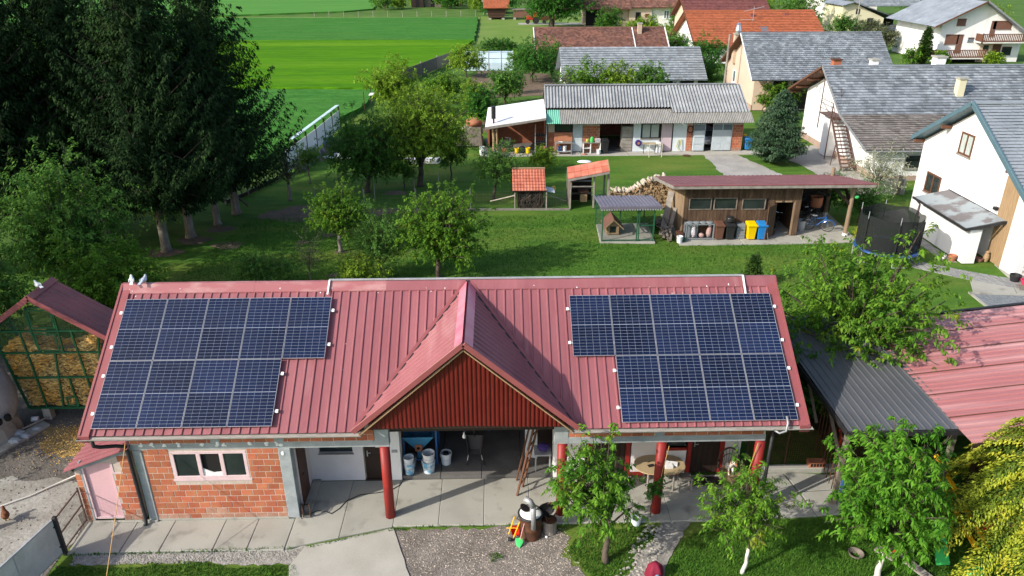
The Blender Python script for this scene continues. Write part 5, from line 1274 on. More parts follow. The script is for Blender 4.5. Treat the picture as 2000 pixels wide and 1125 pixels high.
# ---------------------------------------------------------------- helpers for houses
def tile_roof(parent, name, P, u, v, nu, nv, m, lift=.02, singles=False, jit=.004, seed=1):
    """overlapping tiles on the plane P + s*u + t*v (v runs up the slope); one joined part of real tiles, or one object per tile"""
    rng = np.random.default_rng(seed)
    P = np.array(P, float); u = np.array(u, float); v = np.array(v, float)
    N = np.cross(u, v); N /= np.linalg.norm(N)
    if N[2] < 0: N = -N
    du, dv = u / nu, v / nv
    ud = u / np.linalg.norm(u); vd = v / np.linalg.norm(v)
    V_, F_ = [], []
    objs = 0
    for j in range(nv):
        sh = .5 if j % 2 else 0.0
        cols = [(max(0, i + sh), min(nu, i + 1 + sh)) for i in range(-1 if sh else 0, nu)]
        for a, b in cols:
            if b - a < .05: continue
            k = lift * (1 + rng.uniform(-.2, .35)); w = rng.uniform(-jit, jit, 2)
            g = .006 / max(np.linalg.norm(du), .01)
            p0 = P + du * (a + g) + dv * j + N * k + vd * w[0]; p1 = P + du * (b - g) + dv * j + N * (k + w[1]) + vd * w[0]
            p2 = P + du * (b - g) + dv * (j + 1.1); p3 = P + du * (a + g) + dv * (j + 1.1)
            q0 = p0 - N * lift * .97 + dv * .16; q1 = p1 - N * lift * .97 + dv * .16
            if singles and objs < singles:
                c = (p0 + p2) / 2; mb = MB().add([tuple(x) for x in (p0, p1, p2, p3, q0, q1)], [(0, 1, 2, 3), (4, 5, 1, 0)])
                build('roof_tile', mb, m, parent, at=tuple(c)); objs += 1
            else:
                n = len(V_); V_ += [p0, p1, p2, p3, q0, q1]; F_ += [(n, n + 1, n + 2, n + 3), (n + 4, n + 5, n + 1, n)]
    if V_:
        o = org(parent); me = np_mesh(name, np.array(V_) - np.array(o), np.array(F_))
        ob = mesh_obj(name, me, m, parent, o); ob['kind'] = 'stuff'
    return
def slope(parent, name, P, u, v, m, th=.05):
    u = V(u); v = V(v); N = u.cross(v).normalized()
    if N.z < 0: N = -N
    P = V(P) - N * .006
    mb = MB().add([P, P + u, P + u + v, P + v, P - N * th, P + u - N * th, P + u + v - N * th, P + v - N * th], [(0, 1, 2, 3), (7, 6, 5, 4), (0, 1, 5, 4), (1, 2, 6, 5), (2, 3, 7, 6), (3, 0, 4, 7)])
    return build(name, mb, m, parent)
def win(parent, o, u, n, w, h, fm, gm, fw=.06, mull=0, sill=True, name='window', cross=False):
    """window on a wall face: o lower left corner, u along the wall, n outwards"""
    o = V(o); u = V(u).normalized(); n = V(n).normalized(); z = V((0, 0, 1))
    def bx(mb, a, b, c, d, e, f):
        ps = [o + u * x + z * y + n * t for t in (e, f) for x, y in ((a, c), (b, c), (b, d), (a, d))]
        return mb.add(ps, [(0, 1, 2, 3), (7, 6, 5, 4), (0, 1, 5, 4), (1, 2, 6, 5), (2, 3, 7, 6), (3, 0, 4, 7)])
    mb = bx(MB(), 0, w, 0, fw, .0, .05); bx(mb, 0, w, h - fw, h, 0, .05); bx(mb, 0, fw, fw, h - fw, 0, .05); bx(mb, w - fw, w, fw, h - fw, 0, .05)
    for k in range(mull):
        x = w * (k + 1) / (mull + 1); bx(mb, x - fw / 2, x + fw / 2, fw, h - fw, 0, .05)
    if cross: bx(mb, fw, w - fw, h / 2 - fw / 3, h / 2 + fw / 3, 0, .048)
    f = build(name, mb, M[fm], parent)
    for k in range(mull + 1):
        x0 = w * k / (mull + 1); x1 = w * (k + 1) / (mull + 1)
        build('pane', bx(MB(), x0 + fw * .5, x1 - fw * .5, fw, h - fw, .004, .012), M[gm], f)
    if sill: build('sill', bx(MB(), -.06, w + .06, -.06, 0, 0, .1), M['grey_wood'] if fm != 'white_paint' else M['white_paint'], f)
    return f
def blk(x, y, n, L, H, parent, m):
    pass

# ---------------------------------------------------------------- kennel and dog house on the lawn
kn = thing('dog_kennel', 'green wire dog run with a flat grey ribbed metal roof', 'kennel', (17.4, 22.6, 0))
kx0, kx1, ky0, ky1 = 16.1, 18.95, 21.35, 24.1
build('base_slab', MB().slab([(16.0, 21.3), (18.95, 21.1), (19.1, 24.25), (16.15, 24.15)], -.05, .05), M['concrete'], kn, bevel=.015)
for x, y in ((kx0, ky0), (kx1 - .1, ky0), (17.95, ky0), (18.05, ky0 - .02), (kx0, ky1), (kx1 - .1, ky1), (17.5, ky1)):
    build('post', MB().box(x - .03, y - .03, .05, x + .03, y + .03, 1.84), M['fence_green'], kn)
for a, b in (((kx0, ky0, .12), (kx1 - .1, ky0, .12)), ((kx0, ky1, 1.0), (kx1 - .1, ky1, 1.0)), ((kx0, ky0, 1.8), (kx0, ky1, 1.66)), ((kx1 - .1, ky0, 1.8), (kx1 - .1, ky1, 1.66)), ((kx0, ky1, 1.66), (kx1 - .1, ky1, 1.66)), ((kx0, ky0, 1.8), (kx1 - .1, ky0, 1.8)), ((18.05, ky0, .95), (kx1 - .1, ky0, .95))):
    build('rail', MB().bar(a, b, .045), M['fence_green'], kn)
for x in (kx0, kx1 - .1):
    build('side_net', MB().add([(x, ky0, .1), (x, ky1, .1), (x, ky1, 1.66), (x, ky0, 1.8)], [(0, 1, 2, 3)]), M['net_green'], kn)
mb = MB()
for i in range(40): mb.bar((kx0 + i * .07, ky1, .1), (kx0 + i * .07, ky1, 1.66), .006)
for i in range(16): mb.bar((kx0, ky1, .1 + .1 * i), (kx1 - .1, ky1, .1 + .1 * i), .006)
for i in range(40): mb.bar((kx0 + i * .07, ky0, .1), (kx0 + i * .07, ky0, 1.8), .004)
build('wire_mesh', mb, M['fence_green'], kn, kind='stuff')
dm('kennel_roof', (0.13, 0.12, 0.155), (0.17, 0.155, 0.19), scale=1.2, fine=.08, rough=.45, spec=.4)
mb = MB(); ribbed(mb, (15.88, 21.15, 2.08), (3.3, .0, 0), (.05, 3.2, -.42), 17, .028, .07)
build('roof_sheet', mb, M['kennel_roof'], kn)
build('roof_edge', MB().box(15.88, 21.11, 1.94, 19.18, 21.14, 2.07), M['kennel_roof'], kn)
mb = MB()
for i in range(24): mb.box(15.95 + i * .135, 21.125, 1.86, 16.03 + i * .135, 21.15, 1.945)
build('roof_fringe', mb, M['galv'], kn, kind='stuff')
dh = thing('dog_house', 'little wooden dog house with a brown gable roof inside the run', 'dog house', (16.85, 22.6, .05))
build('walls', MB().prism([(16.5, 22.3, .1), (17.15, 22.3, .1), (17.15, 22.3, .58), (16.83, 22.3, .92), (16.5, 22.3, .58)], (0, .95, 0)), M['oak'], dh)
build('doorway', MB().prism([(16.66, 22.29, .2), (16.99, 22.29, .2), (16.99, 22.29, .56), (16.66, 22.29, .56)], (0, .012, 0)), M['dark_hole'], dh)
for i in range(6): build('plank', MB().box(16.5, 22.283, .1 + i * .14, 16.655, 22.299, .23 + i * .14) if i < 4 else MB().box(16.66, 22.283, .57, 16.99, 22.299, .69) if i == 4 else MB().box(17.0, 22.283, .1, 17.15, 22.299, .56), M['oak'], dh)
for s in (-1, 1):
    build('roof_slope', MB().prism([(16.83, 22.12, .98), (16.83 + s * .55, 22.12, .46), (16.83 + s * .55, 22.12, .50), (16.83, 22.12, 1.03)], (0, 1.35, 0)), M['tile_brown'], dh)
    build('barge_board', MB().bar((16.83, 22.1, .98), (16.83 + s * .56, 22.1, .45), .03, .06), M['oak'], dh)

# ---------------------------------------------------------------- wooden shed
sd = thing('wooden_shed', 'long brown plank shed with low red roof and an open bay', 'shed', (25, 22, 0))
SY = 22.0
rnd = random.Random(6)
def planks(x0, x1, z0, z1, y, skip=()):
    x = x0
    while x < x1 - .02:
        w = rnd.uniform(.15, .21); xb = min(x + w, x1)
        segs = [(z0, z1 if callable(z1) is False else z1((x + xb) / 2))]
        for sx0, sx1, sz0, sz1 in skip:
            if xb > sx0 + .02 and x < sx1 - .02:
                ns = []
                for a, b in segs:
                    if a < sz0: ns.append((a, min(b, sz0)))
                    if b > sz1: ns.append((max(a, sz1), b))
                segs = ns
        d = rnd.uniform(0, .018)
        for a, b in segs:
            if b - a > .03: build('plank', MB().box(x + .006, y - .02 - d, a, xb - .006, y, b), M['plank'], sd)
        x = xb
build('wall_backing', MB().box(20.6, SY + .002, .03, 25.5, SY + .05, 2.92).box(26.45, SY + .002, .03, 26.8, SY + .05, 2.92).box(25.5, SY + .002, 1.95, 26.45, SY + .05, 2.92), M['dark_wood'], sd)
SK = [(20.78, 22.0, 1.58, 2.24), (22.12, 23.38, 1.58, 2.24), (23.64, 24.92, 1.56, 2.18), (25.5, 26.45, 0, 1.95)]
planks(20.55, 26.85, .08, 2.9, SY, SK)
for i, (a, b, c, d) in enumerate(SK[:3]):
    w = win(sd, (a, SY - .015, c), (1, 0, 0), (0, -1, 0), b - a, d - c, 'old_wood', 'glass_dark', .05, sill=False)
# left end wall, paler battens
x = 0
mb = None
for i in range(17):
    y = SY + .02 + i * .225
    build('batten', MB().box(20.5, y, .08, 20.545, y + .19, 2.95 - i * .055), M['plank_pale'], sd)
build('end_backing', MB().prism([(20.55, SY + .02, .05), (20.55, 25.9, .05), (20.55, 25.9, 2.0), (20.55, SY + .02, 2.9)], (.05, 0, 0)), M['dark_wood'], sd)
build('back_wall', MB().box(20.6, 25.85, .03, 30.0, 25.92, 1.95), M['dark_wood'], sd)
build('inner_wall', MB().prism([(26.8, SY + .05, .03), (26.8, 25.85, .03), (26.8, 25.85, 2.0), (26.8, SY + .05, 2.9)], (.08, 0, 0)), M['plank'], sd)
# open plank door
dd = build('door', MB().prism([(24.85, 21.3, .1), (25.5, 21.93, .1), (25.5, 21.93, 1.9), (24.85, 21.3, 1.9)], (.03, -.03, 0)), M['plank'], sd)
build('door_frame', MB().box(26.45, SY - .03, .05, 26.55, SY + .05, 1.98).box(25.46, SY - .032, 1.95, 26.55, SY + .05, 2.03), M['plank_pale'], sd)
for z in (.4, 1.5): build('ledge', MB().bar((24.9, 21.31, z), (25.48, 21.88, z), .03, .1), M['plank'], dd)
# roof: nearly flat, red ribbed sheet falling to the rear, timber fascia
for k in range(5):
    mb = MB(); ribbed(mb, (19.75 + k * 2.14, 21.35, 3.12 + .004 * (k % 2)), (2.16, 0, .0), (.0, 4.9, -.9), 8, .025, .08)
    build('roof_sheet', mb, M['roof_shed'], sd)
build('fascia', MB().box(19.75, 21.31, 2.93, 30.4, 21.345, 3.10), M['grey_wood'], sd)
build('fascia_cap', MB().box(19.72, 21.29, 3.1, 30.43, 21.36, 3.15), M['trim_red'], sd)
build('fascia', MB().prism([(19.72, 21.35, 2.92), (19.72, 26.2, 2.03), (19.72, 26.2, 2.2), (19.72, 21.35, 3.1)], (.03, 0, 0)), M['grey_wood'], sd)
build('soffit', MB().prism([(19.76, 21.36, 2.93), (20.5, 21.36, 2.93), (20.5, 26.2, 2.04), (19.76, 26.2, 2.04)], (0, 0, .03)), M['grey_wood'], sd)
build('head_beam', MB().box(26.85, SY - .1, 2.72, 30.2, SY + .1, 2.92), M['post_wood'], sd)
for x, y in ((29.55, 21.98), (29.9, 25.5)):
    p = build('post', MB().cyl((x, y, .1), (x + .02, y, 2.85), .12, .1, 12), M['post_wood'], sd)
    build('post_base', MB().cyl((x, y, .02), (x, y, .16), .15, .14, 12), M['white_paint'], p)
for a, b in (((29.55, SY, 1.75), (28.5, SY, 2.75)), ((29.55, SY, 1.75), (29.6, 23.2, 2.6)), ((29.9, 25.4, 1.2), (28.8, 25.4, 2.1))): build('brace', MB().bar(a, b, .13), M['dark_wood'], sd)
# things kept in the open bay
rnd = random.Random(8)
for i, (nm, a, r_, m_, l) in enumerate([('storage_drum', (27.4, 22.9, .03), .26, 'galv', 'grey metal drum at the left side of the open shed bay'), ('pot_large', (28.75, 24.4, .9), .34, 'terracotta', 'round terracotta coloured tub on the pile in the bay')]):
    solo(nm, MB().lathe([(r_ * .9, 0), (r_, .2), (r_, .55), (r_ * 1.06, .58), (r_ * .9, .58)], a, 18), M[m_], l, 'tub')
mb = MB()
for i in range(70):
    x, y = rnd.uniform(27.1, 29.2), rnd.uniform(24.0, 25.6); z = rnd.uniform(.1, 1.6)
    d = V((rnd.uniform(-.5, .5), rnd.uniform(-.3, .3), rnd.uniform(-.3, .5)))
    mb.bar((x, y, z), V((x, y, z)) + d, rnd.uniform(.03, .09), rnd.uniform(.03, .2))
tag(build('clutter', mb, M['black_metal']), kind='stuff')
def wheel(mb, c, r, t=.022, axis=None):
    axis = V(axis or (0, 1, 0)).normalized(); a = axis.cross(V((0, 0, 1))).normalized(); b = axis.cross(a)
    return mb.tube([V(c) + a * r * math.cos(q) + b * r * math.sin(q) for q in [2 * PI * i / 24 for i in range(25)]], t, 7, False)
def bike(x, y, ang, frame, label, lean=0.1, z=.03):
    t = thing('bicycle', label, 'bicycle', (x, y, z), 'bicycles at the shed')
    R = Matrix.Rotation(ang, 3, 'Z') @ Matrix.Rotation(lean, 3, 'X'); o = V((x, y, z))
    p = lambda q: o + R @ V(q)
    ax = R @ V((0, 1, 0))
    for cx_ in (-.52, .52):
        w_ = build('wheel', wheel(MB(), p((cx_, 0, .34)), .33, .02, ax), M['black_plastic'], t)
        build('rim', wheel(MB(), p((cx_, 0, .34)), .30, .012, ax), M['chrome'], w_)
        mb = MB()
        for k in range(10):
            q = PI * k / 10; mb.bar(p((cx_ + .3 * math.cos(q), 0, .34 + .3 * math.sin(q))), p((cx_ - .3 * math.cos(q), 0, .34 - .3 * math.sin(q))), .004)
        build('spokes', mb, M['chrome'], w_, kind='stuff')
    mb = MB()
    for a, b in (((-.52, 0, .34), (-.08, 0, .3)), ((-.52, 0, .34), (-.18, 0, .78)), ((-.08, 0, .3), (-.2, 0, .85)), ((-.08, 0, .3), (.36, 0, .75)), ((-.18, 0, .72), (.36, 0, .82)), ((.52, 0, .34), (.34, 0, .95))): mb.tube([p(a), p(b)], .018, 7)
    build('frame', mb, M[frame], t)
    build('handlebar', MB().tube([p((.2, -.28, 1.0)), p((.33, -.2, 1.04)), p((.36, 0, 1.0)), p((.33, .2, 1.04)), p((.2, .28, 1.0))], .013, 6), M['chrome'], t)
    build('saddle', MB().ell(p((-.22, 0, .9)), (.14, .07, .045), 10, 6, R), M['white_paint'] if frame == 'bike_blue' else M['black_plastic'], t)
    build('mudguard', MB().tube([p((.52 + .37 * math.cos(q), 0, .34 + .37 * math.sin(q))) for q in [.1 + 2.6 * i / 10 for i in range(11)]], .02, 6), M[frame], t)
    return t
bike(28.3, 22.75, -.35, 'bike_blue', 'blue bicycle with white saddle parked in the open shed bay')
bike(25.9, 22.7, 1.2, 'black_metal', 'dark bicycle half hidden in the shed doorway')
bike(27.75, 23.6, .2, 'black_metal', 'black bicycle behind the blue one in the shed bay')
solo('broom', MB().cyl((25.05, 21.2, .05), (24.95, 21.55, 1.0), .014, None, 6), M['grey_wood'], 'thin grey broom stick leaning on the open shed door', 'broom')
solo('wall_lamp', MB().ell((29.75, 21.85, 2.25), (.12, .1, .1), 8, 6), M['toy_green'], 'small bright green box on the shed corner post', 'box')

# bins along the shed wall
def wheelie(x, y, m, label, h=.93, lid=None):
    t = thing('wheelie_bin', label, 'bin', (x, y, .03), 'bins lined up at the wooden shed')
    w, d = .24, .27
    a = [(x - w * .8, y - d * .75, .08), (x + w * .8, y - d * .75, .08), (x + w * .8, y + d * .8, .08), (x - w * .8, y + d * .8, .08), (x - w, y - d, h - .08), (x + w, y - d, h - .08), (x + w, y + d, h - .02), (x - w, y + d, h - .02)]
    build('body', MB().add(a, [(0, 3, 2, 1), (4, 5, 6, 7), (0, 1, 5, 4), (1, 2, 6, 5), (2, 3, 7, 6), (3, 0, 4, 7)]), M[m], t, bevel=.02)
    build('rim', MB().add([(x - w - .03, y - d - .03, h - .12), (x + w + .03, y - d - .03, h - .12), (x + w + .03, y + d, h - .06), (x - w - .03, y + d, h - .06), (x - w - .03, y - d - .03, h - .06), (x + w + .03, y - d - .03, h - .06), (x + w + .03, y + d, h), (x - w - .03, y + d, h)], [(0, 3, 2, 1), (4, 5, 6, 7), (0, 1, 5, 4), (1, 2, 6, 5), (2, 3, 7, 6), (3, 0, 4, 7)]), M[m], t)
    build('lid', MB().add([(x - w - .04, y - d - .06, h - .05), (x + w + .04, y - d - .06, h - .05), (x + w + .04, y + d + .03, h + .02), (x - w - .04, y + d + .03, h + .02), (x - w * .8, y - d * .8, h + .0), (x + w * .8, y - d * .8, h + .0), (x + w * .9, y + d, h + .07), (x - w * .9, y + d, h + .07)], [(0, 3, 2, 1), (4, 5, 6, 7), (0, 1, 5, 4), (1, 2, 6, 5), (2, 3, 7, 6), (3, 0, 4, 7)]), M[lid or m], t, bevel=.02)
    build('handle', MB().bar((x - w * .7, y + d + .07, h), (x + w * .7, y + d + .07, h), .035), M[m], t)
    for s in (-1, 1): build('wheel', MB().cyl((x + s * (w * .8), y + d * .9, .11), (x + s * (w * .8 + .05), y + d * .9, .11), .09, None, 12), M['black_plastic'], t)
    return t
wheelie(22.45, 21.62, 'bin_brown', 'brown wheelie bin beside the grey waste sack rack')
wheelie(23.02, 21.6, 'black_plastic', 'black wheelie bin carrying a round black drum')
solo('drum_lid', MB().lathe([(.17, 0), (.22, .04), (.22, .2), (.2, .24), (.14, .25), (.14, .3), (0, .3)], (23.02, 21.68, .99), 18), M['black_plastic'], 'round black tub sitting on the lid of the black bin', 'tub', smooth=False)
wb_ = wheelie(24.17, 21.55, 'bin_yellow', 'bright yellow wheelie bin at the shed wall')
wheelie(24.72, 21.55, 'bin_blue', 'bright blue wheelie bin beside the yellow one')
solo('bin_print', MB().prism([(22.93, 21.372, .5), (23.1, 21.372, .5), (23.1, 21.362, .56), (22.93, 21.362, .56)], (0, -.006, 0)), M['galv'], 'small pale sticker on the front of the black bin', 'sticker')
for i in range(5):
    solo('grey_crate', MB().box(23.42, 21.55, .03 + i * .165, 23.88, 21.95, .185 + i * .165), M['bin_grey'], ['lowest', 'second lowest', 'middle', 'second highest', 'topmost'][i] + ' grey crate in the stack between black and yellow bins', 'crate', 'stacked grey crates', bevel=.02)
rk = thing('waste_sack_rack', 'grey four part sack rack with round lids at the shed', 'sack rack', (21.35, 21.7, .03))
for x in (20.65, 22.13):
    for y in (21.5, 21.9): build('post', MB().box(x - .03, y - .03, .03, x + .03, y + .03, .92), M['bin_grey'], rk)
for a, b in (((20.65, 21.5, .9), (22.13, 21.5, .9)), ((20.65, 21.9, .9), (22.13, 21.9, .9)), ((20.65, 21.5, .1), (22.13, 21.5, .1)), ((20.65, 21.5, .9), (20.65, 21.9, .9)), ((22.13, 21.5, .9), (22.13, 21.9, .9))): build('rail', MB().bar(a, b, .05), M['bin_grey'], rk)
for i in range(4): build('lid', MB().lathe([(.185, .0), (.19, .03), (.14, .06), (0, .065)], (20.86 + i * .355, 21.7, .93), 18), M['bin_grey'], rk)
for i in range(4):
    if i < 2 or i > 2: build('divider', MB().box(20.66 + i * .36 + .12, 21.68, .1, 20.66 + i * .36 + .3, 21.72, .88), M['bin_grey'], rk)
for i, (x, m_, l, h) in enumerate([(21.1, 'bag_white', 'white plastic sack hanging second in the rack', .38), (21.55, 'bag_mixed', 'low heap of pale rubbish on the floor under the rack', .14), (21.95, 'bag_mixed', 'colourful red and white sack at the right of the rack', .36)]):
    mb = MB().ell((x, 21.7, .08 + h), (.15, .15, h), 10, 8)
    for k, q in enumerate(mb.v): mb.v[k] = (q[0] + .02 * math.sin(9 * q[2] + i), q[1] + .02 * math.cos(11 * q[2]), q[2])
    solo('waste_sack', mb, M[m_], l, 'sack', 'sacks in the rack')
bk = bucket(20.25, 21.15, .03, .36, .17, 'bucket', 'white bucket on the ground left of the sack rack', 'white buckets at the shed')
solo('watering_can', MB().cyl((20.5, 21.3, .03), (20.5, 21.3, .25), .11, .1, 14), M['fence_green'], 'small dark green can beside the white bucket', 'can')
solo('rust_box', MB().box(20.2, 21.6, .0, 20.55, 22.0, .4), M['rust'], 'rusty brown box behind the white bucket', 'box', bevel=.02)
# leaning boards and scrap heap at the left end
lbd = [((19.55, 22.35, .0), (20.35, 24.3, 1.9), .34, 'pale wide board leaning against the left end of the shed'), ((19.75, 21.9, .0), (20.4, 23.3, 1.25), .2, 'grey narrow board leaning below the pale one')]
for a, b, w_, l in lbd: solo('board', MB().bar(a, b, w_, .04), M['grey_wood'], l, 'board')
mb = MB(); rnd = random.Random(12)
for i in range(70):
    t = rnd.random(); x = 19.35 + .6 * rnd.random() + .25 * t; y = 21.6 + 2.6 * rnd.random(); z = rnd.uniform(.03, .75) * (1 - .5 * abs(y - 22.9))
    d = V((rnd.uniform(-.15, .25), rnd.uniform(.3, .9), rnd.uniform(-.25, .2)))
    c = V((x, y, max(z, .06))); mb.bar(c - d * .5 + V((0, 0, .02)), c + d * .5, rnd.uniform(.05, .14), rnd.uniform(.02, .06))
sc = thing('scrap_wood_pile', 'heap of grey scrap boards at the left end of the shed', 'wood pile', (19.7, 22.8, 0))
build('boards', mb, M['old_wood'], sc, kind='stuff')

# firewood stack behind the shed
wp = thing('firewood_stack', 'long stack of split firewood with pale ends behind the kennel', 'firewood', (18.9, 26.9, 0))
def wtop(x): return 1.18 if x < 18.5 else 1.18 + (x - 18.5) * .62 if x < 19.7 else min(2.0, 1.92 + .1 * math.sin(5 * x))
mb = MB(); mw_ = MB(); rnd = random.Random(4)
x = 17.25
for x0, x1 in ((17.35, 18.95), (19.05, 21.0)):
    z = .12
    zz = .12
    while zz < 2.1:
        x = x0 + rnd.uniform(0, .05)
        while x < x1:
            r = rnd.uniform(.055, .095)
            if zz + r < wtop(x):
                n_ = rnd.choice([3, 4, 5, 6]); ph = rnd.random() * 6
                sq = [((r * 1.05) * math.cos(2 * PI * k / n_ + ph), (r * 1.05) * math.sin(2 * PI * k / n_ + ph)) for k in range(n_)]
                yy = 26.6 + .25 * (x - 17.3) / 3 + rnd.uniform(-.06, .06)
                mb.prism([(x + a, yy, zz + b) for a, b in sq], (0, .5, 0))
            x += r * 1.75
        zz += .13
for i in range(60):
    x = rnd.uniform(17.4, 21.0); z = wtop(x) + rnd.uniform(-.02, .08); r = rnd.uniform(.045, .08); y0 = rnd.uniform(26.5, 27.0)
    d = V((rnd.uniform(-.1, .1), .45, 0)); n_ = 5; ph = rnd.random() * 6
    mw_.prism([(x + r * math.cos(2 * PI * k / n_ + ph), y0, z + r * math.sin(2 * PI * k / n_ + ph)) for k in range(n_)], d)
build('logs', mb, M['log_end'], wp, kind='stuff'); build('top_logs', mw_, M['log_white'], wp, kind='stuff')
for x in (17.2, 19.0): build('post', MB().cyl((x, 26.5, 0), (x, 26.5, 1.3), .05, None, 8), M['grey_wood'], wp)

# hen huts, run fence
hh = thing('hen_house', 'small hen house with an orange red pantile roof', 'hen house', (12.5, 27.8, 0))
build('walls', MB().box(11.75, 27.25, .05, 13.3, 28.6, 1.2), M['dark_wood'], hh)
build('doorway', MB().box(11.95, 27.23, .12, 13.1, 27.249, 1.0), M['dark_hole'], hh)
hP, hu, hv = V((11.45, 27.0, 1.15)), V((2.0, 0, 0)), V((0, 1.55, .95))
slope(hh, 'roof_board', hP - V((0, 0, .02)), hu, hv, M['dark_wood'])
tN = hu.cross(hv).normalized()
for j in range(7):
    for i in range(11):
        a = hP + hu * (i / 11) + hv * (j / 7.3); b = hu / 11; c = hv * (1.12 / 7.3)
        l = tN * .045
        vs = [a + l, a + b * .35 + l * 1.6, a + b * .75 + l, a + b * .98 + l * .6, a + c, a + b * .35 + c + l * .6, a + b * .75 + c, a + b * .98 + c]
        build('roof_tile', MB().add(vs, [(0, 1, 5, 4), (1, 2, 6, 5), (2, 3, 7, 6), (0, 3, 2, 1)]), M['tile_hut'], hh, at=tuple(a))
slope(hh, 'rear_slope', (11.45, 28.55, 2.1), (2.0, 0, 0), (0, 1.2, -.8), M['tile_hut'])
build('ridge', MB().bar((11.43, 28.55, 2.14), (13.47, 28.55, 2.14), .16, .06), M['oak'], hh)
solo('tin_sheet', MB().prism([(13.35, 27.3, 1.05), (14.0, 27.25, .95), (14.0, 27.9, 1.05), (13.35, 27.95, 1.15)], (0, 0, .015)), M['door_blue'], 'pale tin sheet propped beside the red tiled hen house', 'tin sheet')
solo('ramp_pole', MB().cyl((10.1, 27.6, .35), (11.6, 27.3, .8), .035, None, 8), M['log_white'], 'pale pole running left from the hen house roof', 'pole')
solo('ramp_pole', MB().cyl((13.6, 27.6, .75), (14.8, 27.9, .2), .03, None, 8), M['grey_wood'], 'grey pole sloping down between the two hen houses', 'pole')
mb = MB(); rnd = random.Random(3)
for i in range(40):
    x = rnd.uniform(11.7, 13.3); mb.tube([(x, 27.1, .05), (x + rnd.uniform(-.3, .3), 27.08, .5), (x + rnd.uniform(-.5, .5), 27.05, rnd.uniform(.7, 1.1))], .008, 4)
vn = thing('dry_vine', 'bare twiggy vine over the front of the red tiled hen house', 'vine', (12.5, 27.1, 0)); build('twigs', mb, M['bark'], vn, kind='stuff')
h2 = thing('poultry_shelter', 'open fronted poultry shelter with a tilted salmon tile roof', 'shelter', (15.6, 28, 0))
for x, y, z in ((14.95, 27.2, 1.9), (16.35, 27.2, 2.1), (17.2, 27.2, 2.2), (14.9, 28.8, 2.0), (17.2, 28.8, 2.3)): build('post', MB().box(x - .05, y - .05, 0, x + .05, y + .05, z), M['grey_wood'], h2)
build('back_wall', MB().prism([(14.9, 28.7, .0), (16.4, 28.7, 0), (16.4, 28.7, 2.0), (14.9, 28.7, 1.9)], (0, .06, 0)), M['dark_wood'], h2)
for i in range(7): build('plank', MB().box(14.88, 27.2 + i * .2, .05, 14.93, 27.38 + i * .2, 1.9), M['old_wood'], h2)
p0, uu, vv = V((14.75, 26.95, 1.88)), V((2.45, 0, .45)), V((.05, 1.3, .35))
for i in range(6):
    for j in range(2):
        a = p0 + uu * (i / 6) + vv * (j / 2); l = uu.cross(vv).normalized() * .04
        vs = [a + l, a + uu / 6.15 + l, a + uu / 6.15 + vv * .55, a + vv * .55, a, a + uu / 6.15]
        build('roof_tile', MB().add(vs, [(0, 1, 2, 3), (4, 5, 1, 0)]), M['tile_hut'], h2, at=tuple(a))
build('roof_board', MB().bar(p0 + V((0, -.03, -.07)), p0 + uu + V((0, -.03, -.07)), .04, .12), M['grey_wood'], h2)
build('roof_edge', MB().bar(p0 + uu, p0 + uu + vv, .06, .1), M['oak'], h2)
slope(h2, 'roof_deck', p0 - V((0, 0, .06)), uu, vv, M['dark_wood'])
build('perch_rail', MB().bar((15.0, 27.2, 1.35), (16.4, 27.2, 1.35), .06), M['grey_wood'], h2)
build('hen_box', MB().box(15.6, 27.6, .25, 16.0, 28.1, .75), M['oak'], h2); build('tin_cover', MB().box(15.45, 27.45, .9, 16.1, 28.3, .93), M['rust'], h2)
build('nest_box', MB().box(15.15, 28.2, 1.5, 15.5, 28.6, 1.68), M['oak'], h2)
for i in range(3): build('shelf', MB().box(15.0, 28.35, .5 + .4 * i, 16.35, 28.65, .53 + .4 * i), M['grey_wood'], h2)
build('side_net', MB().add([(16.4, 27.2, .05), (17.2, 27.2, .05), (17.2, 27.2, 2.1), (16.4, 27.2, 2.0)], [(0, 1, 2, 3)]), M['net_green'], h2)
build('side_frame', MB().bar((17.2, 27.2, 2.2), (17.25, 28.9, 2.3), .07).bar((16.4, 27.2, 2.2), (17.2, 27.2, 2.25), .06), M['black_metal'], h2)
solo('white_cloth', MB().ell((15.9, 28.9, 2.42), (.45, .3, .07), 10, 6), M['white_paint'], 'crumpled white cloth behind the tilted salmon roof', 'cloth')
solo('yellow_feeder', MB().lathe([(0, 0), (.13, .02), (.16, .15), (.12, .3), (.05, .36), (0, .36)], (14.1, 29.5, .35), 14), M['toy_yellow'], 'yellow feeder hanging on the grass behind the hen houses', 'feeder')
fp = [(-.5, 27.5), (2.5, 27.3), (5.6, 27.4), (8.9, 27.3), (11.6, 27.1), (13.5, 27.1), (14.95, 27.1)]
rf = thing('run_fence', 'low wire run fence on grey posts along the hen houses', 'fence', (7, 27.3, 0))
for x, y in fp: build('post', MB().cyl((x, y, 0), (x, y, 1.25), .045, None, 8), M['grey_wood'], rf)
mb = MB()
for (a, b) in zip(fp, fp[1:]):
    n_ = 14
    for k in range(6): mb.bar((a[0], a[1], .1 + k * .2), (b[0], b[1], .1 + k * .2), .004)
    for k in range(n_): p = lerp(a, b, k / n_); mb.bar((p[0], p[1], .05), (p[0], p[1], 1.1), .004)
build('wire_mesh', mb, M['wire'], rf, kind='stuff')
build('kerb', MB().bar((5.6, 27.15, .0), (14.9, 26.95, .0), .1, .12), M['grey_wood'], rf)
tp = [(5.1, 31.3), (2.8, 29.4), (.4, 30.4), (6.8, 30.0)]
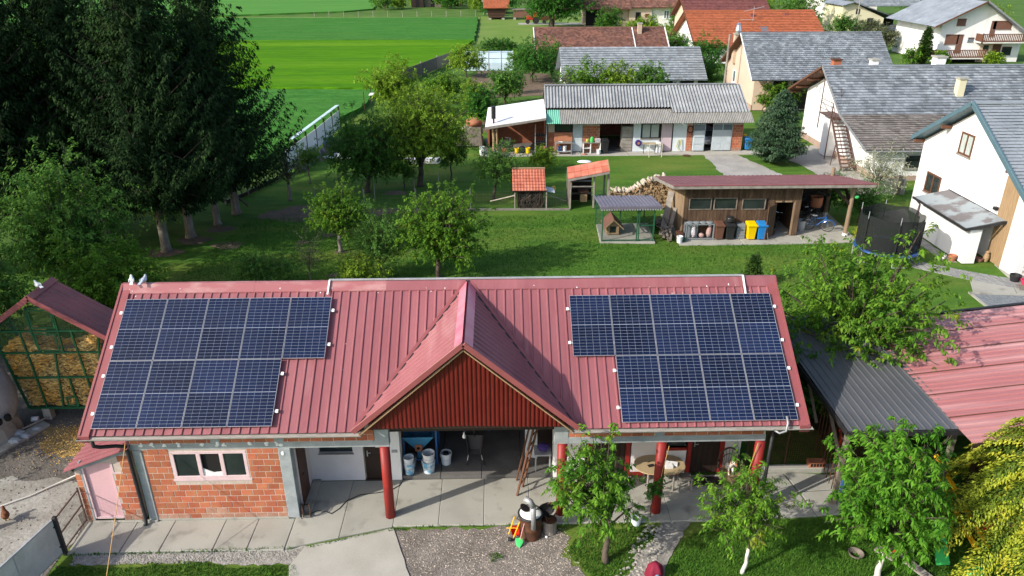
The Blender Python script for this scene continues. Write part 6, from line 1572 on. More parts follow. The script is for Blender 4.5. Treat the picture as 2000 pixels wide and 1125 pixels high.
for i, (x, y) in enumerate(tp):
    solo('garden_stake', MB().cyl((x, y, -.05), (x + .02, y, 1.5), .03, None, 6), M['grey_wood'], ['wooden stake beside the lone sapling', 'grey stake left of the broad dark orchard tree', 'thin stake among the young garden trees', 'short stake right of the big orchard trees'][i], 'stake')

# trampoline
tr = thing('trampoline', 'round blue trampoline with a dark safety net behind the cherry tree', 'trampoline', (30.2, 18.8, 0))
tc, tr_ = (30.2, 18.8), 1.55
ring = [2 * PI * i / 32 for i in range(32)]
build('mat', MB().poly([(tc[0] + (tr_ - .3) * math.cos(t), tc[1] + (tr_ - .3) * math.sin(t), .62) for t in ring]), M['tramp_mat'], tr)
vs = [(tc[0] + r * math.cos(t), tc[1] + r * math.sin(t), z) for r, z in ((tr_ - .32, .63), (tr_ - .3, .66), (tr_, .64), (tr_ + .02, .57)) for t in ring]
build('pad', MB().add(vs, [(a * 32 + k, a * 32 + (k + 1) % 32, (a + 1) * 32 + (k + 1) % 32, (a + 1) * 32 + k) for a in range(3) for k in range(32)]), M['tramp_blue'], tr)
nt_v = [(tc[0] + (tr_ - .1) * math.cos(t), tc[1] + (tr_ - .1) * math.sin(t), z + (.12 * abs(math.sin(t * 3)) if z > 2 else 0)) for z in (.66, 2.3) for t in ring]
build('safety_net', MB().add(nt_v, [(k, (k + 1) % 32, 32 + (k + 1) % 32, 32 + k) for k in range(32)]), M['net_dark'], tr)
for k in range(6):
    t = 2 * PI * k / 6 + .3
    x, y = tc[0] + (tr_ - .05) * math.cos(t), tc[1] + (tr_ - .05) * math.sin(t)
    build('net_pole', MB().cyl((x, y, .5), (x, y, 2.25), .03, None, 8), M['black_plastic'], tr)
    build('pole_tip', MB().cyl((x, y, 2.25), (x, y, 2.62), .016, None, 6), M['galv'], tr)
    build('leg', MB().tube([(x, y, .58), (x, y, .03), (tc[0] + tr_ * math.cos(t + .5), tc[1] + tr_ * math.sin(t + .5), .03), (tc[0] + tr_ * math.cos(t + .5), tc[1] + tr_ * math.sin(t + .5), .58)], .022, 6), M['galv'], tr)

# fence with posts along the field and the covered store wall
fw = thing('field_fence', 'low dark fence on thin posts beside the wheat field', 'fence', (-4.8, 33, 0))
fl = [(-6.3, 28.6), (-5.5, 30.6), (-4.9, 32.4), (-4.2, 34.9)]
for x, y in fl: build('post', MB().cyl((x, y, 0), (x, y, 1.7), .06, None, 8), M['grey_wood'], fw)
build('brace', MB().bar((-6.2, 28.6, 1.2), (-4.8, 28.2, .0), .09), M['dark_wood'], fw)
for a, b in zip(fl, fl[1:]): build('base_board', MB().bar((a[0], a[1], .1), (b[0], b[1], .1), .05, .25), M['dark_wood'], fw)
mb = MB()
for a, b in zip(fl, fl[1:]):
    for k in range(7): mb.bar((a[0], a[1], .3 + .2 * k), (b[0], b[1], .3 + .2 * k), .006)
build('wire_mesh', mb, M['wire'], fw, kind='stuff')
sw = thing('panel_fence', 'long fence of whitish panels between dark posts by the field', 'fence', (-3.7, 41, 0))
pl = [(-4.15, 35.2), (-3.95, 37.6), (-3.75, 40.0), (-3.55, 42.4), (-3.4, 44.8), (-3.25, 47.2), (-3.1, 49.6)]
for x, y in pl: build('post', MB().box(x - .06, y - .06, 0, x + .06, y + .06, 1.9), M['dark_wood'], sw)
for (a, b) in zip(pl, pl[1:]): build('panel', MB().prism([(a[0], a[1] + .08, .1), (b[0], b[1] - .08, .1), (b[0], b[1] - .08, 1.6), (a[0], a[1] + .08, 1.6)], (.03, 0, 0)), M['white_sheet'], sw)
build('top_sheet', MB().prism([(-4.25, 37.2, 2.0), (-3.9, 37.1, 2.04), (-3.0, 49.6, 2.04), (-3.35, 49.7, 2.0)], (0, 0, .03)), M['greenhouse'], sw)
rnd = random.Random(5); mb = MB()
for i in range(40): mb.ell((rnd.uniform(-3.7, -2.9), rnd.uniform(36, 46), .15), (.16, .16, rnd.uniform(.1, .3)), 7, 5)
tag(build('stored_pots', mb, M['bin_grey']), kind='stuff')
solo('white_film', MB().slab([(-2.6, 39.6), (-1.0, 41.6), (.4, 41.0), (.8, 40.0), (-.6, 38.9)], -.03, .12), M['white_sheet'], 'white plastic sheet spread on the vegetable bed', 'sheet', bevel=.04)
solo('white_film', MB().slab([(3.6, 38.4), (6.4, 38.5), (6.3, 37.6), (3.7, 37.6)], -.03, .3), M['white_sheet'], 'white covered frame behind the tall orchard tree', 'sheet', bevel=.06)

# ---------------------------------------------------------------- long workshop with corrugated roof
ws = thing('workshop', 'long low workshop with grey corrugated roof and open bays', 'workshop', (22, 41, 0))
wy = 40.8
def corr(parent, name, P, u, v, n, m, h=.045):
    P = V(P); u = V(u); v = V(v); N = u.cross(v).normalized()
    if N.z < 0: N = -N
    k = n * 4; vs = []
    for row in range(2):
        for i in range(k + 1): vs.append(P + u * (i / k) + v * row + N * h * math.sin(2 * PI * i / 4))
    return build(name, MB().add(vs, [(i, i + 1, k + 2 + i, k + 1 + i) for i in range(k)]), m, parent)
# upper sheets to the ridge, two lengths; lower sheets shallower and browner
RZ, RY = 4.62, 43.4
def zat(y): return 2.42 + (y - 39.9) * (RZ - 2.42) / (RY - 39.9)
nL, nR = 40, 23
for i in range(5): corr(ws, 'roof_sheet', (14.25 + i * 1.94, 41.3, zat(41.3)), (1.95, 0, 0), (.06, RY - 41.3, RZ - zat(41.3)), 8, M['eternit'])
for i in range(3): corr(ws, 'roof_sheet', (23.95 + i * 1.95, 40.75, zat(40.75) + .05), (1.96, 0, 0), (-.15, RY - 40.75, RZ - zat(40.75)), 8, M['eternit'])
corr(ws, 'green_sheet', (14.3, 39.75, 2.42), (1.05, 0, 0), (0, 1.62, .72), 7, M['green_sheet'], .02)
for i in range(4): corr(ws, 'eaves_sheet', (15.35 + i * 2.15, 39.75, 2.40), (2.16, 0, 0), (0, 1.62, .74), 16, M['eternit_low'], .02)
for i in range(3): corr(ws, 'eaves_sheet', (23.95 + i * 1.99, 39.75, 2.40), (2.0, 0, 0), (0, 1.05, .58), 15, M['eternit_low'], .02)
slope(ws, 'rear_roof', (14.3, RY, RZ - .05), (15.4, 0, 0), (0, 3.4, -2.0), M['eternit'])
build('ridge_cap', MB().bar((14.3, RY, RZ + .05), (29.3, RY, RZ + .05), .3, .06), M['eternit'], ws)
build('roof_end', MB().prism([(14.32, 39.9, 2.3), (14.32, 43.4, 4.5), (14.32, 46.6, 2.6)], (.06, 0, 0)), M['dark_wood'], ws)
def fwall(x0, x1, z0, z1, m, name='wall', y=wy): return build(name, MB().box(x0, y, z0, x1, y + .25, z1), M[m], ws)
build('wall', MB().box(14.5, 46.3, 0, 29.5, 46.5, 2.7), M['brick_old'], ws)
build('inner_wall', MB().box(17.0, wy + .26, 0, 17.2, 46.3, 2.6), M['brick_old'], ws); build('inner_wall', MB().box(21.15, wy + .26, 0, 21.35, 46.3, 2.6), M['brick_old'], ws); build('inner_wall', MB().box(24.75, wy + .26, 0, 24.95, 46.3, 2.6), M['brick_old'], ws)
build('end_wall', MB().box(29.25, wy + .26, 0, 29.5, 46.3, 2.7), M['brick_old'], ws); build('end_wall', MB().box(14.5, wy + .26, 0, 14.75, 46.3, 2.7), M['brick_old'], ws)
build('lintel', MB().box(14.5, wy + .02, 2.2, 29.5, wy + .24, 2.6), M['dark_wood'], ws)
fwall(14.5, 16.35, 0, 1.55, 'brick_old'); fwall(14.5, 15.0, 1.55, 2.2, 'plaster_old')
fwall(17.15, 18.45, 0, 2.2, 'mortar')
for i in range(10):
    course(ws, 17.17, 18.43, .12 + .2 * i, wy - .008, .15 * (i % 2))
win(ws, (15.05, wy, 1.6), (1, 0, 0), (0, -1, 0), 1.25, .58, 'black_metal', 'glass_dark', .05, 1, False)
wd = build('blue_door', MB().box(16.38, wy - .03, .05, 17.12, wy + .02, 2.18), M['door_blue'], ws)
build('seam', MB().box(16.38, wy - .036, 1.15, 17.12, wy - .031, 1.17), M['grey_metal'], wd)
fwall(21.05, 21.62, 0, 2.2, 'blueish_wall'); fwall(21.62, 23.1, 0, 1.0, 'blueish_wall'); fwall(24.1, 25.15, 0, 2.2, 'blueish_wall')
cw_ = win(ws, (21.66, wy + .02, 1.02), (1, 0, 0), (0, -1, 0), 1.4, 1.15, 'black_metal', 'curtain', .07, 1, True)
ld_ = build('lilac_door', MB().box(23.2, wy - .01, .04, 24.02, wy + .05, 2.15), M['lilac_door'], ws)
build('door_frame', MB().box(23.1, wy - .02, 0, 23.2, wy + .1, 2.2).box(24.02, wy - .021, 0, 24.1, wy + .1, 2.2), M['dark_wood'], ld_)
build('handle', MB().box(23.25, wy - .04, 1.0, 23.28, wy - .01, 1.12), M['galv'], ld_)
for x0, x1 in ((25.15, 25.62), (28.7, 29.5)):
    fwall(x0, x1, 0, 2.2, 'mortar')
    for i in range(10): course(ws, x0 + .02, x1 - .02, .12 + .2 * i, wy - .008, .12 * (i % 2))
for x0, x1 in ((25.66, 26.55), (27.15, 28.66)):
    gd = build('garage_door', MB().prism([(x0, wy - .05, .05), (x1, wy - .05 - (.1 if x0 < 26 else 0), .05), (x1, wy - .05 - (.1 if x0 < 26 else 0), 2.15), (x0, wy - .05, 2.15)], (0, .04, 0)), M['door_blue'], ws)
    nn_ = 1 if x0 < 26 else 2; w_ = (x1 - x0) / nn_
    for k in range(nn_):
        for j in range(4):
            z0 = .08 + j * .52
            build('door_panel' if j < 3 else 'door_pane', MB().box(x0 + k * w_ + .04, wy - .165 if x0 < 26 else wy - .066, z0, x0 + (k + 1) * w_ - .04, wy - .045, z0 + (.48 if j < 3 else .42)), M['door_blue' if j < 3 else 'glass_sky'], gd)
# lean-to at the left with a white sheet roof
ln = thing('open_lean_to', 'open lean-to with white sheet roof and stovepipe beside the workshop', 'lean-to', (12, 42, 0))
build('roof_sheet', MB().prism([(9.7, 39.7, 2.2), (14.25, 39.7, 2.86), (14.4, 44.2, 3.4), (9.9, 44.2, 2.75)], (0, 0, .05)), M['white_sheet'], ln)
build('front_fascia', MB().bar((9.7, 39.68, 2.1), (14.25, 39.68, 2.78), .04, .14), M['grey_wood'], ln)
build('back_wall', MB().box(9.9, 43.9, 0, 14.4, 44.1, 2.6), M['brick_old'], ln); build('side_wall', MB().box(9.85, 42.5, 0, 10.0, 43.9, 2.3), M['brick_old'], ln)
for k, x in enumerate((10.3, 10.55)): build('post', MB().tube([(x, 40.0, 0), (x + .04, 40.0, 1.2), (x - .02, 40.0, 2.2)], .1 - .02 * k, 8), M['oak'], ln)
pi_ = build('stovepipe', MB().cyl((10.34, 40.2, 2.2), (10.34, 40.2, 3.65), .07, None, 12), M['rust'], ln)
build('pipe_cowl', MB().cyl((10.34, 40.2, 2.75), (10.34, 40.2, 3.66), .17, None, 14), M['black_metal'], pi_)
solo('brown_tarp', MB().prism([(7.2, 42.6, 0), (9.5, 42.6, 0), (9.4, 42.6, 1.6), (8.6, 42.6, 1.75), (7.8, 42.6, 1.1)], (0, 2.2, 0)), M['old_wood'], 'brown grey covered heap left of the open lean-to', 'heap', bevel=.1)
solo('orange_cover', MB().ell((8.75, 43.2, 1.85), (.7, .8, .35), 12, 8), M['terracotta'], 'orange sheet over the top of the covered heap', 'cover', smooth=True)
# clutter in the lean-to, each thing on its own
def box_thing(name, a, b, m, label, cat, bevel=.02): return solo(name, MB().box(*a, *b), M[m], label, cat, None, bevel=bevel)
sh_ = thing('tool_rack', 'dark metal rack of tools between lean-to and workshop', 'rack', (14.0, 40.6, 0))
for x in (13.5, 14.35): build('post', MB().box(x - .03, 40.5, 0, x + .03, 40.56, 2.2), M['galv'], sh_)
for z in (.3, .8, 1.3): build('shelf', MB().box(13.5, 40.5, z, 14.35, 41.0, z + .04), M['black_metal'], sh_)
mb = MB(); rnd = random.Random(4)
for i in range(30):
    x, z = rnd.uniform(13.55, 14.25), rnd.choice([.34, .84, 1.34]); mb.box(x, 40.55, z, x + rnd.uniform(.05, .14), 40.8, z + rnd.uniform(.05, .3))
build('tools', mb, M['black_plastic'], sh_, kind='stuff')
box_thing('red_toolbox', (13.9, 40.35, .32), (14.3, 40.6, .55), 'terracotta', 'reddish box on the lowest shelf of the tool rack', 'box')
bucket(12.1, 40.6, .0, .4, .18, 'bin_yellow', 'left yellow bucket under the lean-to roof', 'yellow buckets in the lean-to')
bucket(12.95, 40.6, .0, .42, .19, 'bin_yellow', 'right yellow bucket under the lean-to roof', 'yellow buckets in the lean-to')
solo('tyre_reel', MB().tube([(12.5 + .2 * math.cos(q), 40.6, .3 + .2 * math.sin(q)) for q in [2 * PI * i / 16 for i in range(17)]], .08, 8), M['black_plastic'], 'dark round reel standing between the yellow buckets', 'reel')
mc = thing('garden_machine', 'dark garden machine with handlebars under the lean-to', 'machine', (11.2, 41.2, 0))
build('engine', MB().box(10.9, 41.0, .3, 11.7, 41.6, .85), M['black_metal'], mc, bevel=.05)
build('handlebar', MB().tube([(11.5, 40.8, .6), (11.6, 40.5, 1.2), (11.2, 40.5, 1.25)], .03, 6), M['galv'], mc)
for x in (10.85, 11.75): build('wheel', MB().cyl((x - .06, 41.3, .28), (x + .06, 41.3, .28), .26, None, 14), M['black_plastic'], mc)
box_thing('black_crate', (10.95, 40.9, .0), (11.4, 41.1, .28), 'terracotta', 'orange brown crate in front of the garden machine', 'crate')
solo('barrel', MB().lathe([(.2, 0), (.23, .3), (.2, .6), (.0, .6)], (9.45, 40.4, -.02), 16), M['bucket'], 'tall white barrel left of the lean-to posts', 'barrel')
solo('barrel', MB().lathe([(.28, 0), (.3, .3), (.3, .42), (.0, .4)], (10.6, 39.7, -.02), 16), M['galv'], 'low pale tub at the foot of the lean-to posts', 'tub')
# in front of the workshop
bn = thing('work_bench', 'workbench with a red brown top under the workshop window', 'bench', (15.7, 40.4, 0))
build('top', MB().box(15.0, 40.0, .85, 16.3, 40.6, .9), M['grey_wood'], bn); build('shelf', MB().box(15.05, 40.05, .2, 16.25, 40.55, .24), M['galv'], bn)
for x in (15.05, 16.25):
    for y in (40.05, 40.55): build('leg', MB().box(x - .04, y - .04, 0, x + .04, y + .04, .85), M['grey_wood'], bn)
build('back_board', MB().prism([(14.95, 40.62, .9), (16.35, 40.62, .9), (16.35, 40.75, 1.5), (14.95, 40.75, 1.5)], (0, .03, 0)), M['terracotta'], bn)
solo('bowl', MB().lathe([(0, 0), (.1, 0), (.2, .04), (.16, .03)], (15.4, 40.2, .9), 14), M['white_paint'], 'white flat dish on the workbench', 'dish')
bucket(15.75, 40.3, .24, .38, .15, 'bucket', 'white bucket on the shelf under the workbench', 'buckets in front of the workshop')
bucket(15.38, 40.3, .24, .33, .15, 'frame_blue', 'dark blue bucket on the shelf under the workbench', 'buckets in front of the workshop')
s3 = thing('white_shelf', 'white low shelf unit with pots in front of the brick pier', 'shelf', (17.8, 40.5, 0))
for x in (17.2, 17.75, 18.5): build('side', MB().box(x - .03, 40.35, 0, x + .03, 40.75, .78 if x != 17.75 else .74), M['white_paint'], s3)
build('top', MB().box(17.15, 40.33, .782, 18.55, 40.76, .83), M['grey_wood'], s3); build('shelf', MB().box(17.23, 40.37, .36, 17.72, 40.74, .4), M['white_paint'], s3)
solo('watering_can', MB().lathe([(.14, 0), (.16, .1), (.13, .35), (.05, .42), (0, .42)], (17.85, 40.5, .83), 12), M['toy_green'], 'green watering can on the white shelf', 'can')
solo('yellow_jug', MB().lathe([(.1, 0), (.13, .12), (.1, .25), (0, .26)], (17.5, 40.5, .83), 12), M['rope_yellow'], 'yellowish pot beside the green watering can', 'pot')
box_thing('papers_box', (18.1, 40.4, .83), (18.5, 40.7, 1.1), 'bag_white', 'pale box at the right end of the white shelf', 'box')
bucket(18.35, 40.15, .0, .36, .17, 'bucket', 'white bucket with a blue print before the shelf', 'buckets in front of the workshop')
bb = wheelie(18.85, 40.35, 'black_plastic', 'black wheelie bin at the dark workshop opening', 1.05); bb['group'] = 'bins by the workshop'
solo('brick_heap', MB().ell((17.25, 40.0, .02), (.2, .12, .08), 8, 5), M['terracotta'], 'little heap of broken brick on the workshop pavement', 'rubble')
stc = thing('wooden_cabinet', 'grey wooden drawer cabinet standing in the workshop opening', 'cabinet', (20.5, 40.9, 0))
build('body', MB().box(20.15, 40.85, 0, 21.02, 41.4, 1.95), M['grey_wood'], stc)
for j in range(7): build('drawer', MB().box(20.2, 40.82, .05 + j * .27, 20.97, 40.848, .29 + j * .27), M['grey_wood'], stc, bevel=.006)
fd = thing('folding_table', 'small table with a pale top under the workshop window', 'table', (22.2, 40.3, 0))
build('top', MB().box(21.75, 40.1, .72, 22.75, 40.6, .76), M['table_top'], fd)
for x in (21.8, 22.7): build('leg', MB().box(x - .02, 40.15, 0, x + .02, 40.19, .72), M['black_metal'], fd)
box_thing('side_box', (22.8, 40.3, .0), (23.15, 40.7, .8), 'white_paint', 'white box beside the table near the lilac door', 'box')
hr = thing('hose_reel', 'dark round hose reel on the white pier', 'hose reel', (21.45, 40.6, .7))
build('drum', MB().cyl((21.45, 40.55, .7), (21.45, 40.75, .7), .24, None, 18), M['purple'], hr); build('hub', MB().cyl((21.45, 40.52, .7), (21.45, 40.55, .7), .1, None, 12), M['terracotta'], hr)
tf = thing('swing_frame', 'pale pipe frame standing on the lawn before the workshop', 'frame', (22.4, 39.2, 0))
for x in (22.05, 23.0): build('upright', MB().cyl((x, 39.2, -.05), (x, 39.2, .95), .035, None, 8), M['log_white'], tf)
build('crossbar', MB().cyl((22.02, 39.2, .95), (23.03, 39.2, .95), .035, None, 8), M['log_white'], tf)
solo('garden_hose', MB().tube([(24.55, 40.72, .9), (24.45, 40.7, .4), (24.6, 40.6, .1), (24.7, 40.65, .5), (24.75, 40.72, .95)], .03, 7), M['rope_yellow'], 'coiled yellow green hose on the workshop wall', 'hose')
solo('hanging_coil', MB().tube([(25.4 + .22 * math.cos(q), 40.72, 1.7 + .25 * math.sin(q)) for q in [2 * PI * i / 16 for i in range(17)]], .04, 7), M['black_metal'], 'dark coil hanging on the brick garage pier', 'coil')
bx = wheelie(30.05, 41.0, 'bin_blue', 'blue wheelie bin at the right end of the workshop', .95); bx['group'] = 'bins by the workshop'
solo('flower_sack', MB().ell((29.95, 41.6, 1.0), (.2, .15, .12), 10, 6), M['bin_yellow'], 'yellow bundle behind the workshop corner blue bin', 'bundle')
solo('manhole_cover', MB().cyl((25.0, 39.55, -.04), (25.0, 39.55, -.01), .3, None, 18), M['rust'], 'round rusty drain cover on the workshop lawn edge', 'drain cover')
def car(x, y, rz_, m, label, L=4.2, back=True):
    t = thing('parked_car', label, 'car', (x, y, 0), 'parked cars')
    R = Matrix.Rotation(rz_, 3, 'Z'); o = V((x, y, 0)); p = lambda a: o + R @ V(a)
    prof = [(-L / 2, .35), (-L / 2 - .02, .7), (-L / 2 + .1, .95), (-L / 2 + .45, 1.35), (-.6, 1.47), (.3, 1.44), (.95, 1.0), (1.9, .86), (L / 2, .65), (L / 2, .35)]
    w = .84
    def w_(z): return w - max(0, z - .95) * .42
    vs = [p((a, s * w_(z), z)) for s in (-1, 1) for a, z in prof]; n_ = len(prof)
    fs = [tuple(range(n_)), tuple(range(2 * n_ - 1, n_ - 1, -1))] + [(i, n_ + i, n_ + (i + 1) % n_, (i + 1) % n_) for i in range(n_)]
    build('body', MB().add(vs, fs), M[m], t, bevel=.05)
    build('rear_window', MB().prism([p((-L / 2 + .12, -.6, .98)), p((-L / 2 + .12, .6, .98)), p((-L / 2 + .42, .52, 1.32)), p((-L / 2 + .42, -.52, 1.32))], R @ V((-.03, 0, .01))), M['glass_dark'], t)
    build('windscreen', MB().prism([p((.9, -.62, 1.03)), p((.9, .62, 1.03)), p((.38, .54, 1.4)), p((.38, -.54, 1.4))], R @ V((.04, 0, .02))), M['glass_dark'], t)
    for s in (-1, 1):
        build('side_window', MB().prism([p((-1.3, s * .80, 1.0)), p((.75, s * .80, 1.0)), p((.2, s * .665, 1.37)), p((-1.0, s * .665, 1.37))], R @ V((0, s * .02, 0))), M['glass_dark'], t)
        build('tail_lamp', MB().box(-.1, -.1, -.1, .1, .1, .1) if False else MB().prism([p((-L / 2 - .03, s * .6, .72)), p((-L / 2 - .03, s * .8, .72)), p((-L / 2 + .02, s * .8, .92)), p((-L / 2 + .02, s * .6, .92))], R @ V((-.02, 0, 0))), M['tail_red'], t)
        for a in (-1.3, 1.3):
            wh = build('wheel', MB().cyl(p((a, s * .72, .31)), p((a, s * .87, .31)), .31, None, 18), M['black_plastic'], t)
            build('rim', MB().cyl(p((a, s * .86, .31)), p((a, s * .88, .31)), .2, None, 12), M['chrome'], wh)
    build('number_plate', MB().prism([p((-L / 2 - .03, -.24, .62)), p((-L / 2 - .03, .24, .62)), p((-L / 2 - .03, .24, .73)), p((-L / 2 - .03, -.24, .73))], R @ V((-.015, 0, 0))), M['white_paint'], t)
car(26.95, 43.5, PI / 2, 'car_silver', 'silver car parked inside the half open garage')
# ---------------------------------------------------------------- houses
def wall_prism(parent, x0, x1, yz, m, name='wall'):
    """closed wall body: profile in y,z pulled along x"""
    return build(name, MB().prism([(x0, y, z) for y, z in yz], (x1 - x0, 0, 0)), m, parent)
def chimney(parent, x, y, z0, z1, w, m, cap='concrete'):
    c = build('chimney', MB().box(x - w / 2, y - w / 2, z0, x + w / 2, y + w / 2, z1), M[m], parent)
    build('chimney_cap', MB().box(x - w / 2 - .08, y - w / 2 - .08, z1, x + w / 2 + .08, y + w / 2 + .08, z1 + .1), M[cap], c)
    return c
# house with the outside stair
h1 = thing('white_house', 'white house with a long slate roof and brown outside stair', 'house', (42, 38, 0))
wall_prism(h1, 36.0, 50.5, [(32.5, 0), (45.6, 0), (45.6, 3.9), (40.9, 5.9), (36.7, 3.45), (32.5, 2.1)], M['plaster_white'], 'wall')
build('plinth', MB().box(35.96, 32.46, -.05, 36.0, 45.64, .42), M['plinth'], h1)
build('plinth', MB().box(36.0, 32.46, -.05, 50.4, 32.498, .3), M['plinth'], h1)
tile_roof(h1, 'upper_tiles', (34.9, 36.6, 3.56), (15.4, 0, 0), (0, 4.3, 2.74), 46, 18, M['slate'], .045, seed=3)
tile_roof(h1, 'lower_tiles', (34.9, 32.0, 2.18), (15.4, 0, 0), (0, 4.62, 1.40), 46, 16, M['slate_brown'], .045, seed=4)
slope(h1, 'roof_deck', (34.92, 36.6, 3.53), (15.36, 0, 0), (0, 4.3, 2.74), M['slate'])
slope(h1, 'roof_deck', (34.92, 32.02, 2.15), (15.36, 0, 0), (0, 4.6, 1.40), M['slate_brown'])
slope(h1, 'rear_roof', (34.9, 40.9, 6.28), (15.4, 0, 0), (0, 6.1, -2.68), M['slate'], .06)
build('ridge', MB().bar((34.88, 40.9, 6.34), (50.3, 40.9, 6.34), .22, .07), M['slate'], h1)
mb = MB().bar((34.88, 31.98, 2.15), (34.88, 36.6, 3.53), .05, .16).bar((34.88, 36.6, 3.53), (34.88, 40.9, 6.28), .05, .16); build('verge_board', mb, M['grey_metal'], h1)
build('verge_board', MB().bar((34.88, 40.9, 6.28), (34.88, 47.0, 3.6), .05, .16), M['brown_wood'], h1)
build('soffit', MB().prism([(34.92, 40.9, 6.16), (34.92, 47.0, 3.48), (34.92, 47.0, 3.53), (34.92, 40.9, 6.21)], (1.08, 0, 0)), M['brown_wood'], h1)
build('soffit', MB().prism([(34.92, 32.1, 2.08), (34.92, 36.6, 3.42), (34.92, 40.9, 6.16), (34.92, 40.9, 6.2), (34.92, 36.6, 3.46), (34.92, 32.1, 2.12)], (1.08, 0, 0)), M['brown_wood'], h1)
for y, z in ((41.3, 5.85), (43.4, 4.95), (45.4, 4.05), (47, 3.4)): build('purlin', MB().box(34.95, y - .08, z - .08, 36.0, y + .08, z + .08), M['brown_wood'], h1)
build('gutter', MB().tube([(34.9, 31.93, 2.1), (50.3, 31.93, 2.08)], .06, 8), M['grey_metal'], h1)
win(h1, (37.9, 32.5, .78), (1, 0, 0), (0, -1, 0), 1.2, .95, 'grey_metal', 'glass_dark', .06)
win(h1, (36.0, 43.3, 3.9), (0, -1, 0), (-1, 0, 0), .3, .55, 'white_paint', 'glass_sky', .05, sill=False)
d = build('door', MB().box(35.955, 38.9, 3.12, 35.99, 39.7, 4.7), M['plaster_far'], h1)
d = build('lower_door', MB().box(35.955, 40.4, .05, 35.99, 41.3, 2.0), M['door_blue'], h1)
build('annex_wall', MB().box(35.3, 38.9, 0, 35.99, 40.0, 2.9), M['plaster_white'], h1)
chimney(h1, 44.05, 38.3, 4.5, 5.75, .5, 'plaster_yellow'); chimney(h1, 36.3, 41.9, 5.6, 6.62, .55, 'brick', 'rust'); chimney(h1, 39.2, 41.9, 5.6, 6.6, .5, 'white_paint'); chimney(h1, 44.1, 41.8, 5.6, 6.8, .7, 'plaster_white')
stp = thing('outside_stair', 'brown steel stair climbing to a landing at the white gable wall', 'stairs', (35.3, 36.5, 0))
b0, b1 = (34.8, 34.75, .1), (34.95, 38.0, 3.05)
for dx in (0, .95): build('stringer', MB().bar((b0[0] + dx, b0[1], b0[2]), (b1[0] + dx, b1[1], b1[2]), .05, .2), M['steel_brown'], stp)
for i in range(14):
    t = (i + .5) / 14; c = lerp(b0, b1, t)
    build('tread', MB().box(c[0] + .02, c[1] - .13, c[2] + .02, c[0] + .93, c[1] + .13, c[2] + .06), M['steel_brown'], stp)
build('landing', MB().box(34.9, 38.0, 3.02, 35.95, 40.2, 3.1), M['steel_brown'], stp)
for x, y in ((34.93, 38.05), (34.93, 40.15)): build('landing_post', MB().box(x - .03, y - .03, 0 if y < 39 else 1.9, x + .03, y + .03, 5.6 if y > 39 else 4.1), M['steel_brown'], stp)
for z in (3.45, 3.8, 4.1): build('rail', MB().bar((34.93, 38.05, z), (34.93, 40.15, z), .035), M['steel_brown'], stp)
build('rail', MB().bar((34.93, 38.05, 3.1), (34.93, 40.1, 4.0), .03), M['steel_brown'], stp)
build('handrail', MB().bar((34.8, 34.75, 1.0), (34.93, 38.05, 4.0), .035), M['steel_brown'], stp)
build('support', MB().bar((34.7, 36.4, 0), (34.86, 36.4, 1.6), .05), M['steel_brown'], stp)
build('hanging_rod', MB().bar((35.6, 37.6, 3.1), (35.4, 38.3, 5.0), .03), M['steel_brown'], stp)
gw = thing('garden_wall', 'low grey garden wall joining the two white houses', 'wall', (35, 29, 0))
build('wall', MB().box(33.2, 29.4, -.05, 36.6, 29.6, .95), M['concrete'], gw); build('post', MB().box(36.0, 29.3, 0, 36.25, 29.6, 1.2), M['old_wood'], gw)

# house at the right edge with the blue verge
h2 = thing('gabled_house', 'white gabled house with blue grey verge at the right edge', 'house', (40, 21.5, 0))
wall_prism(h2, 35.3, 46, [(17.1, 0), (26.25, 0), (26.25, 4.25), (21.73, 6.9), (17.1, 4.1)], M['plaster_white'], 'wall')
# near slope: each tile the photo shows apart is its own piece, the rest is joined
for k, (xa, xb, sing) in enumerate(((34.75, 38.6, 300), (38.6, 47.0, 0))):
    nu = 10 if k == 0 else 22
    tile_roof(h2, 'roof_tiles', (xa, 15.9, 3.72), (xb - xa, 0, 0), (0, 5.83, 3.44), nu, 30, M['slate_pale'] if k else M['slate_pale'], .045, singles=sing, seed=8 + k)
slope(h2, 'roof_deck', (34.76, 15.95, 3.7), (12.2, 0, 0), (0, 5.78, 3.42), M['slate'])
slope(h2, 'rear_roof', (34.76, 21.73, 7.12), (12.2, 0, 0), (0, 4.84, -2.85), M['slate'])
for a, b in (((34.7, 15.85, 3.7), (34.7, 21.75, 7.2)), ((34.7, 21.71, 7.2), (34.7, 26.6, 4.3))): build('verge_board', MB().bar(a, b, .14, .26), M['verge_blue'], h2, bevel=.02)
for a, b in (((35.0, 15.95, 3.62), (35.0, 21.75, 7.08)), ((35.0, 21.71, 7.08), (35.0, 26.5, 4.24))): build('soffit', MB().bar(a, b, .6, .03, V((0, -.5 if b[1] < 22 else .5, 1))), M['verge_blue'], h2)
build('ridge', MB().bar((34.7, 21.73, 7.22), (47, 21.73, 7.22), .3, .08), M['slate_pale'], h2)
for y, z in ((24.0, 5.5), (26.3, 4.2), (18.0, 4.7)): build('purlin', MB().box(34.75, y - .08, z - .09, 35.3, y + .08, z + .09), M['brown_wood'], h2)
def gwin(y0, y1, z0, z1, fm, gm, sill=True): return win(h2, (35.3, y1, z0), (0, -1, 0), (-1, 0, 0), y1 - y0, z1 - z0, fm, gm, .09, 1, sill)
gwin(21.75, 22.9, 4.35, 5.5, 'brown_wood', 'curtain'); gwin(23.75, 25.2, 1.55, 2.7, 'brown_wood', 'glass_dark')
for i in range(9): build('wall_board', MB().box(35.26, 17.35 + i * .13, .02, 35.298, 17.35 + i * .13 + .122, 4.0 + .04 * i), M['oak'], h2)
build('corner_pier', MB().box(35.22, 16.2, 0, 35.6, 17.3, 3.95), M['plaster_white'], h2)
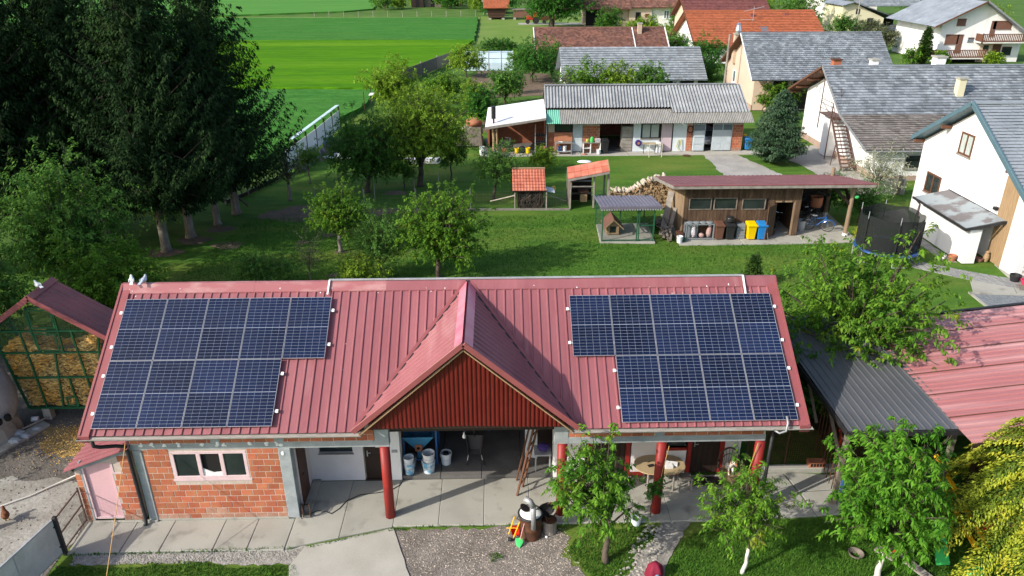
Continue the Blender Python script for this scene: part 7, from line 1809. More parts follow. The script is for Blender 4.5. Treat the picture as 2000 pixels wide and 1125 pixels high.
for r in range(24):
    for k in range(5):
        if r * .14 < 3.4: build('clinker', MB().box(35.62 + k * .26 + (.13 if r % 2 else 0), 16.185, .03 + r * .14, 35.86 + k * .26 + (.13 if r % 2 else 0), 16.21, .155 + r * .14), M['plaster_far'], h2)
build('front_wall', MB().box(35.6, 16.21, 0, 37.3, 17.1, 3.9), M['mortar'], h2)
build('lamp', MB().box(35.1, 18.55, 2.55, 35.28, 18.75, 2.7), M['black_metal'], h2)
lt = thing('cellar_porch', 'white cellar porch with a flat glazed sheet roof at the gable', 'porch', (34.4, 20, 0))
build('outer_wall', MB().box(33.7, 17.9, 0, 33.95, 22.3, 1.78), M['plaster_white'], lt)
build('end_wall', MB().box(33.95, 22.1, 0, 35.28, 22.3, 1.85), M['plaster_white'], lt); build('front_return', MB().box(33.7, 17.88, 0, 34.3, 17.9, 1.76), M['plaster_white'], lt)
build('inner_back', MB().box(33.96, 19.4, 0, 35.28, 19.5, 1.8), M['plaster_white'], lt)
for k in range(4):
    y = 22.85 - k * 1.26; build('roof_sheet', MB().prism([(33.42, y, 1.9), (35.27, y, 2.28), (35.27, y - 1.24, 2.26), (33.42, y - 1.24, 1.88)], (0, 0, .02)), M['poly_roof'], lt)
build('roof_frame', MB().bar((33.4, 22.9, 1.87), (33.4, 17.78, 1.83), .07, .12).bar((33.4, 17.78, 1.83), (35.4, 17.7, 2.24), .07, .14).bar((35.3, 22.9, 2.3), (35.3, 17.7, 2.28), .05, .06), M['black_metal'], lt)
build('downpipe', MB().tube([(33.45, 22.6, 1.82), (33.62, 22.45, 1.6), (33.62, 22.42, .1)], .05, 8), M['steel_brown'], lt)
for i, (nm, x, y, r, h, m_, l) in enumerate([('flower_pot', 33.45, 18.35, .2, .3, 'terracotta', 'round terracotta pot at the corner of the cellar porch'), ('flower_pot', 33.2, 18.65, .13, .2, 'white_paint', 'small white pot beside the terracotta pot'), ('flower_pot', 34.75, 18.2, .2, .18, 'tile_brown', 'brown low pot inside the cellar porch entrance'), ('black_tub', 35.0, 15.75, .26, .32, 'black_plastic', 'black tub beside the pink basin on the terrace'), ('pink_basin', 35.3, 15.3, .3, .24, 'toy_pink', 'pink basin on the terrace by the white house')]):
    if nm == 'pink_basin': m_ = 'basin_pink'; dm('basin_pink', (0.62, 0.05, 0.12), fine=.04, rough=.4)
    solo(nm, MB().lathe([(r * .7, 0), (r * .9, h * .6), (r, h), (r * .85, h), (r * .7, h * .4), (0, h * .3)], (x, y, -.02), 18), M[m_], l, 'pot' if 'pot' in nm else 'tub', smooth=False)
solo('wooden_figure', MB().lathe([(.1, 0), (.14, .2), (.12, .35), (.08, .42), (.1, .5), (0, .58)], (35.05, 18.15, 0), 12), M['oak'], 'small wooden figure beside the board cladding', 'figure')
solo('doormat', MB().slab([(34.6, 14.7), (35.7, 14.55), (35.9, 15.2), (34.8, 15.35)], -.018, -.003), M['old_wood'], 'brown doormat lying on the terrace slabs', 'mat')
for i, (x, y, m_, l) in enumerate([(35.9, 14.5, 'bin_grey', 'pair of grey shoes nearest the doormat'), (36.4, 14.2, 'bin_grey', 'pair of grey shoes right of the nearest pair'), (36.9, 13.95, 'crib_green', 'green shoes at the right end of the terrace row')]):
    t = thing('shoes', l, 'shoes', (x, y, -.02), 'shoes on the terrace')
    for s in (-.09, .09): build('shoe', MB().ell((x + s, y, .04), (.06, .15, .06), 8, 6), M[m_], t)
ts = thing('plant_stand', 'black metal stand with bottles under the house wall', 'stand', (36.6, 16.0, 0))
for x in (36.1, 37.0):
    for y in (15.9, 15.4): build('leg', MB().bar((x, y, 0), (x, y, .95), .04), M['black_metal'], ts)
for z in (.45, .92): build('shelf', MB().box(36.05, 15.4, z, 37.05, 15.95, z + .03), M['black_metal'], ts)
for i, (x, m_, l) in enumerate([(36.3, 'purple', 'purple bottle on the metal stand'), (36.55, 'white_paint', 'white bottle on the metal stand'), (36.8, 'toy_green', 'green bottle on the metal stand')]): solo('bottle', MB().lathe([(.07, 0), (.08, .2), (.03, .28), (.03, .34), (0, .34)], (x, 15.7, .48), 10), M[m_], l, 'bottle', 'bottles on the metal stand')

# pink rendered house with the grey roof
hA = thing('pink_house', 'faded pink house with grey tile roof behind the workshop', 'house', (41, 60, 0))
wall_prism(hA, 35.2, 47.5, [(56.4, 0), (66, 0), (66, 3.9), (60, 6.4), (56.4, 3.9)], M['plaster_pink'])
tile_roof(hA, 'roof_tiles', (34.5, 55.0, 3.05), (13.8, 0, 0), (0, 5.0, 3.7), 40, 24, M['slate'], .045, seed=13)
slope(hA, 'roof_deck', (34.52, 55.02, 3.02), (13.76, 0, 0), (0, 5.0, 3.7), M['slate'])
slope(hA, 'rear_roof', (34.5, 60, 6.72), (13.8, 0, 0), (0, 5.6, -3.3), M['slate'])
build('ridge', MB().bar((34.5, 60, 6.8), (48.3, 60, 6.8), .22, .07), M['slate'], hA)
build('verge_board', MB().bar((34.47, 55, 3.02), (34.47, 60, 6.72), .05, .14), M['white_paint'], hA); build('verge_board', MB().bar((34.47, 60, 6.72), (34.47, 65.6, 3.42), .05, .14), M['brown_wood'], hA)
build('soffit', MB().prism([(34.52, 60, 6.58), (34.52, 65.6, 3.28), (34.52, 65.6, 3.33), (34.52, 60, 6.63)], (.68, 0, 0)), M['brown_wood'], hA)
win(hA, (35.2, 63.2, 1.6), (0, -1, 0), (-1, 0, 0), 1.0, 1.3, 'white_paint', 'glass_sky', .12)
build('porch_void', MB().box(36.6, 56.36, .1, 41, 56.395, 2.8), M['dark_wood'], hA)
for x in (36.6, 38.5): build('porch_pillar', MB().box(x - .2, 55.7, 0, x + .2, 56.3, 2.95), M['plaster_pink'], hA)
build('plinth', MB().box(35.15, 56.35, -.05, 35.2, 66, .5), M['plinth'], hA)
c_ = chimney(hA, 35.2, 63.2, 3.5, 6.3, .6, 'plaster_old'); build('metal_cowl', MB().lathe([(.3, 0), (.3, .3), (.18, .8), (.25, .85), (.12, 1.0), (0, 1.05)], (35.2, 63.2, 6.4), 14), M['chrome'], c_)

# red roofed pair of houses
hR = thing('red_roofed_house', 'house with a broad orange red tile roof', 'house', (47, 92, 0))
wall_prism(hR, 38.0, 54.5, [(88, 0), (102, 0), (102, 3.0), (95, 5.7), (88, 2.6)], M['plaster_white'])
tile_roof(hR, 'roof_tiles', (37.2, 87.0, 2.2), (18.3, 0, 0), (0, 8, 4.0), 55, 22, M['tile_orange'], .06, seed=21)
slope(hR, 'rear_roof', (37.2, 95, 6.15), (18.3, 0, 0), (0, 8, -4), M['tile_orange'])
slope(hR, 'roof_deck', (37.22, 87.02, 2.16), (18.26, 0, 0), (0, 8, 4), M['tile_orange'])
build('ridge', MB().bar((37.2, 95, 6.24), (55.5, 95, 6.24), .3, .12), M['tile_orange'], hR)
build('verge_board', MB().bar((37.15, 95, 6.1), (37.15, 87, 2.1), .08, .2).bar((37.15, 95, 6.1), (37.15, 103, 2.1), .08, .2), M['brown_wood'], hR)
ds = build('dish_mast', MB().cyl((37.9, 92.6, 2.2), (37.9, 92.6, 3.4), .03, None, 6), M['galv'], hR)
build('satellite_dish', MB().lathe([(0, 0), (.3, .05), (.5, .18)], (37.6, 92.4, 3.3), 16), M['white_paint'], ds)
for i, (x, y) in enumerate(((46.2, 93.5), (51.0, 93.8))): build('roof_vent', MB().box(x, y, 5.1, x + .5, y + .5, 5.85), M['tile_dark_red'], hR)
build('roof_light', MB().add([(46.9, 90.2, 3.85), (47.9, 90.2, 3.85), (47.9, 91.3, 4.4), (46.9, 91.3, 4.4)], [(0, 1, 2, 3)]), M['glass_sky'], hR)
for p_, q_ in (((46.2, 92.5, 4.8), (46.2, 92.5, 6.9)), ((44.8, 92.4, 6.3), (47.6, 92.6, 6.9)), ((44.4, 92.4, 5.2), (46.4, 92.5, 5.25))): build('aerial', MB().bar(p_, q_, .05), M['galv'], hR)
hD = thing('dark_red_house', 'house with a dark red roof behind the orange roof', 'house', (45, 107, 0))
wall_prism(hD, 39.6, 51, [(101, 0), (111, 0), (111, 4.6), (105.5, 7.1), (101, 4.6)], M['plaster_pink'])
tile_roof(hD, 'roof_tiles', (38.9, 99.8, 4.4), (13.0, 0, 0), (0, 5.7, 3.1), 40, 16, M['tile_dark_red'], .06, seed=22)
slope(hD, 'roof_deck', (38.92, 99.82, 4.36), (12.96, 0, 0), (0, 5.7, 3.1), M['tile_dark_red']); slope(hD, 'rear_roof', (38.9, 105.5, 7.46), (13, 0, 0), (0, 5.7, -3.1), M['tile_dark_red'])
build('verge_board', MB().bar((38.85, 105.5, 7.4), (38.85, 99.8, 4.3), .08, .2), M['brown_wood'], hD)
build('verge_board', MB().bar((38.85, 105.5, 7.4), (38.85, 111.2, 4.3), .08, .2), M['brown_wood'], hD)
chimney(hD, 43.2, 105, 6.8, 8.2, .6, 'white_paint')
# grey tile barn and brown tile barn
gb = thing('grey_tile_barn', 'low barn with pale grey square tile roof behind the workshop', 'barn', (25, 65, 0))
wall_prism(gb, 17.8, 31.4, [(62.5, 0), (70, 0), (70, 2.2), (66, 4.6), (62.5, 2.2)], M['blueish_wall'])
tile_roof(gb, 'roof_tiles', (17.3, 61.7, 2.05), (14.9, 0, 0), (0, 4.3, 2.75), 40, 14, M['slate_pale'], .06, seed=31)
slope(gb, 'roof_deck', (17.32, 61.72, 2.01), (14.86, 0, 0), (0, 4.28, 2.75), M['slate']); slope(gb, 'rear_roof', (17.3, 66, 4.76), (14.9, 0, 0), (0, 4.6, -2.9), M['slate_pale'])
for x0, x1 in ((28.0, 28.8), (29.6, 31.0)): build('opening', MB().box(x0, 62.46, .4, x1, 62.495, 1.9), M['dark_hole'], gb)
build('pillar', MB().cyl((29.2, 62.1, 0), (29.2, 62.1, 2.0), .14, None, 10), M['blueish_wall'], gb)
bt = thing('brown_tile_barn', 'long barn with mottled brown tile roof below the walnut tree', 'barn', (25, 92, 0))
wall_prism(bt, 16.3, 33.4, [(89, 0), (96, 0), (96, 2.2), (92, 4.1), (89, 2.2)], M['plaster_old'])
tile_roof(bt, 'roof_tiles', (15.9, 87.7, 1.9), (13.4, 0, 0), (0, 4.3, 2.4), 46, 18, M['tile_brown'], .06, seed=33)
tile_roof(bt, 'roof_tiles', (29.5, 87.7, 1.86), (4.4, 0, 0), (0, 4.3, 2.4), 15, 18, M['tile_brown'], .06, seed=34)
slope(bt, 'roof_deck', (15.92, 87.72, 1.84), (17.9, 0, 0), (0, 4.28, 2.4), M['tile_brown']); slope(bt, 'rear_roof', (15.9, 92, 4.28), (18, 0, 0), (0, 4.5, -2.4), M['tile_brown'])
for x in (15.87, 29.4, 33.92): build('verge_board', MB().bar((x, 87.7, 1.95), (x, 92, 4.38), .12, .1), M['white_paint'], bt)
build('ridge', MB().bar((15.9, 92, 4.36), (33.9, 92, 4.36), .25, .12), M['tile_brown'], bt)
chimney(bt, 30.3, 91.0, 3.4, 4.9, .55, 'plaster_old')
# white house with balconies, gable to the camera
hw = thing('balcony_house', 'white house with two brown wooden balconies at top right', 'house', (75, 90, 0))
build('wall', MB().prism([(70.3, 88, 0), (81.6, 88, 0), (81.6, 88, 3.9), (75.5, 88, 7.5), (70.3, 88, 5.2)], (0, 12, 0)), M['plaster_white'], hw)
tile_roof(hw, 'roof_tiles', (82.0, 86.9, 3.5), (0, 13.8, 0), (-6.9, 0, 4.35), 40, 22, M['slate'], .06, seed=41)
slope(hw, 'roof_deck', (82.02, 86.92, 3.46), (0, 13.8, 0), (-6.9, 0, 4.35), M['slate']); slope(hw, 'left_roof', (68.8, 86.9, 4.7), (0, 13.8, 0), (6.3, 0, 3.1), M['slate'])
build('verge_board', MB().bar((68.8, 86.85, 4.66), (75.1, 86.85, 7.78), .06, .2), M['brown_wood'], hw); build('verge_board', MB().bar((82.0, 86.85, 3.46), (75.1, 86.85, 7.82), .06, .2), M['grey_metal'], hw)
build('soffit', MB().prism([(68.85, 86.9, 4.55), (75.1, 86.9, 7.65), (75.1, 86.9, 7.7), (68.85, 86.9, 4.6)], (0, 1.1, 0)), M['brown_wood'], hw)
def shut(x0, x1, z0, z1, m='shutter'):
    f = build('window', MB().box(x0, 87.96, z0, x1, 87.999, z1), M[m], hw); build('frame', MB().box(x0 - .06, 87.93, z0 - .06, x1 + .06, 87.958, z0), M['grey_wood'], f); build('shutter_box', MB().box(x0, 87.92, z1 - .12, x1, 87.958, z1), M['brown_wood'], f)
shut(72.2, 73.4, 4.7, 5.6); shut(77.2, 79.7, 4.2, 5.3); shut(76.9, 77.6, 3.3, 5.3)
shut(71.1, 72.9, 2.3, 3.6); shut(72.7, 73.5, 1.2, 3.6); shut(79.2, 80.5, .9, 2.0, 'glass_dark'); shut(74.2, 75.0, 2.6, 3.2, 'glass_sky')
build('entrance_recess', MB().box(76.0, 87.9, 0, 79.0, 87.955, 2.6), M['plaster_pink'], hw); build('entrance_door', MB().box(77.8, 87.84, 0, 78.9, 87.898, 2.3), M['brown_wood'], hw); build('entrance_window', MB().box(76.5, 87.85, 1.5, 77.2, 87.898, 2.2), M['glass_dark'], hw)
for (x0, x1, z0, nm) in ((69.2, 76.0, .75, 'balcony'), (75.2, 81.4, 2.75, 'balcony')):
    bc = build(nm, MB().box(x0, 86.4, z0 - .15, x1, 87.9, z0), M['plaster_far'], hw)
    build('handrail', MB().box(x0, 86.36, z0 + .95, x1, 86.46, z0 + 1.05), M['shutter'], bc); build('bottom_rail', MB().box(x0, 86.36, z0 + .04, x1, 86.46, z0 + .2), M['shutter'], bc)
    k = int((x1 - x0) / .24)
    for i in range(k): build('baluster', MB().box(x0 + i * .24, 86.38, z0 + .2, x0 + i * .24 + .13, 86.42, z0 + .95), M['brown_wood'], bc)
    for x in (x0, x1): build('corner_post', MB().box(x - .08, 86.35, z0 - .15, x + .08, 86.47, z0 + 1.1), M['brown_wood'], bc)
    build('side_rail', MB().box(x0 - .05, 86.46, z0 + .1, x0, 87.9, z0 + 1.0), M['brown_wood'], bc)
build('lower_void', MB().box(70.5, 87.9, .02, 75.8, 87.96, .55), M['dark_hole'], hw)
solo('red_flowers', MB().ell((69.3, 86.2, 1.5), (.5, .4, .35), 10, 7), M['terracotta'], 'orange red flower box at the left balcony corner', 'flowers')
# yellow house with carport, more houses behind
hy = thing('yellow_house', 'pale yellow house with slate roof and a carport', 'house', (77, 128, 0))
build('wall', MB().prism([(72.9, 125, 0), (80.6, 125, 0), (80.6, 125, 2.6), (74.6, 125, 5.2), (72.9, 125, 4.6)], (0, 8, 0)), M['plaster_yellow'], hy)
tile_roof(hy, 'roof_tiles', (85.0, 124.2, 2.0), (0, 9.5, 0), (-10.6, 0, 3.4), 26, 26, M['slate'], .03, seed=51)
slope(hy, 'roof_deck', (85, 124.2, 1.95), (0, 9.5, 0), (-10.6, 0, 3.4), M['slate'])
slope(hy, 'left_roof', (72.4, 124.2, 4.8), (0, 9.5, 0), (2.1, 0, .6), M['slate'])
tile_roof(hy, 'upper_tiles', (76.4, 127, 4.5), (12, 0, 0), (0, 5.5, 3.0), 30, 14, M['slate_pale'], .03, seed=52)
slope(hy, 'upper_deck', (76.4, 127, 4.46), (12, 0, 0), (0, 5.5, 3.0), M['slate'])
win(hy, (75.3, 125, 3.3), (1, 0, 0), (0, -1, 0), .7, .9, 'black_metal', 'glass_dark', .08, sill=False); win(hy, (77.6, 125, 1.4), (1, 0, 0), (0, -1, 0), 1.0, 1.2, 'black_metal', 'glass_dark', .08, sill=False)
for x in (84.4,): build('carport_post', MB().box(x - .2, 124.4, 0, x + .2, 124.8, 2.0), M['plaster_yellow'], hy)
build('carport_back', MB().box(80.7, 130, 0, 85, 130.2, 2.2), M['dark_wood'], hy)
car(82.6, 125.2, 2.6, 'car_dark', 'dark blue grey car parked under the far carport', 4.3)
hf = thing('farmhouse', 'old farmhouse with pale walls and a brown roof at the far top', 'house', (38, 145, 0))
build('wall', MB().box(28.5, 141, 0, 37.2, 147, 3.7), M['plaster_old'], hf); build('wall', MB().box(37.25, 140.5, 0, 41.7, 147, 3.6), M['plaster_pink'], hf); build('wall', MB().box(41.75, 141, 0, 49, 147, 4.2), M['plaster_far'], hf)
tile_roof(hf, 'roof_tiles', (24.5, 139.2, 3.3), (13, 0, 0), (0, 5, 3.0), 36, 12, M['tile_brown'], .04, seed=61); slope(hf, 'roof_deck', (24.5, 139.2, 3.24), (13, 0, 0), (0, 5, 3.0), M['tile_brown'])
tile_roof(hf, 'roof_tiles', (37.4, 139.8, 3.5), (12, 0, 0), (0, 5, 3.0), 33, 12, M['tile_brown'], .04, seed=62); slope(hf, 'roof_deck', (37.4, 139.8, 3.44), (12, 0, 0), (0, 5, 3.0), M['tile_brown'])
build('doorway', MB().box(38.5, 140.44, .1, 39.5, 140.49, 2.6), M['dark_hole'], hf); build('window', MB().box(40.4, 140.44, 1.6, 41.2, 140.49, 2.3), M['brown_wood'], hf)
win(hf, (44.2, 141, 1.3), (1, 0, 0), (0, -1, 0), 1.6, 1.6, 'white_paint', 'glass_sky', .12, 2); win(hf, (32.2, 141, .8), (1, 0, 0), (0, -1, 0), 1.1, 1.5, 'brown_wood', 'glass_dark', .12)
build('barn_void', MB().box(28.7, 140.94, .1, 31.5, 140.99, 3.2), M['dark_hole'], hf)
fc = thing('hayloft_barn', 'dark timber corn barn with a red tiled roof at the far field edge', 'barn', (11, 158, 0))
build('body', MB().prism([(9.4, 157, .3), (12.7, 157, .3), (13.3, 157, 2.6), (8.8, 157, 2.6)], (0, 5, 0)), M['dark_wood'], fc)
tile_roof(fc, 'roof_tiles', (8.2, 156.3, 2.4), (5.7, 0, 0), (0, 3, 1.7), 16, 9, M['tile_orange'], .04, seed=71); slope(fc, 'roof_deck', (8.2, 156.3, 2.34), (5.7, 0, 0), (0, 3, 1.7), M['tile_orange'])
for x in (9.6, 12.5): build('foot', MB().box(x - .3, 156.8, -.05, x + .3, 157.4, .3), M['concrete'], fc)
for i in range(6): build('slat', MB().box(9.4 - i * .1, 156.94, .5 + i * .35, 12.7 + i * .1, 156.98, .6 + i * .35), M['brown_wood'], fc)
f2 = thing('low_timber_crib', 'low brown timber crib on concrete feet right of the hayloft', 'crib', (16.5, 157, 0))
build('body', MB().box(14.7, 156.5, .4, 18.4, 158.5, 1.9), M['shutter'], f2); build('roof', MB().box(14.5, 156.3, 1.9, 18.6, 158.7, 2.1), M['old_wood'], f2)
for x in (15.0, 18.0): build('foot', MB().box(x - .25, 156.4, -.05, x + .25, 157, .4), M['concrete'], f2)
for i, (x, y, w_, h_, m_, l) in enumerate([(-9.5, 194, 3.2, 2.6, 'dark_wood', 'dark open shed far beyond the fields'), (-5.6, 195, 4.2, 2.4, 'old_wood', 'grey wooden shed beside the dark far shed'), (.6, 199, 2.2, 3.0, 'tile_brown', 'small reddish hut among the far bushes'), (10.5, 172, 5, 2.6, 'plaster_far', 'pale low building behind the hayloft')]):
    t = thing('garden_shed', l, 'shed', (x, y, 0), 'sheds beyond the fields')
    build('wall', MB().box(x - w_ / 2, y, -.05, x + w_ / 2, y + 3, h_), M[m_], t); build('roof', MB().prism([(x - w_ / 2 - .3, y - .3, h_), (x + w_ / 2 + .3, y - .3, h_), (x + w_ / 2 + .3, y + 1.5, h_ + .9), (x - w_ / 2 - .3, y + 1.5, h_ + .9)], (0, 0, .12)), M['tile_orange' if i == 2 else 'old_wood'], t)
    build('doorway', MB().box(x - .5, y - .03, 0, x + .5, y - .005, 2.0), M['dark_hole'], t)
hb = thing('back_house', 'grey roofed house at the top edge right of the farmhouse', 'house', (90, 160, 0))
build('wall', MB().box(83, 158, 0, 95, 168, 4), M['plaster_far'], hb); tile_roof(hb, 'roof_tiles', (82, 157, 3.9), (14, 0, 0), (0, 6, 3.6), 36, 14, M['slate'], .04, seed=75); slope(hb, 'roof_deck', (82, 157, 3.84), (14, 0, 0), (0, 6, 3.6), M['slate'])
# greenhouse, tractor, poles
gh = thing('greenhouse', 'pale blue plastic tunnel greenhouse among the garden trees', 'greenhouse', (9.7, 85.2, 0))
gx = lambda x, k: (x, 85.2 - 2.4 * math.cos(PI * k / 10), 2.1 * math.sin(PI * k / 10) ** .7 if 0 < k < 10 else 0)
build('film', MB().add([gx(x, k) for x in (6.5, 12.9) for k in range(11)], [(k, k + 1, 12 + k, 11 + k) for k in range(10)] + [tuple(range(11)), tuple(range(21, 10, -1))]), M['greenhouse'], gh)
for x in (6.5, 8.1, 9.7, 11.3, 12.9): build('hoop', MB().tube([V(gx(x, k)) + V((0, -.03, .03)) for k in range(11)], .04, 5), M['galv'], gh)
for k in (2, 4): build('purlin', MB().tube([V(gx(6.5, k)) + V((0, -.04, .04)), V(gx(12.9, k)) + V((0, -.04, .04))], .03, 5), M['galv'], gh)
tc_ = thing('tractor', 'red tractor with a trailer under the walnut tree', 'tractor', (18, 147, 0))
build('hood', MB().box(17.2, 146.6, .7, 18.6, 147.5, 1.5), M['red_paint'], tc_, bevel=.1); build('cab', MB().box(18.6, 146.5, .8, 19.5, 147.6, 2.3), M['red_paint'], tc_, bevel=.1); build('trailer', MB().box(19.9, 146.4, .7, 23.5, 147.9, 1.5), M['rust'], tc_)
for x, r in ((17.4, .45), (19.1, .7), (20.8, .4), (22.6, .4)): build('wheel', MB().cyl((x, 146.3, r), (x, 146.55, r), r, None, 16), M['black_plastic'], tc_)
sheet('farm_yard', [(15.5, 145), (36, 144), (36, 149), (15.5, 149)], -.035, 'concrete')
for i, (x, y, h_, l) in enumerate([(33.6, 60.5, 6.6, 'dark utility pole beside the pink house gable'), (72.5, 118, 6.5, 'grey utility pole in front of the yellow house'), (77.0, 79.5, 6, 'slim pole at the right edge by the balcony house')]):
    solo('utility_pole', MB().cyl((x, y, -.05), (x, y, h_), .14, .1, 8), M['grey_wood'], l, 'pole', 'utility poles')
cmp_ = thing('compost_fence', 'brown grey woven fence along the lime field edge', 'fence', (2, 82, 0))
cp_ = [(-.2, 74), (1.4, 79), (3.0, 84.5), (4.6, 89.5)]
for x, y in cp_: build('post', MB().box(x - .08, y - .08, 0, x + .08, y + .08, 1.7), M['grey_wood'], cmp_)
for a, b in zip(cp_, cp_[1:]): build('panel', MB().prism([(a[0], a[1] + .1, .05), (b[0], b[1] - .1, .05), (b[0], b[1] - .1, 1.5), (a[0], a[1] + .1, 1.5)], (.06, 0, 0)), M['old_wood'], cmp_)
ff = thing('far_fence', 'thin wire fence on posts along the far field track', 'fence', (-5, 164, 0))
for i in range(12): build('post', MB().box(-30 + i * 3.3 - .06, 164, 0, -30 + i * 3.3 + .06, 164.1, 1.3), M['grey_wood'], ff)
gp2 = thing('garden_fence', 'thin post fence by the leafy garden beside the lime field', 'fence', (-1.6, 62, 0))
for x, y in ((-2.1, 57), (-1.9, 60), (-1.6, 63.5), (-.9, 68), (-.5, 71)): build('post', MB().cyl((x, y, 0), (x, y, 1.9), .04, None, 6), M['rust'], gp2)
tbl = thing('roofed_rack', 'small white topped rack beside the garden fence', 'rack', (-1.0, 57.5, 0))
build('top', MB().box(-1.6, 56.9, 1.55, .4, 58, 1.62), M['white_sheet'], tbl)
for x in (-1.5, .3): build('leg', MB().box(x - .05, 57.4, 0, x + .05, 57.5, 1.55), M['black_metal'], tbl)
# ---------------------------------------------------------------- trees and other plants
def nrm(a): return a / np.maximum(np.linalg.norm(a, axis=-1, keepdims=True), 1e-9)
def leaf_quads(P, D, L, Wd, rng, fold=.18):
    n = len(P)
    up = np.array([0, 0, 1.0]) + rng.normal(0, .35, (n, 3))
    S_ = nrm(np.cross(D, up)); N_ = nrm(np.cross(S_, D))
    mid = P + D * (L * .45)[:, None] + N_ * (L * fold * .5)[:, None]
    v = np.empty((n, 4, 3))
    v[:, 0] = P; v[:, 1] = mid + S_ * Wd[:, None]; v[:, 2] = P + D * L[:, None] - np.array([0, 0, 1.0]) * (L * fold * .6)[:, None]; v[:, 3] = mid - S_ * Wd[:, None]
    return v.reshape(-1, 3)
def crown_points(C, R, n, rng, lo=-.55):
    i = np.arange(n) + .5
    z = 1 - (1 - lo) * i / n; a = i * 2.399963 + rng.uniform(0, 6)
    r = np.sqrt(np.maximum(0, 1 - z * z))
    d = np.stack([r * np.cos(a), r * np.sin(a), z], 1) + rng.normal(0, .10, (n, 3))
    return d
def tree(name, label, cat, base, crown, rad, n_bough, n_leaf, leaf, mleaf, mbark='bark', trunk=.12, fork=None, droop=.5, shoot=.45, seed=1, group=None, lean=(0, 0), per=12, z0=-.05, spread=.32, lo=-.55, upright=.35, bare=0.0, wleaf=.25):
    n_leaf = int(n_leaf * 1.5)
    rng = np.random.default_rng(seed)
    x, y = base; C = np.array([x + crown[0], y + crown[1], crown[2]]); R = np.array(rad, float)
    fork = fork if fork is not None else max(.25, C[2] - R[2] * .85)
    t = thing(name, label, cat, (x, y, z0), group)
    F = np.array([x + lean[0], y + lean[1], fork])
    mb = MB(); lm = MB()
    k = [tuple((x + lean[0] * f + .03 * math.sin(7 * f + seed), y + lean[1] * f + .03 * math.cos(5 * f + seed), z0 + (fork - z0) * f)) for f in (0, .12, .4, .7, 1)]
    mb.tube(k, [trunk * 1.35, trunk * 1.05, trunk * .95, trunk * .88, trunk * .85], 9)
    dirs = crown_points(C, R, n_bough, rng, lo)
    ends = C + dirs * R * rng.uniform(.62, 1.0, (n_bough, 1))
    sub_S, sub_D, sub_L = [], [], []
    n_sh = max(1, int(n_leaf / per / n_bough))
    main = max(3, n_bough // 5)
    for b, E in enumerate(ends):
        f = rng.uniform(0, .75)
        ctr = F + (C + np.array([0, 0, R[2] * .35]) - F) * f * .8
        mid = ctr + (E - ctr) * .5 + np.array([0, 0, 1.0]) * np.linalg.norm(E - ctr) * rng.uniform(.02, .18)
        pts = [ctr * (1 - s_) ** 2 + 2 * mid * s_ * (1 - s_) + E * s_ * s_ for s_ in (0, .33, .66, 1.0)]
        r0 = trunk * (.5 - .3 * f)
        lm.tube([tuple(p) for p in pts], [r0, r0 * .7, r0 * .45, r0 * .2], 5, False)
        s_ = rng.uniform(.3, 1.0, n_sh) ** .8
        p = np.outer((1 - s_) ** 2, ctr) + np.outer(2 * s_ * (1 - s_), mid) + np.outer(s_ * s_, E)
        p = p + rng.normal(0, 1, (n_sh, 3)) * R * spread * .5 * (0.4 + .6 * s_)[:, None]
        d = nrm((p - C) / R + rng.normal(0, .55, (n_sh, 3)) + np.array([0, 0, upright]))
        sub_S.append(p); sub_D.append(d); sub_L.append(shoot * rng.uniform(.5, 1.3, n_sh))
    lm.tube([tuple(F), tuple(F + (C - F) * .5), tuple(C + np.array([.0, 0, R[2] * .5]))], [trunk * .8, trunk * .5, trunk * .15], 7, False)
    build('trunk', mb, M[mbark], t, smooth=True); build('limbs', lm, M['bark'], t, smooth=True, kind='stuff')
    Sx = np.concatenate(sub_S); Dx = np.concatenate(sub_D); Lx = np.concatenate(sub_L)
    m = len(Sx)
    tt = np.tile(np.linspace(.1, 1.0, per), m) + rng.uniform(-.04, .04, m * per)
    idx = np.repeat(np.arange(m), per)
    P = Sx[idx] + Dx[idx] * (Lx[idx] * tt)[:, None] - np.array([0, 0, 1.0]) * (Lx[idx] * tt ** 2 * droop * .5)[:, None]
    a = np.tile(np.arange(per) * 2.399963, m) + np.repeat(rng.uniform(0, 6, m), per)
    h1_ = nrm(np.cross(Dx, np.array([.3, .5, .8]))); h2_ = np.cross(Dx, h1_)
    rad_ = h1_[idx] * np.cos(a)[:, None] + h2_[idx] * np.sin(a)[:, None]
    D = nrm(Dx[idx] * .45 + rad_ * .8 + np.array([0, 0, -1.0]) * droop + rng.normal(0, .25, (m * per, 3)))
    ll = leaf * rng.uniform(.65, 1.25, m * per)
    keep = P[:, 2] > .12
    P, D, ll = P[keep], D[keep], ll[keep]
    v = leaf_quads(P, D, ll, ll * wleaf, rng)
    me = np_mesh('crown', v - np.array([x, y, z0]), np.arange(len(v)).reshape(-1, 4))
    mesh_obj('crown', me, M[mleaf], t, (x, y, z0))
    if not bare:
        sk = MB(); 
        for q in range(0, m, max(1, m // 220)):
            e = Sx[q] + Dx[q] * Lx[q] * .9; sk.tube([tuple(Sx[q]), tuple(e)], [.008, .003], 3, False)
        build('twigs', sk, M['bark'], t, kind='stuff')
    return t

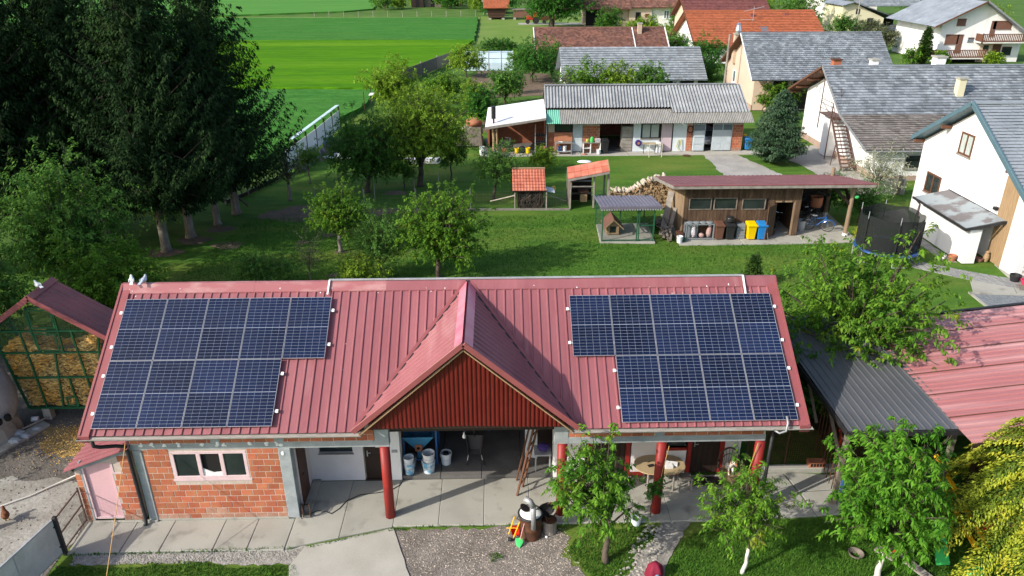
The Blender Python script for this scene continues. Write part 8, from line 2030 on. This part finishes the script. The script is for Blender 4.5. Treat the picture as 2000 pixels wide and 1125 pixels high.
# the fruit trees in front of the barn
tree('cherry_tree', 'young cherry tree with dark trunk beside the gravel and garden path', 'tree', (13.18, -1.49), (-.45, .1, 2.5), (1.1, 1.05, 1.45), 46, 4600, .125, 'leaf_cherry', 'bark', .085, .75, .85, .26, 3, 'fruit trees in front of the barn', (.0, .1), 15, spread=.2, lo=-.55, wleaf=.2)
tree('cherry_tree', 'airy peach tree with pale trunk standing in the lawn right of the path', 'tree', (16.62, -2.0), (-.25, .1, 2.15), (1.15, 1.0, 1.35), 40, 3600, .12, 'leaf_peach', 'bark_white', .05, .75, .7, .32, 5, 'fruit trees in front of the barn', (.06, .05), 14, spread=.17, lo=-.6, upright=.6, wleaf=.17)
tree('cherry_tree', 'dense bright green cherry tree with whitewashed trunk at bottom right', 'tree', (19.9, -2.25), (.0, .3, 2.55), (1.5, 1.4, 2.05), 84, 9000, .15, 'leaf_lush', 'bark_white', .075, .7, .9, .3, 8, 'fruit trees in front of the barn', (.12, .1), 16, spread=.16, lo=-.75, upright=.7, wleaf=.17)
tree('cherry_tree', 'large yellow green cherry tree behind the right end of the barn', 'tree', (22.5, 6.0), (-.2, -.3, 2.9), (2.85, 3.1, 3.4), 100, 19000, .16, 'leaf_big', 'bark_pale', .16, 1.0, .8, .42, 12, None, (.2, .1), 14, spread=.19, lo=-.9, wleaf=.22)
tree('dark_bush', 'dark bush squeezed between the barn end and the carport', 'bush', (19.6, 4.6), (.1, .3, 1.7), (.8, 2.2, 1.6), 30, 4200, .14, 'leaf_walnut', 'bark', .05, .3, .5, .4, 13, None, (0, 0), 11, lo=-.6)
# orchard
og = 'orchard trees behind the barn'
tree('orchard_tree', 'dark broad orchard tree left of the tall lime topped one', 'tree', (2.1, 31.0), (.1, 0, 2.75), (2.75, 2.5, 2.4), 64, 11500, .17, 'leaf_dark', 'bark', .17, .8, .5, .5, 21, og, (.1, 0), 11, spread=.3)
tree('orchard_tree', 'tallest orchard tree with a lime tinted top near the garden', 'tree', (5.4, 32.3), (.5, 0, 3.9), (3.2, 2.9, 2.95), 76, 15000, .17, 'leaf_lime', 'bark', .2, 1.2, .5, .55, 22, og, (.1, .1), 11, spread=.28)
tree('orchard_tree', 'pruned nearly bare tree with forked limbs by the field fence', 'tree', (-2.5, 29.4), (.0, 0, 2.3), (1.25, 1.1, .8), 14, 900, .13, 'leaf_grey', 'bark_pale', .11, 1.0, .4, .4, 23, og, (0, 0), 9, spread=.25)
tree('orchard_tree', 'thin small fruit tree in front of the whitish panel fence', 'tree', (-2.1, 33.1), (0, 0, 1.8), (1.0, .9, .9), 14, 1300, .14, 'leaf_orchard', 'bark_pale', .06, .9, .4, .4, 24, og, (0, 0), 9)
tree('orchard_tree', 'round crowned apple tree with grey trunk alone on the shaded lawn', 'tree', (2.27, 20.5), (.05, 0, 2.2), (1.75, 1.6, 1.45), 54, 6600, .13, 'leaf_orchard', 'bark_pale', .11, .85, .6, .36, 25, og, (0, .05), 12, spread=.2, lo=-.45)
tree('orchard_tree', 'slender open fruit tree just left of the big bushy one', 'tree', (4.9, 16.9), (.1, 0, 1.9), (1.2, 1.15, 1.5), 26, 3600, .12, 'leaf_mid', 'bark', .06, .5, .4, .5, 26, og, (0, .03), 10, spread=.3, upright=.7)
tree('orchard_tree', 'big bushy orchard tree in front of the barn ridge centre', 'tree', (7.6, 17.0), (.25, 0, 2.65), (2.15, 2.0, 2.05), 70, 11500, .135, 'leaf_orchard', 'bark', .13, .7, .6, .36, 27, og, (.05, .0), 13, spread=.18, lo=-.6)
tree('orchard_tree', 'grey green small tree left of the red tiled hen house', 'tree', (10.3, 29.3), (.2, 0, 2.2), (1.45, 1.35, 1.55), 28, 3600, .13, 'leaf_mid', 'bark', .1, .7, .4, .45, 28, og, (.1, 0), 10)
tree('orchard_tree', 'small sapling between the two larger orchard trees', 'tree', (4.45, 31.4), (.1, 0, 1.5), (.85, .8, .95), 14, 1500, .13, 'leaf_mid', 'bark', .05, .5, .4, .4, 29, og, (0, 0), 10)
tree('orchard_tree', 'small dark tree under the right side of the tall orchard tree', 'tree', (7.4, 33.8), (.1, 0, 2.0), (1.2, 1.1, 1.0), 20, 2600, .15, 'leaf_dark', 'bark', .06, .9, .4, .4, 30, og, (0, 0), 10)
tree('sapling', 'wispy leafless looking sapling on the shaded lawn', 'tree', (1.5, 16.9), (.1, 0, 1.35), (.75, .7, .95), 14, 420, .07, 'leaf_grey', 'bark_pale', .03, .4, .3, .45, 31, None, (0, 0), 7)
tree('low_bush', 'rounded green bush showing above the barn ridge at left', 'bush', (-.5, 16.0), (.1, 0, .95), (1.3, 1.1, .75), 24, 3600, .11, 'leaf_mid', 'bark', .04, .25, .4, .35, 32, None, (0, 0), 11, lo=-.3)
tree('low_bush', 'yellow green bush just above the white duct on the ridge', 'bush', (4.1, 15.6), (.1, 0, .85), (1.1, 1.0, .75), 20, 2600, .12, 'leaf_lime', 'bark', .04, .25, .4, .4, 33, None, (0, 0), 11, lo=-.3)
tree('low_bush', 'small leafy shrub on the lawn before the workshop pavement', 'bush', (13.78, 35.4), (0, 0, .95), (1.0, .9, .85), 18, 2000, .15, 'leaf_lime', 'bark', .04, .3, .4, .35, 34, None, (0, 0), 10, lo=-.3)
tree('grey_twig_bush', 'small straw coloured bush tip behind the barn ridge', 'bush', (10.3, 14.3), (.1, 0, .6), (.55, .5, .45), 12, 600, .07, 'leaf_grey', 'bark_pale', .03, .2, .3, .3, 35, None, (0, 0), 8, lo=-.3)
tree('broadleaf_tree', 'light green broadleaf tree behind the corn crib in front of spruces', 'tree', (-8.6, 14.6), (.3, 0, 3.9), (2.7, 2.4, 3.1), 46, 12000, .17, 'leaf_mid', 'bark', .15, 1.0, .5, .6, 36, None, (.1, 0), 11, spread=.3, lo=-.75)
tree('broadleaf_tree', 'lower green tree spreading behind the crib roof', 'tree', (-5.6, 12.4), (.2, 0, 1.9), (2.3, 2.0, 1.9), 34, 7500, .16, 'leaf_orchard', 'bark', .09, .5, .5, .55, 37, None, (.1, 0), 11, spread=.3, lo=-.6)
tree('broadleaf_tree', 'leafy tree at the left edge behind the crib peak', 'tree', (-9.5, 10.0), (0, 0, 2.6), (1.9, 1.9, 2.3), 30, 6000, .16, 'leaf_mid', 'bark', .1, .6, .5, .55, 38, None, (0, 0), 11, spread=.3, lo=-.6)
tree('undergrowth_bush', 'bright green bush glimpsed between the spruce trunks', 'bush', (-8.8, 25.5), (0, 0, 1.0), (1.6, 1.2, 1.0), 20, 2200, .17, 'leaf_lime', 'bark', .04, .3, .4, .4, 39, None, (0, 0), 10, lo=-.3)
# garden trees beyond the orchard
gt_ = 'garden trees beyond the orchard'
for i, (b, c, r, m_, n_, l) in enumerate([
    ((.9, 54), (.4, 0, 2.9), (2.7, 2.4, 2.6), 'leaf_lime', 5200, 'tall lime tree by the garden fence and the lime field'),
    ((7.0, 78), (0, 0, 2.0), (2.3, 2.1, 2.0), 'leaf_lime', 3000, 'yellow green round tree left of the blue greenhouse'),
    ((11.5, 60), (0, 0, 1.9), (1.9, 1.8, 2.0), 'leaf_mid', 3000, 'mid green tree below the blue greenhouse'),
    ((8.6, 56), (0, 0, 1.5), (1.5, 1.4, 1.6), 'leaf_lime', 2200, 'light green bush left of the lean-to roof'),
    ((5.3, 61.5), (0, 0, 1.6), (2.2, 1.9, 1.5), 'leaf_orchard', 3000, 'round olive bush behind the tall orchard tree'),
    ((14.9, 74), (0, 0, 2.3), (2.5, 2.2, 2.2), 'leaf_walnut', 3400, 'dark green tree right of the blue greenhouse'),
    ((19.2, 58), (0, 0, 2.5), (2.6, 1.6, 1.9), 'leaf_orchard', 3400, 'olive green tree above the left of the workshop ridge'),
    ((22.4, 58), (0, 0, 2.6), (2.2, 1.6, 1.9), 'leaf_lime', 3000, 'lighter tree before the grey tile barn'),
    ((25.4, 58), (0, 0, 2.7), (1.7, 1.5, 1.9), 'leaf_mid', 2800, 'dense upright green tree at the grey barn wall'),
    ((9.2, 50), (0, 0, 1.7), (1.4, 1.3, 1.7), 'leaf_walnut', 2200, 'dark bushy tree behind the lean-to stovepipe'),
    ((12.6, 66.5), (0, 0, 1.7), (.9, .8, .7), 'leaf_mid', 700, 'tiny twin stemmed tree on the bare garden soil'),
    ((14.5, 83), (0, 0, 1.4), (2.6, 1.6, 1.2), 'leaf_orchard', 2200, 'low wide bush right of the greenhouse end'),
    ((11.5, 97), (0, 0, 1.2), (3.6, 1.8, 1.3), 'leaf_walnut', 2400, 'long dark hedge bush above the greenhouse'),
    ((17.3, 78), (0, 0, 2.2), (2.2, 2.0, 2.0), 'leaf_mid', 2400, 'bushy tree at the corner of the brown tile barn'),
    ((16.8, 55), (0, 0, 1.6), (1.7, 1.4, 1.6), 'leaf_grey', 1600, 'brownish sparse bush behind the workshop corner'),
    ((35.0, 74), (0, 0, 2.7), (2.9, 2.4, 2.6), 'leaf_walnut', 3800, 'dark tree with pale blossoms left of the pink house'),
    ((33.2, 66), (0, 0, 1.7), (1.4, 1.3, 1.6), 'leaf_walnut', 1600, 'small dark tree beside the grey barn right end')]):
    tree('garden_tree', l, 'tree', b, c, r, 24, n_, .26, m_, 'bark', .1, .6, .4, .5, 50 + i, gt_, (0, 0), 9, spread=.34, lo=-.5)
# conifers and shrubs near the white houses
tree('climbing_shrub', 'light green climber on the pink house porch', 'shrub', (36.0, 55.5), (1.6, 0, 1.6), (2.4, .6, 1.6), 24, 2600, .2, 'leaf_orchard', 'bark', .05, .3, .5, .4, 71, None, (0, 0), 10)
tree('bare_shrub', 'sparse nearly leafless shrub behind the shed end post', 'shrub', (33.4, 27.3), (.2, 0, 2.1), (1.8, 1.5, 1.8), 34, 2200, .13, 'leaf_pale', 'bark_pale', .05, .3, .3, .6, 72, None, (0, 0), 7, upright=.8)
tree('dark_shrub', 'dark glossy shrub behind the trampoline', 'shrub', (31.3, 24.2), (0, 0, 1.15), (1.4, 1.2, 1.2), 26, 3800, .11, 'leaf_walnut', 'bark', .05, .3, .3, .35, 73, None, (0, 0), 11, lo=-.4)
tree('dark_shrub', 'second dark shrub between the shed post and garden wall', 'shrub', (30.4, 26.2), (0, 0, 1.2), (1.0, .9, 1.3), 20, 2400, .11, 'leaf_walnut', 'bark', .05, .3, .3, .35, 74, None, (0, 0), 11, lo=-.4)
tree('yellow_shrub', 'small golden yellow shrub at the foot of the shed post', 'shrub', (29.7, 20.3), (0, 0, .65), (.5, .45, .65), 14, 1300, .08, 'leaf_gold', 'bark', .03, .2, .3, .25, 75, None, (0, 0), 10, lo=-.4)
tree('porch_vine', 'thin climbing vine on the middle red porch column', 'vine', (14.62, .05), (.1, .05, .95), (.22, .16, .55), 10, 190, .11, 'leaf_walnut', 'bark', .012, .5, .5, .16, 76, None, (.03, .05), 7, z0=-.02)
def conifer(name, label, cat, base, H, R, mleaf, seed, n_wh, n_br, spray, wspray, zlow=.6, droop=.25, tip=.12, mbark='bark', trunk=.16, power=.85, twig=.28, group=None, hang=.35, z0=-.05, perT=2, fluff=0.06, thin=1.0, mtip=None, dn=.28, lv=(.75, 1.12)):
    rng = np.random.default_rng(seed); x, y = base
    t = thing(name, label, cat, (x, y, z0), group)
    build('trunk', MB().tube([(x, y, z0), (x, y, z0 + .3), (x, y, H * .5), (x, y, H)], [trunk * 1.4, trunk, trunk * .6, .02], 9), M[mbark], t, smooth=True)
    Ps, Ds, Ls, Ti = [], [], [], []
    br = MB()
    for w in range(n_wh):
        f = (w + .5) / n_wh; z = zlow + (H - zlow) * f
        for b in range(n_br):
            a = b * 2 * PI / n_br + w * 2.4 + rng.normal(0, .25)
            Lb = R * (1 - f) ** power * rng.uniform(*lv) * (min(1, .6 + f * 3.5))
            if Lb < .12: continue
            k = max(2, int(Lb / twig * 1.0))
            s_ = (np.arange(k) + rng.uniform(.2, .8, k)) / k
            hd_ = np.array([math.cos(a), math.sin(a), 0]); sd = np.array([-math.sin(a), math.cos(a), 0])
            zb = z + rng.normal(0, .1) - droop * Lb * s_ * (1.15 - s_) * 2 + tip * Lb * s_ ** 3
            p = np.array([x, y, 0]) + np.outer(s_ * Lb, hd_); p[:, 2] = zb
            if w % 2 == 0 and b % 2 == 0: br.tube([(x, y, z), tuple(p[k // 2]), tuple(p[-1])], [.05 * (1 - f) + .01, .03 * (1 - f) + .008, .006], 4, False)
            for side in (-1, 1):
                wl = twig * 1.7 * (1 - .55 * s_) * min(1.0, .35 + Lb / R) * thin
                for q in range(perT):
                    u = (q + .6) / perT
                    pp = p + sd * side * (wl * u)[:, None] + hd_ * (wl * u * .5)[:, None] - np.array([0, 0, 1.0]) * (wl * u * hang)[:, None]
                    pp = pp + rng.normal(0, fluff, pp.shape)
                    dd = nrm(sd * side * .75 + hd_ * .6 + np.array([0, 0, -hang]) + rng.normal(0, dn, (k, 3)))
                    Ti.append(((u > .58) | (s_ > .8)).astype(np.int32))
                    Ps.append(pp - dd * spray * .3); Ds.append(dd); Ls.append(np.full(k, spray) * rng.uniform(.7, 1.3, k))
            Ps.append(p); Ds.append(nrm(hd_ + np.array([0, 0, .0]) + rng.normal(0, .3, (k, 3)))); Ls.append(np.full(k, spray) * rng.uniform(.7, 1.2, k)); Ti.append((s_ > .75).astype(np.int32))
    P = np.concatenate(Ps); D = np.concatenate(Ds); L = np.concatenate(Ls)
    v = leaf_quads(P, D, L, L * wspray, rng, .3)
    me = np_mesh('crown', v - np.array([x, y, z0]), np.arange(len(v)).reshape(-1, 4))
    mesh_obj('crown', me, M[mleaf], t, (x, y, z0))
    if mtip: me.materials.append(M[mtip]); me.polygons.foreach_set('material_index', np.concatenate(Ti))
    build('branches', br, M['bark'], t, kind='stuff')
    return t
sg = 'tall dark spruces at the left'
spa = conifer('spruce_tree', 'front dark spruce with a bare grey trunk foot on the shaded lawn', 'tree', (-6.9, 20.9), 15.5, 4.7, 'leaf_spruce', 3, 36, 9, .19, .17, 2.7, .34, .34, 'bark_pale', .24, .75, .2, sg, .6, perT=7, fluff=.06, lv=(.6, 1.2), thin=1.25)
spb = conifer('spruce_tree', 'dark spruce whose trunk foot is farthest right in the row', 'tree', (-5.1, 26.9), 13.6, 4.9, 'leaf_spruce', 7, 33, 9, .19, .17, 2.5, .32, .36, 'bark_pale', .24, .75, .2, sg, .6, perT=7, fluff=.06, lv=(.6, 1.2), thin=1.25)
for i, (s_, x, y, rz_, k, l) in enumerate([
    (spb, -6.4, 23.0, 1.0, 1.0, 'second dark spruce from the front in the trunk row'), (spa, -5.6, 25.0, 2.2, .82, 'third dark spruce between two grey trunk feet'),
    (spa, -10.6, 22.5, 3.9, .95, 'dark spruce directly behind the front one in the second row'), (spb, -11.8, 24.6, 2.7, 1.1, 'dark spruce standing deep in the middle of the grove'),
    (spa, -13.5, 20.0, 5.1, 1.0, 'dark spruce rising behind the light green broadleaf tree'), (spb, -15.5, 24.5, .4, 1.3, 'dark spruce at the upper left corner of the picture'),
    (spa, -9.0, 25.8, 1.7, .86, 'dark spruce behind the third trunk of the row'),
    (spb, -17.0, 18.5, 4.4, 1.2, 'dark spruce at the left edge of the picture'), (spb, -15.5, 6.5, 2.0, 1.2, 'dark spruce standing left beyond the yard')]):
    copy_tree(s_, (x, y, -.05), rz_, (k, k, k), l)
conifer('blue_spruce', 'dense blue green spruce in front of the workshop end', 'tree', (31.0, 37.4), 5.1, 2.35, 'leaf_bluespruce', 11, 34, 12, .20, .2, .35, .05, .12, 'bark', .12, .62, .16, None, .2, perT=3, fluff=.07)
conifer('thuja', 'small dark pointed thuja on the lawn behind the barn ridge', 'shrub', (22.4, 15.6), 1.5, .5, 'leaf_thuja', 12, 24, 10, .09, .3, .05, -.2, .3, 'bark', .04, .5, .07, None, -.4, perT=2, fluff=.03)
conifer('cypress', 'tall clipped dark cypress left of the balcony house', 'tree', (67.5, 86.0), 4.6, 1.1, 'leaf_thuja', 13, 30, 10, .22, .3, .1, -.3, .3, 'bark', .1, .4, .16, None, -.3, perT=2, fluff=.08)
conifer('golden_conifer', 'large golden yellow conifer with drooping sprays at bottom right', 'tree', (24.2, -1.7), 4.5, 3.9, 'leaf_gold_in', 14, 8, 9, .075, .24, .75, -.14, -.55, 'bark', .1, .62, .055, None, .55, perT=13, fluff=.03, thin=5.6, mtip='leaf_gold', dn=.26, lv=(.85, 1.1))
# far trees
fg = 'far trees and bushes'
for i, (b, c, r, m_, n_, l) in enumerate([
    ((21.7, 138), (1.0, 0, 5.0), (7.3, 6, 4.4), 'leaf_walnut', 9000, 'great spreading walnut tree above the brown tile barn'),
    ((31.2, 127), (0, 0, 2.2), (2.8, 2.2, 2.3), 'leaf_dark', 2600, 'dark lilac bush before the old farmhouse'),
    ((37.0, 122), (0, 0, 1.4), (4.2, 2, 1.5), 'leaf_lime', 2600, 'bright hedge bush under the farmhouse wall'),
    ((43.5, 124), (0, 0, 2.4), (2.2, 2, 2.3), 'leaf_mid', 2200, 'green tree before the white farmhouse window'),
    ((13.6, 175), (0, 0, 2.6), (3.5, 3, 2.6), 'leaf_walnut', 2400, 'dark tree right of the hayloft barn'),
    ((66.0, 128), (0, 0, 3.6), (4.2, 3.5, 3.6), 'leaf_mid', 4200, 'green tree between the orange roof and yellow house'),
    ((60.0, 132), (0, 0, 3.2), (4.0, 3, 3.2), 'leaf_lime', 3600, 'light tree rising behind the orange roof'),
    ((70.5, 118), (0, 0, 1.9), (2.6, 2, 1.9), 'leaf_mid', 1800, 'bush left of the yellow house wall'),
    ((76.5, 121), (0, 0, 1.2), (3.4, 1.2, 1.2), 'leaf_grey', 1600, 'pale flowering bushes below the yellow wall'),
    ((93.0, 128), (0, 0, 2.6), (3.6, 3, 2.6), 'leaf_walnut', 2600, 'dark green bush right of the far carport'),
    ((87.5, 113), (0, 0, 1.5), (2.4, 2, 1.5), 'leaf_mid', 1500, 'rounded bush beside the pale road'),
    ((97.0, 120), (0, 0, 2.9), (3.0, 2.6, 2.7), 'leaf_lime', 2400, 'yellow green tree behind the balcony house'),
    ((91.0, 120.5), (0, 0, 2.0), (2.6, 2.2, 2.0), 'leaf_mid', 1800, 'mid green bush before the dark far bushes'),
    ((66.8, 98), (0, 0, 1.9), (3.6, 2.4, 1.9), 'leaf_grey', 2200, 'brownish shrub row behind the slate roofs'),
    ((65.8, 85.5), (0, 0, 1.0), (.9, .8, 1.0), 'leaf_orchard', 600, 'small pruned shrub before the balcony house'),
    ((68.9, 84.2), (0, 0, 1.0), (.8, .8, 1.0), 'leaf_orchard', 600, 'second pruned shrub before the balcony house'),
    ((76.8, 85.4), (0, 0, .6), (1.1, .7, .7), 'leaf_lime', 900, 'light green bush at the balcony house entrance'),
    ((82.5, 84), (0, 0, 1.0), (2.0, 1.2, 1.1), 'leaf_mid', 900, 'green bush at the right corner of the balcony house'),
    ((36.6, 95), (0, 0, 1.6), (1.6, 1.4, 1.7), 'leaf_mid', 1200, 'bush at the left end of the orange roof'),
    ((35.2, 108), (0, 0, 1.6), (1.0, 1.0, 1.0), 'leaf_lime', 600, 'small tree on the meadow right of the brown barn'),
    ((96, 140), (0, 0, 3.4), (5, 4, 3.4), 'leaf_dark', 3000, 'dark trees at the top right behind the bushes'),
    ((57, 150), (0, 0, 4), (6, 4, 4), 'leaf_mid', 3600, 'broad green tree at the top behind the red roofs')]):
    tree('far_tree', l, 'tree', b, c, r, 26, n_, .36 if i else .42, m_, 'bark', .12 if i else .55, .7 if i else 2.6, .3, .7, 100 + i, fg, (0, 0), 9, spread=.36, lo=-.5 if i else -.8)
rnd = random.Random(21)
kinds = ['leaf_lime', 'leaf_mid', 'leaf_orchard', 'leaf_walnut']
places = ['above the dark far shed', 'left of the dark far shed', 'between the two far sheds', 'right of the grey far shed', 'behind the far field track', 'left of the reddish hut', 'right of the reddish hut', 'in front of the far hedge', 'left of the hayloft barn', 'behind the hayloft roof', 'at the far field corner', 'beyond the lime strip', 'near the pale far building', 'at the top edge left', 'at the top edge middle', 'by the far fence end']
for i, (x, y) in enumerate([(-14, 190), (-17, 186), (-3, 190), (-.6, 188), (-11, 205), (-1.8, 196), (3.5, 194), (6, 190), (6.5, 178), (12, 186), (-19, 192), (-22, 210), (8, 200), (-8, 212), (2, 214), (9.5, 166)]):
    r = rnd.uniform(1.4, 3.0)
    tree('far_bush', f"{['lime', 'mid green', 'olive', 'dark'][i % 4]} bush {places[i]}", 'bush', (x, y), (0, 0, r * .8), (r * 1.1, r, r * .9), 14, 900, .45, kinds[i % 4], 'bark', .1, .4, .3, .6, 140 + i, 'far bushes beyond the fields', (0, 0), 8, lo=-.4)
# tree left beyond the picture that shades the crib and the yard
tree('broadleaf_tree', 'tall broadleaf tree left beyond the hen yard', 'tree', (-9.9, 2.6), (0, 0, 5.1), (3.1, 3.1, 3.2), 40, 9000, .22, 'leaf_mid', 'bark', .2, 2.2, .5, .7, 90, None, (0, 0), 11, spread=.34, lo=-.6)
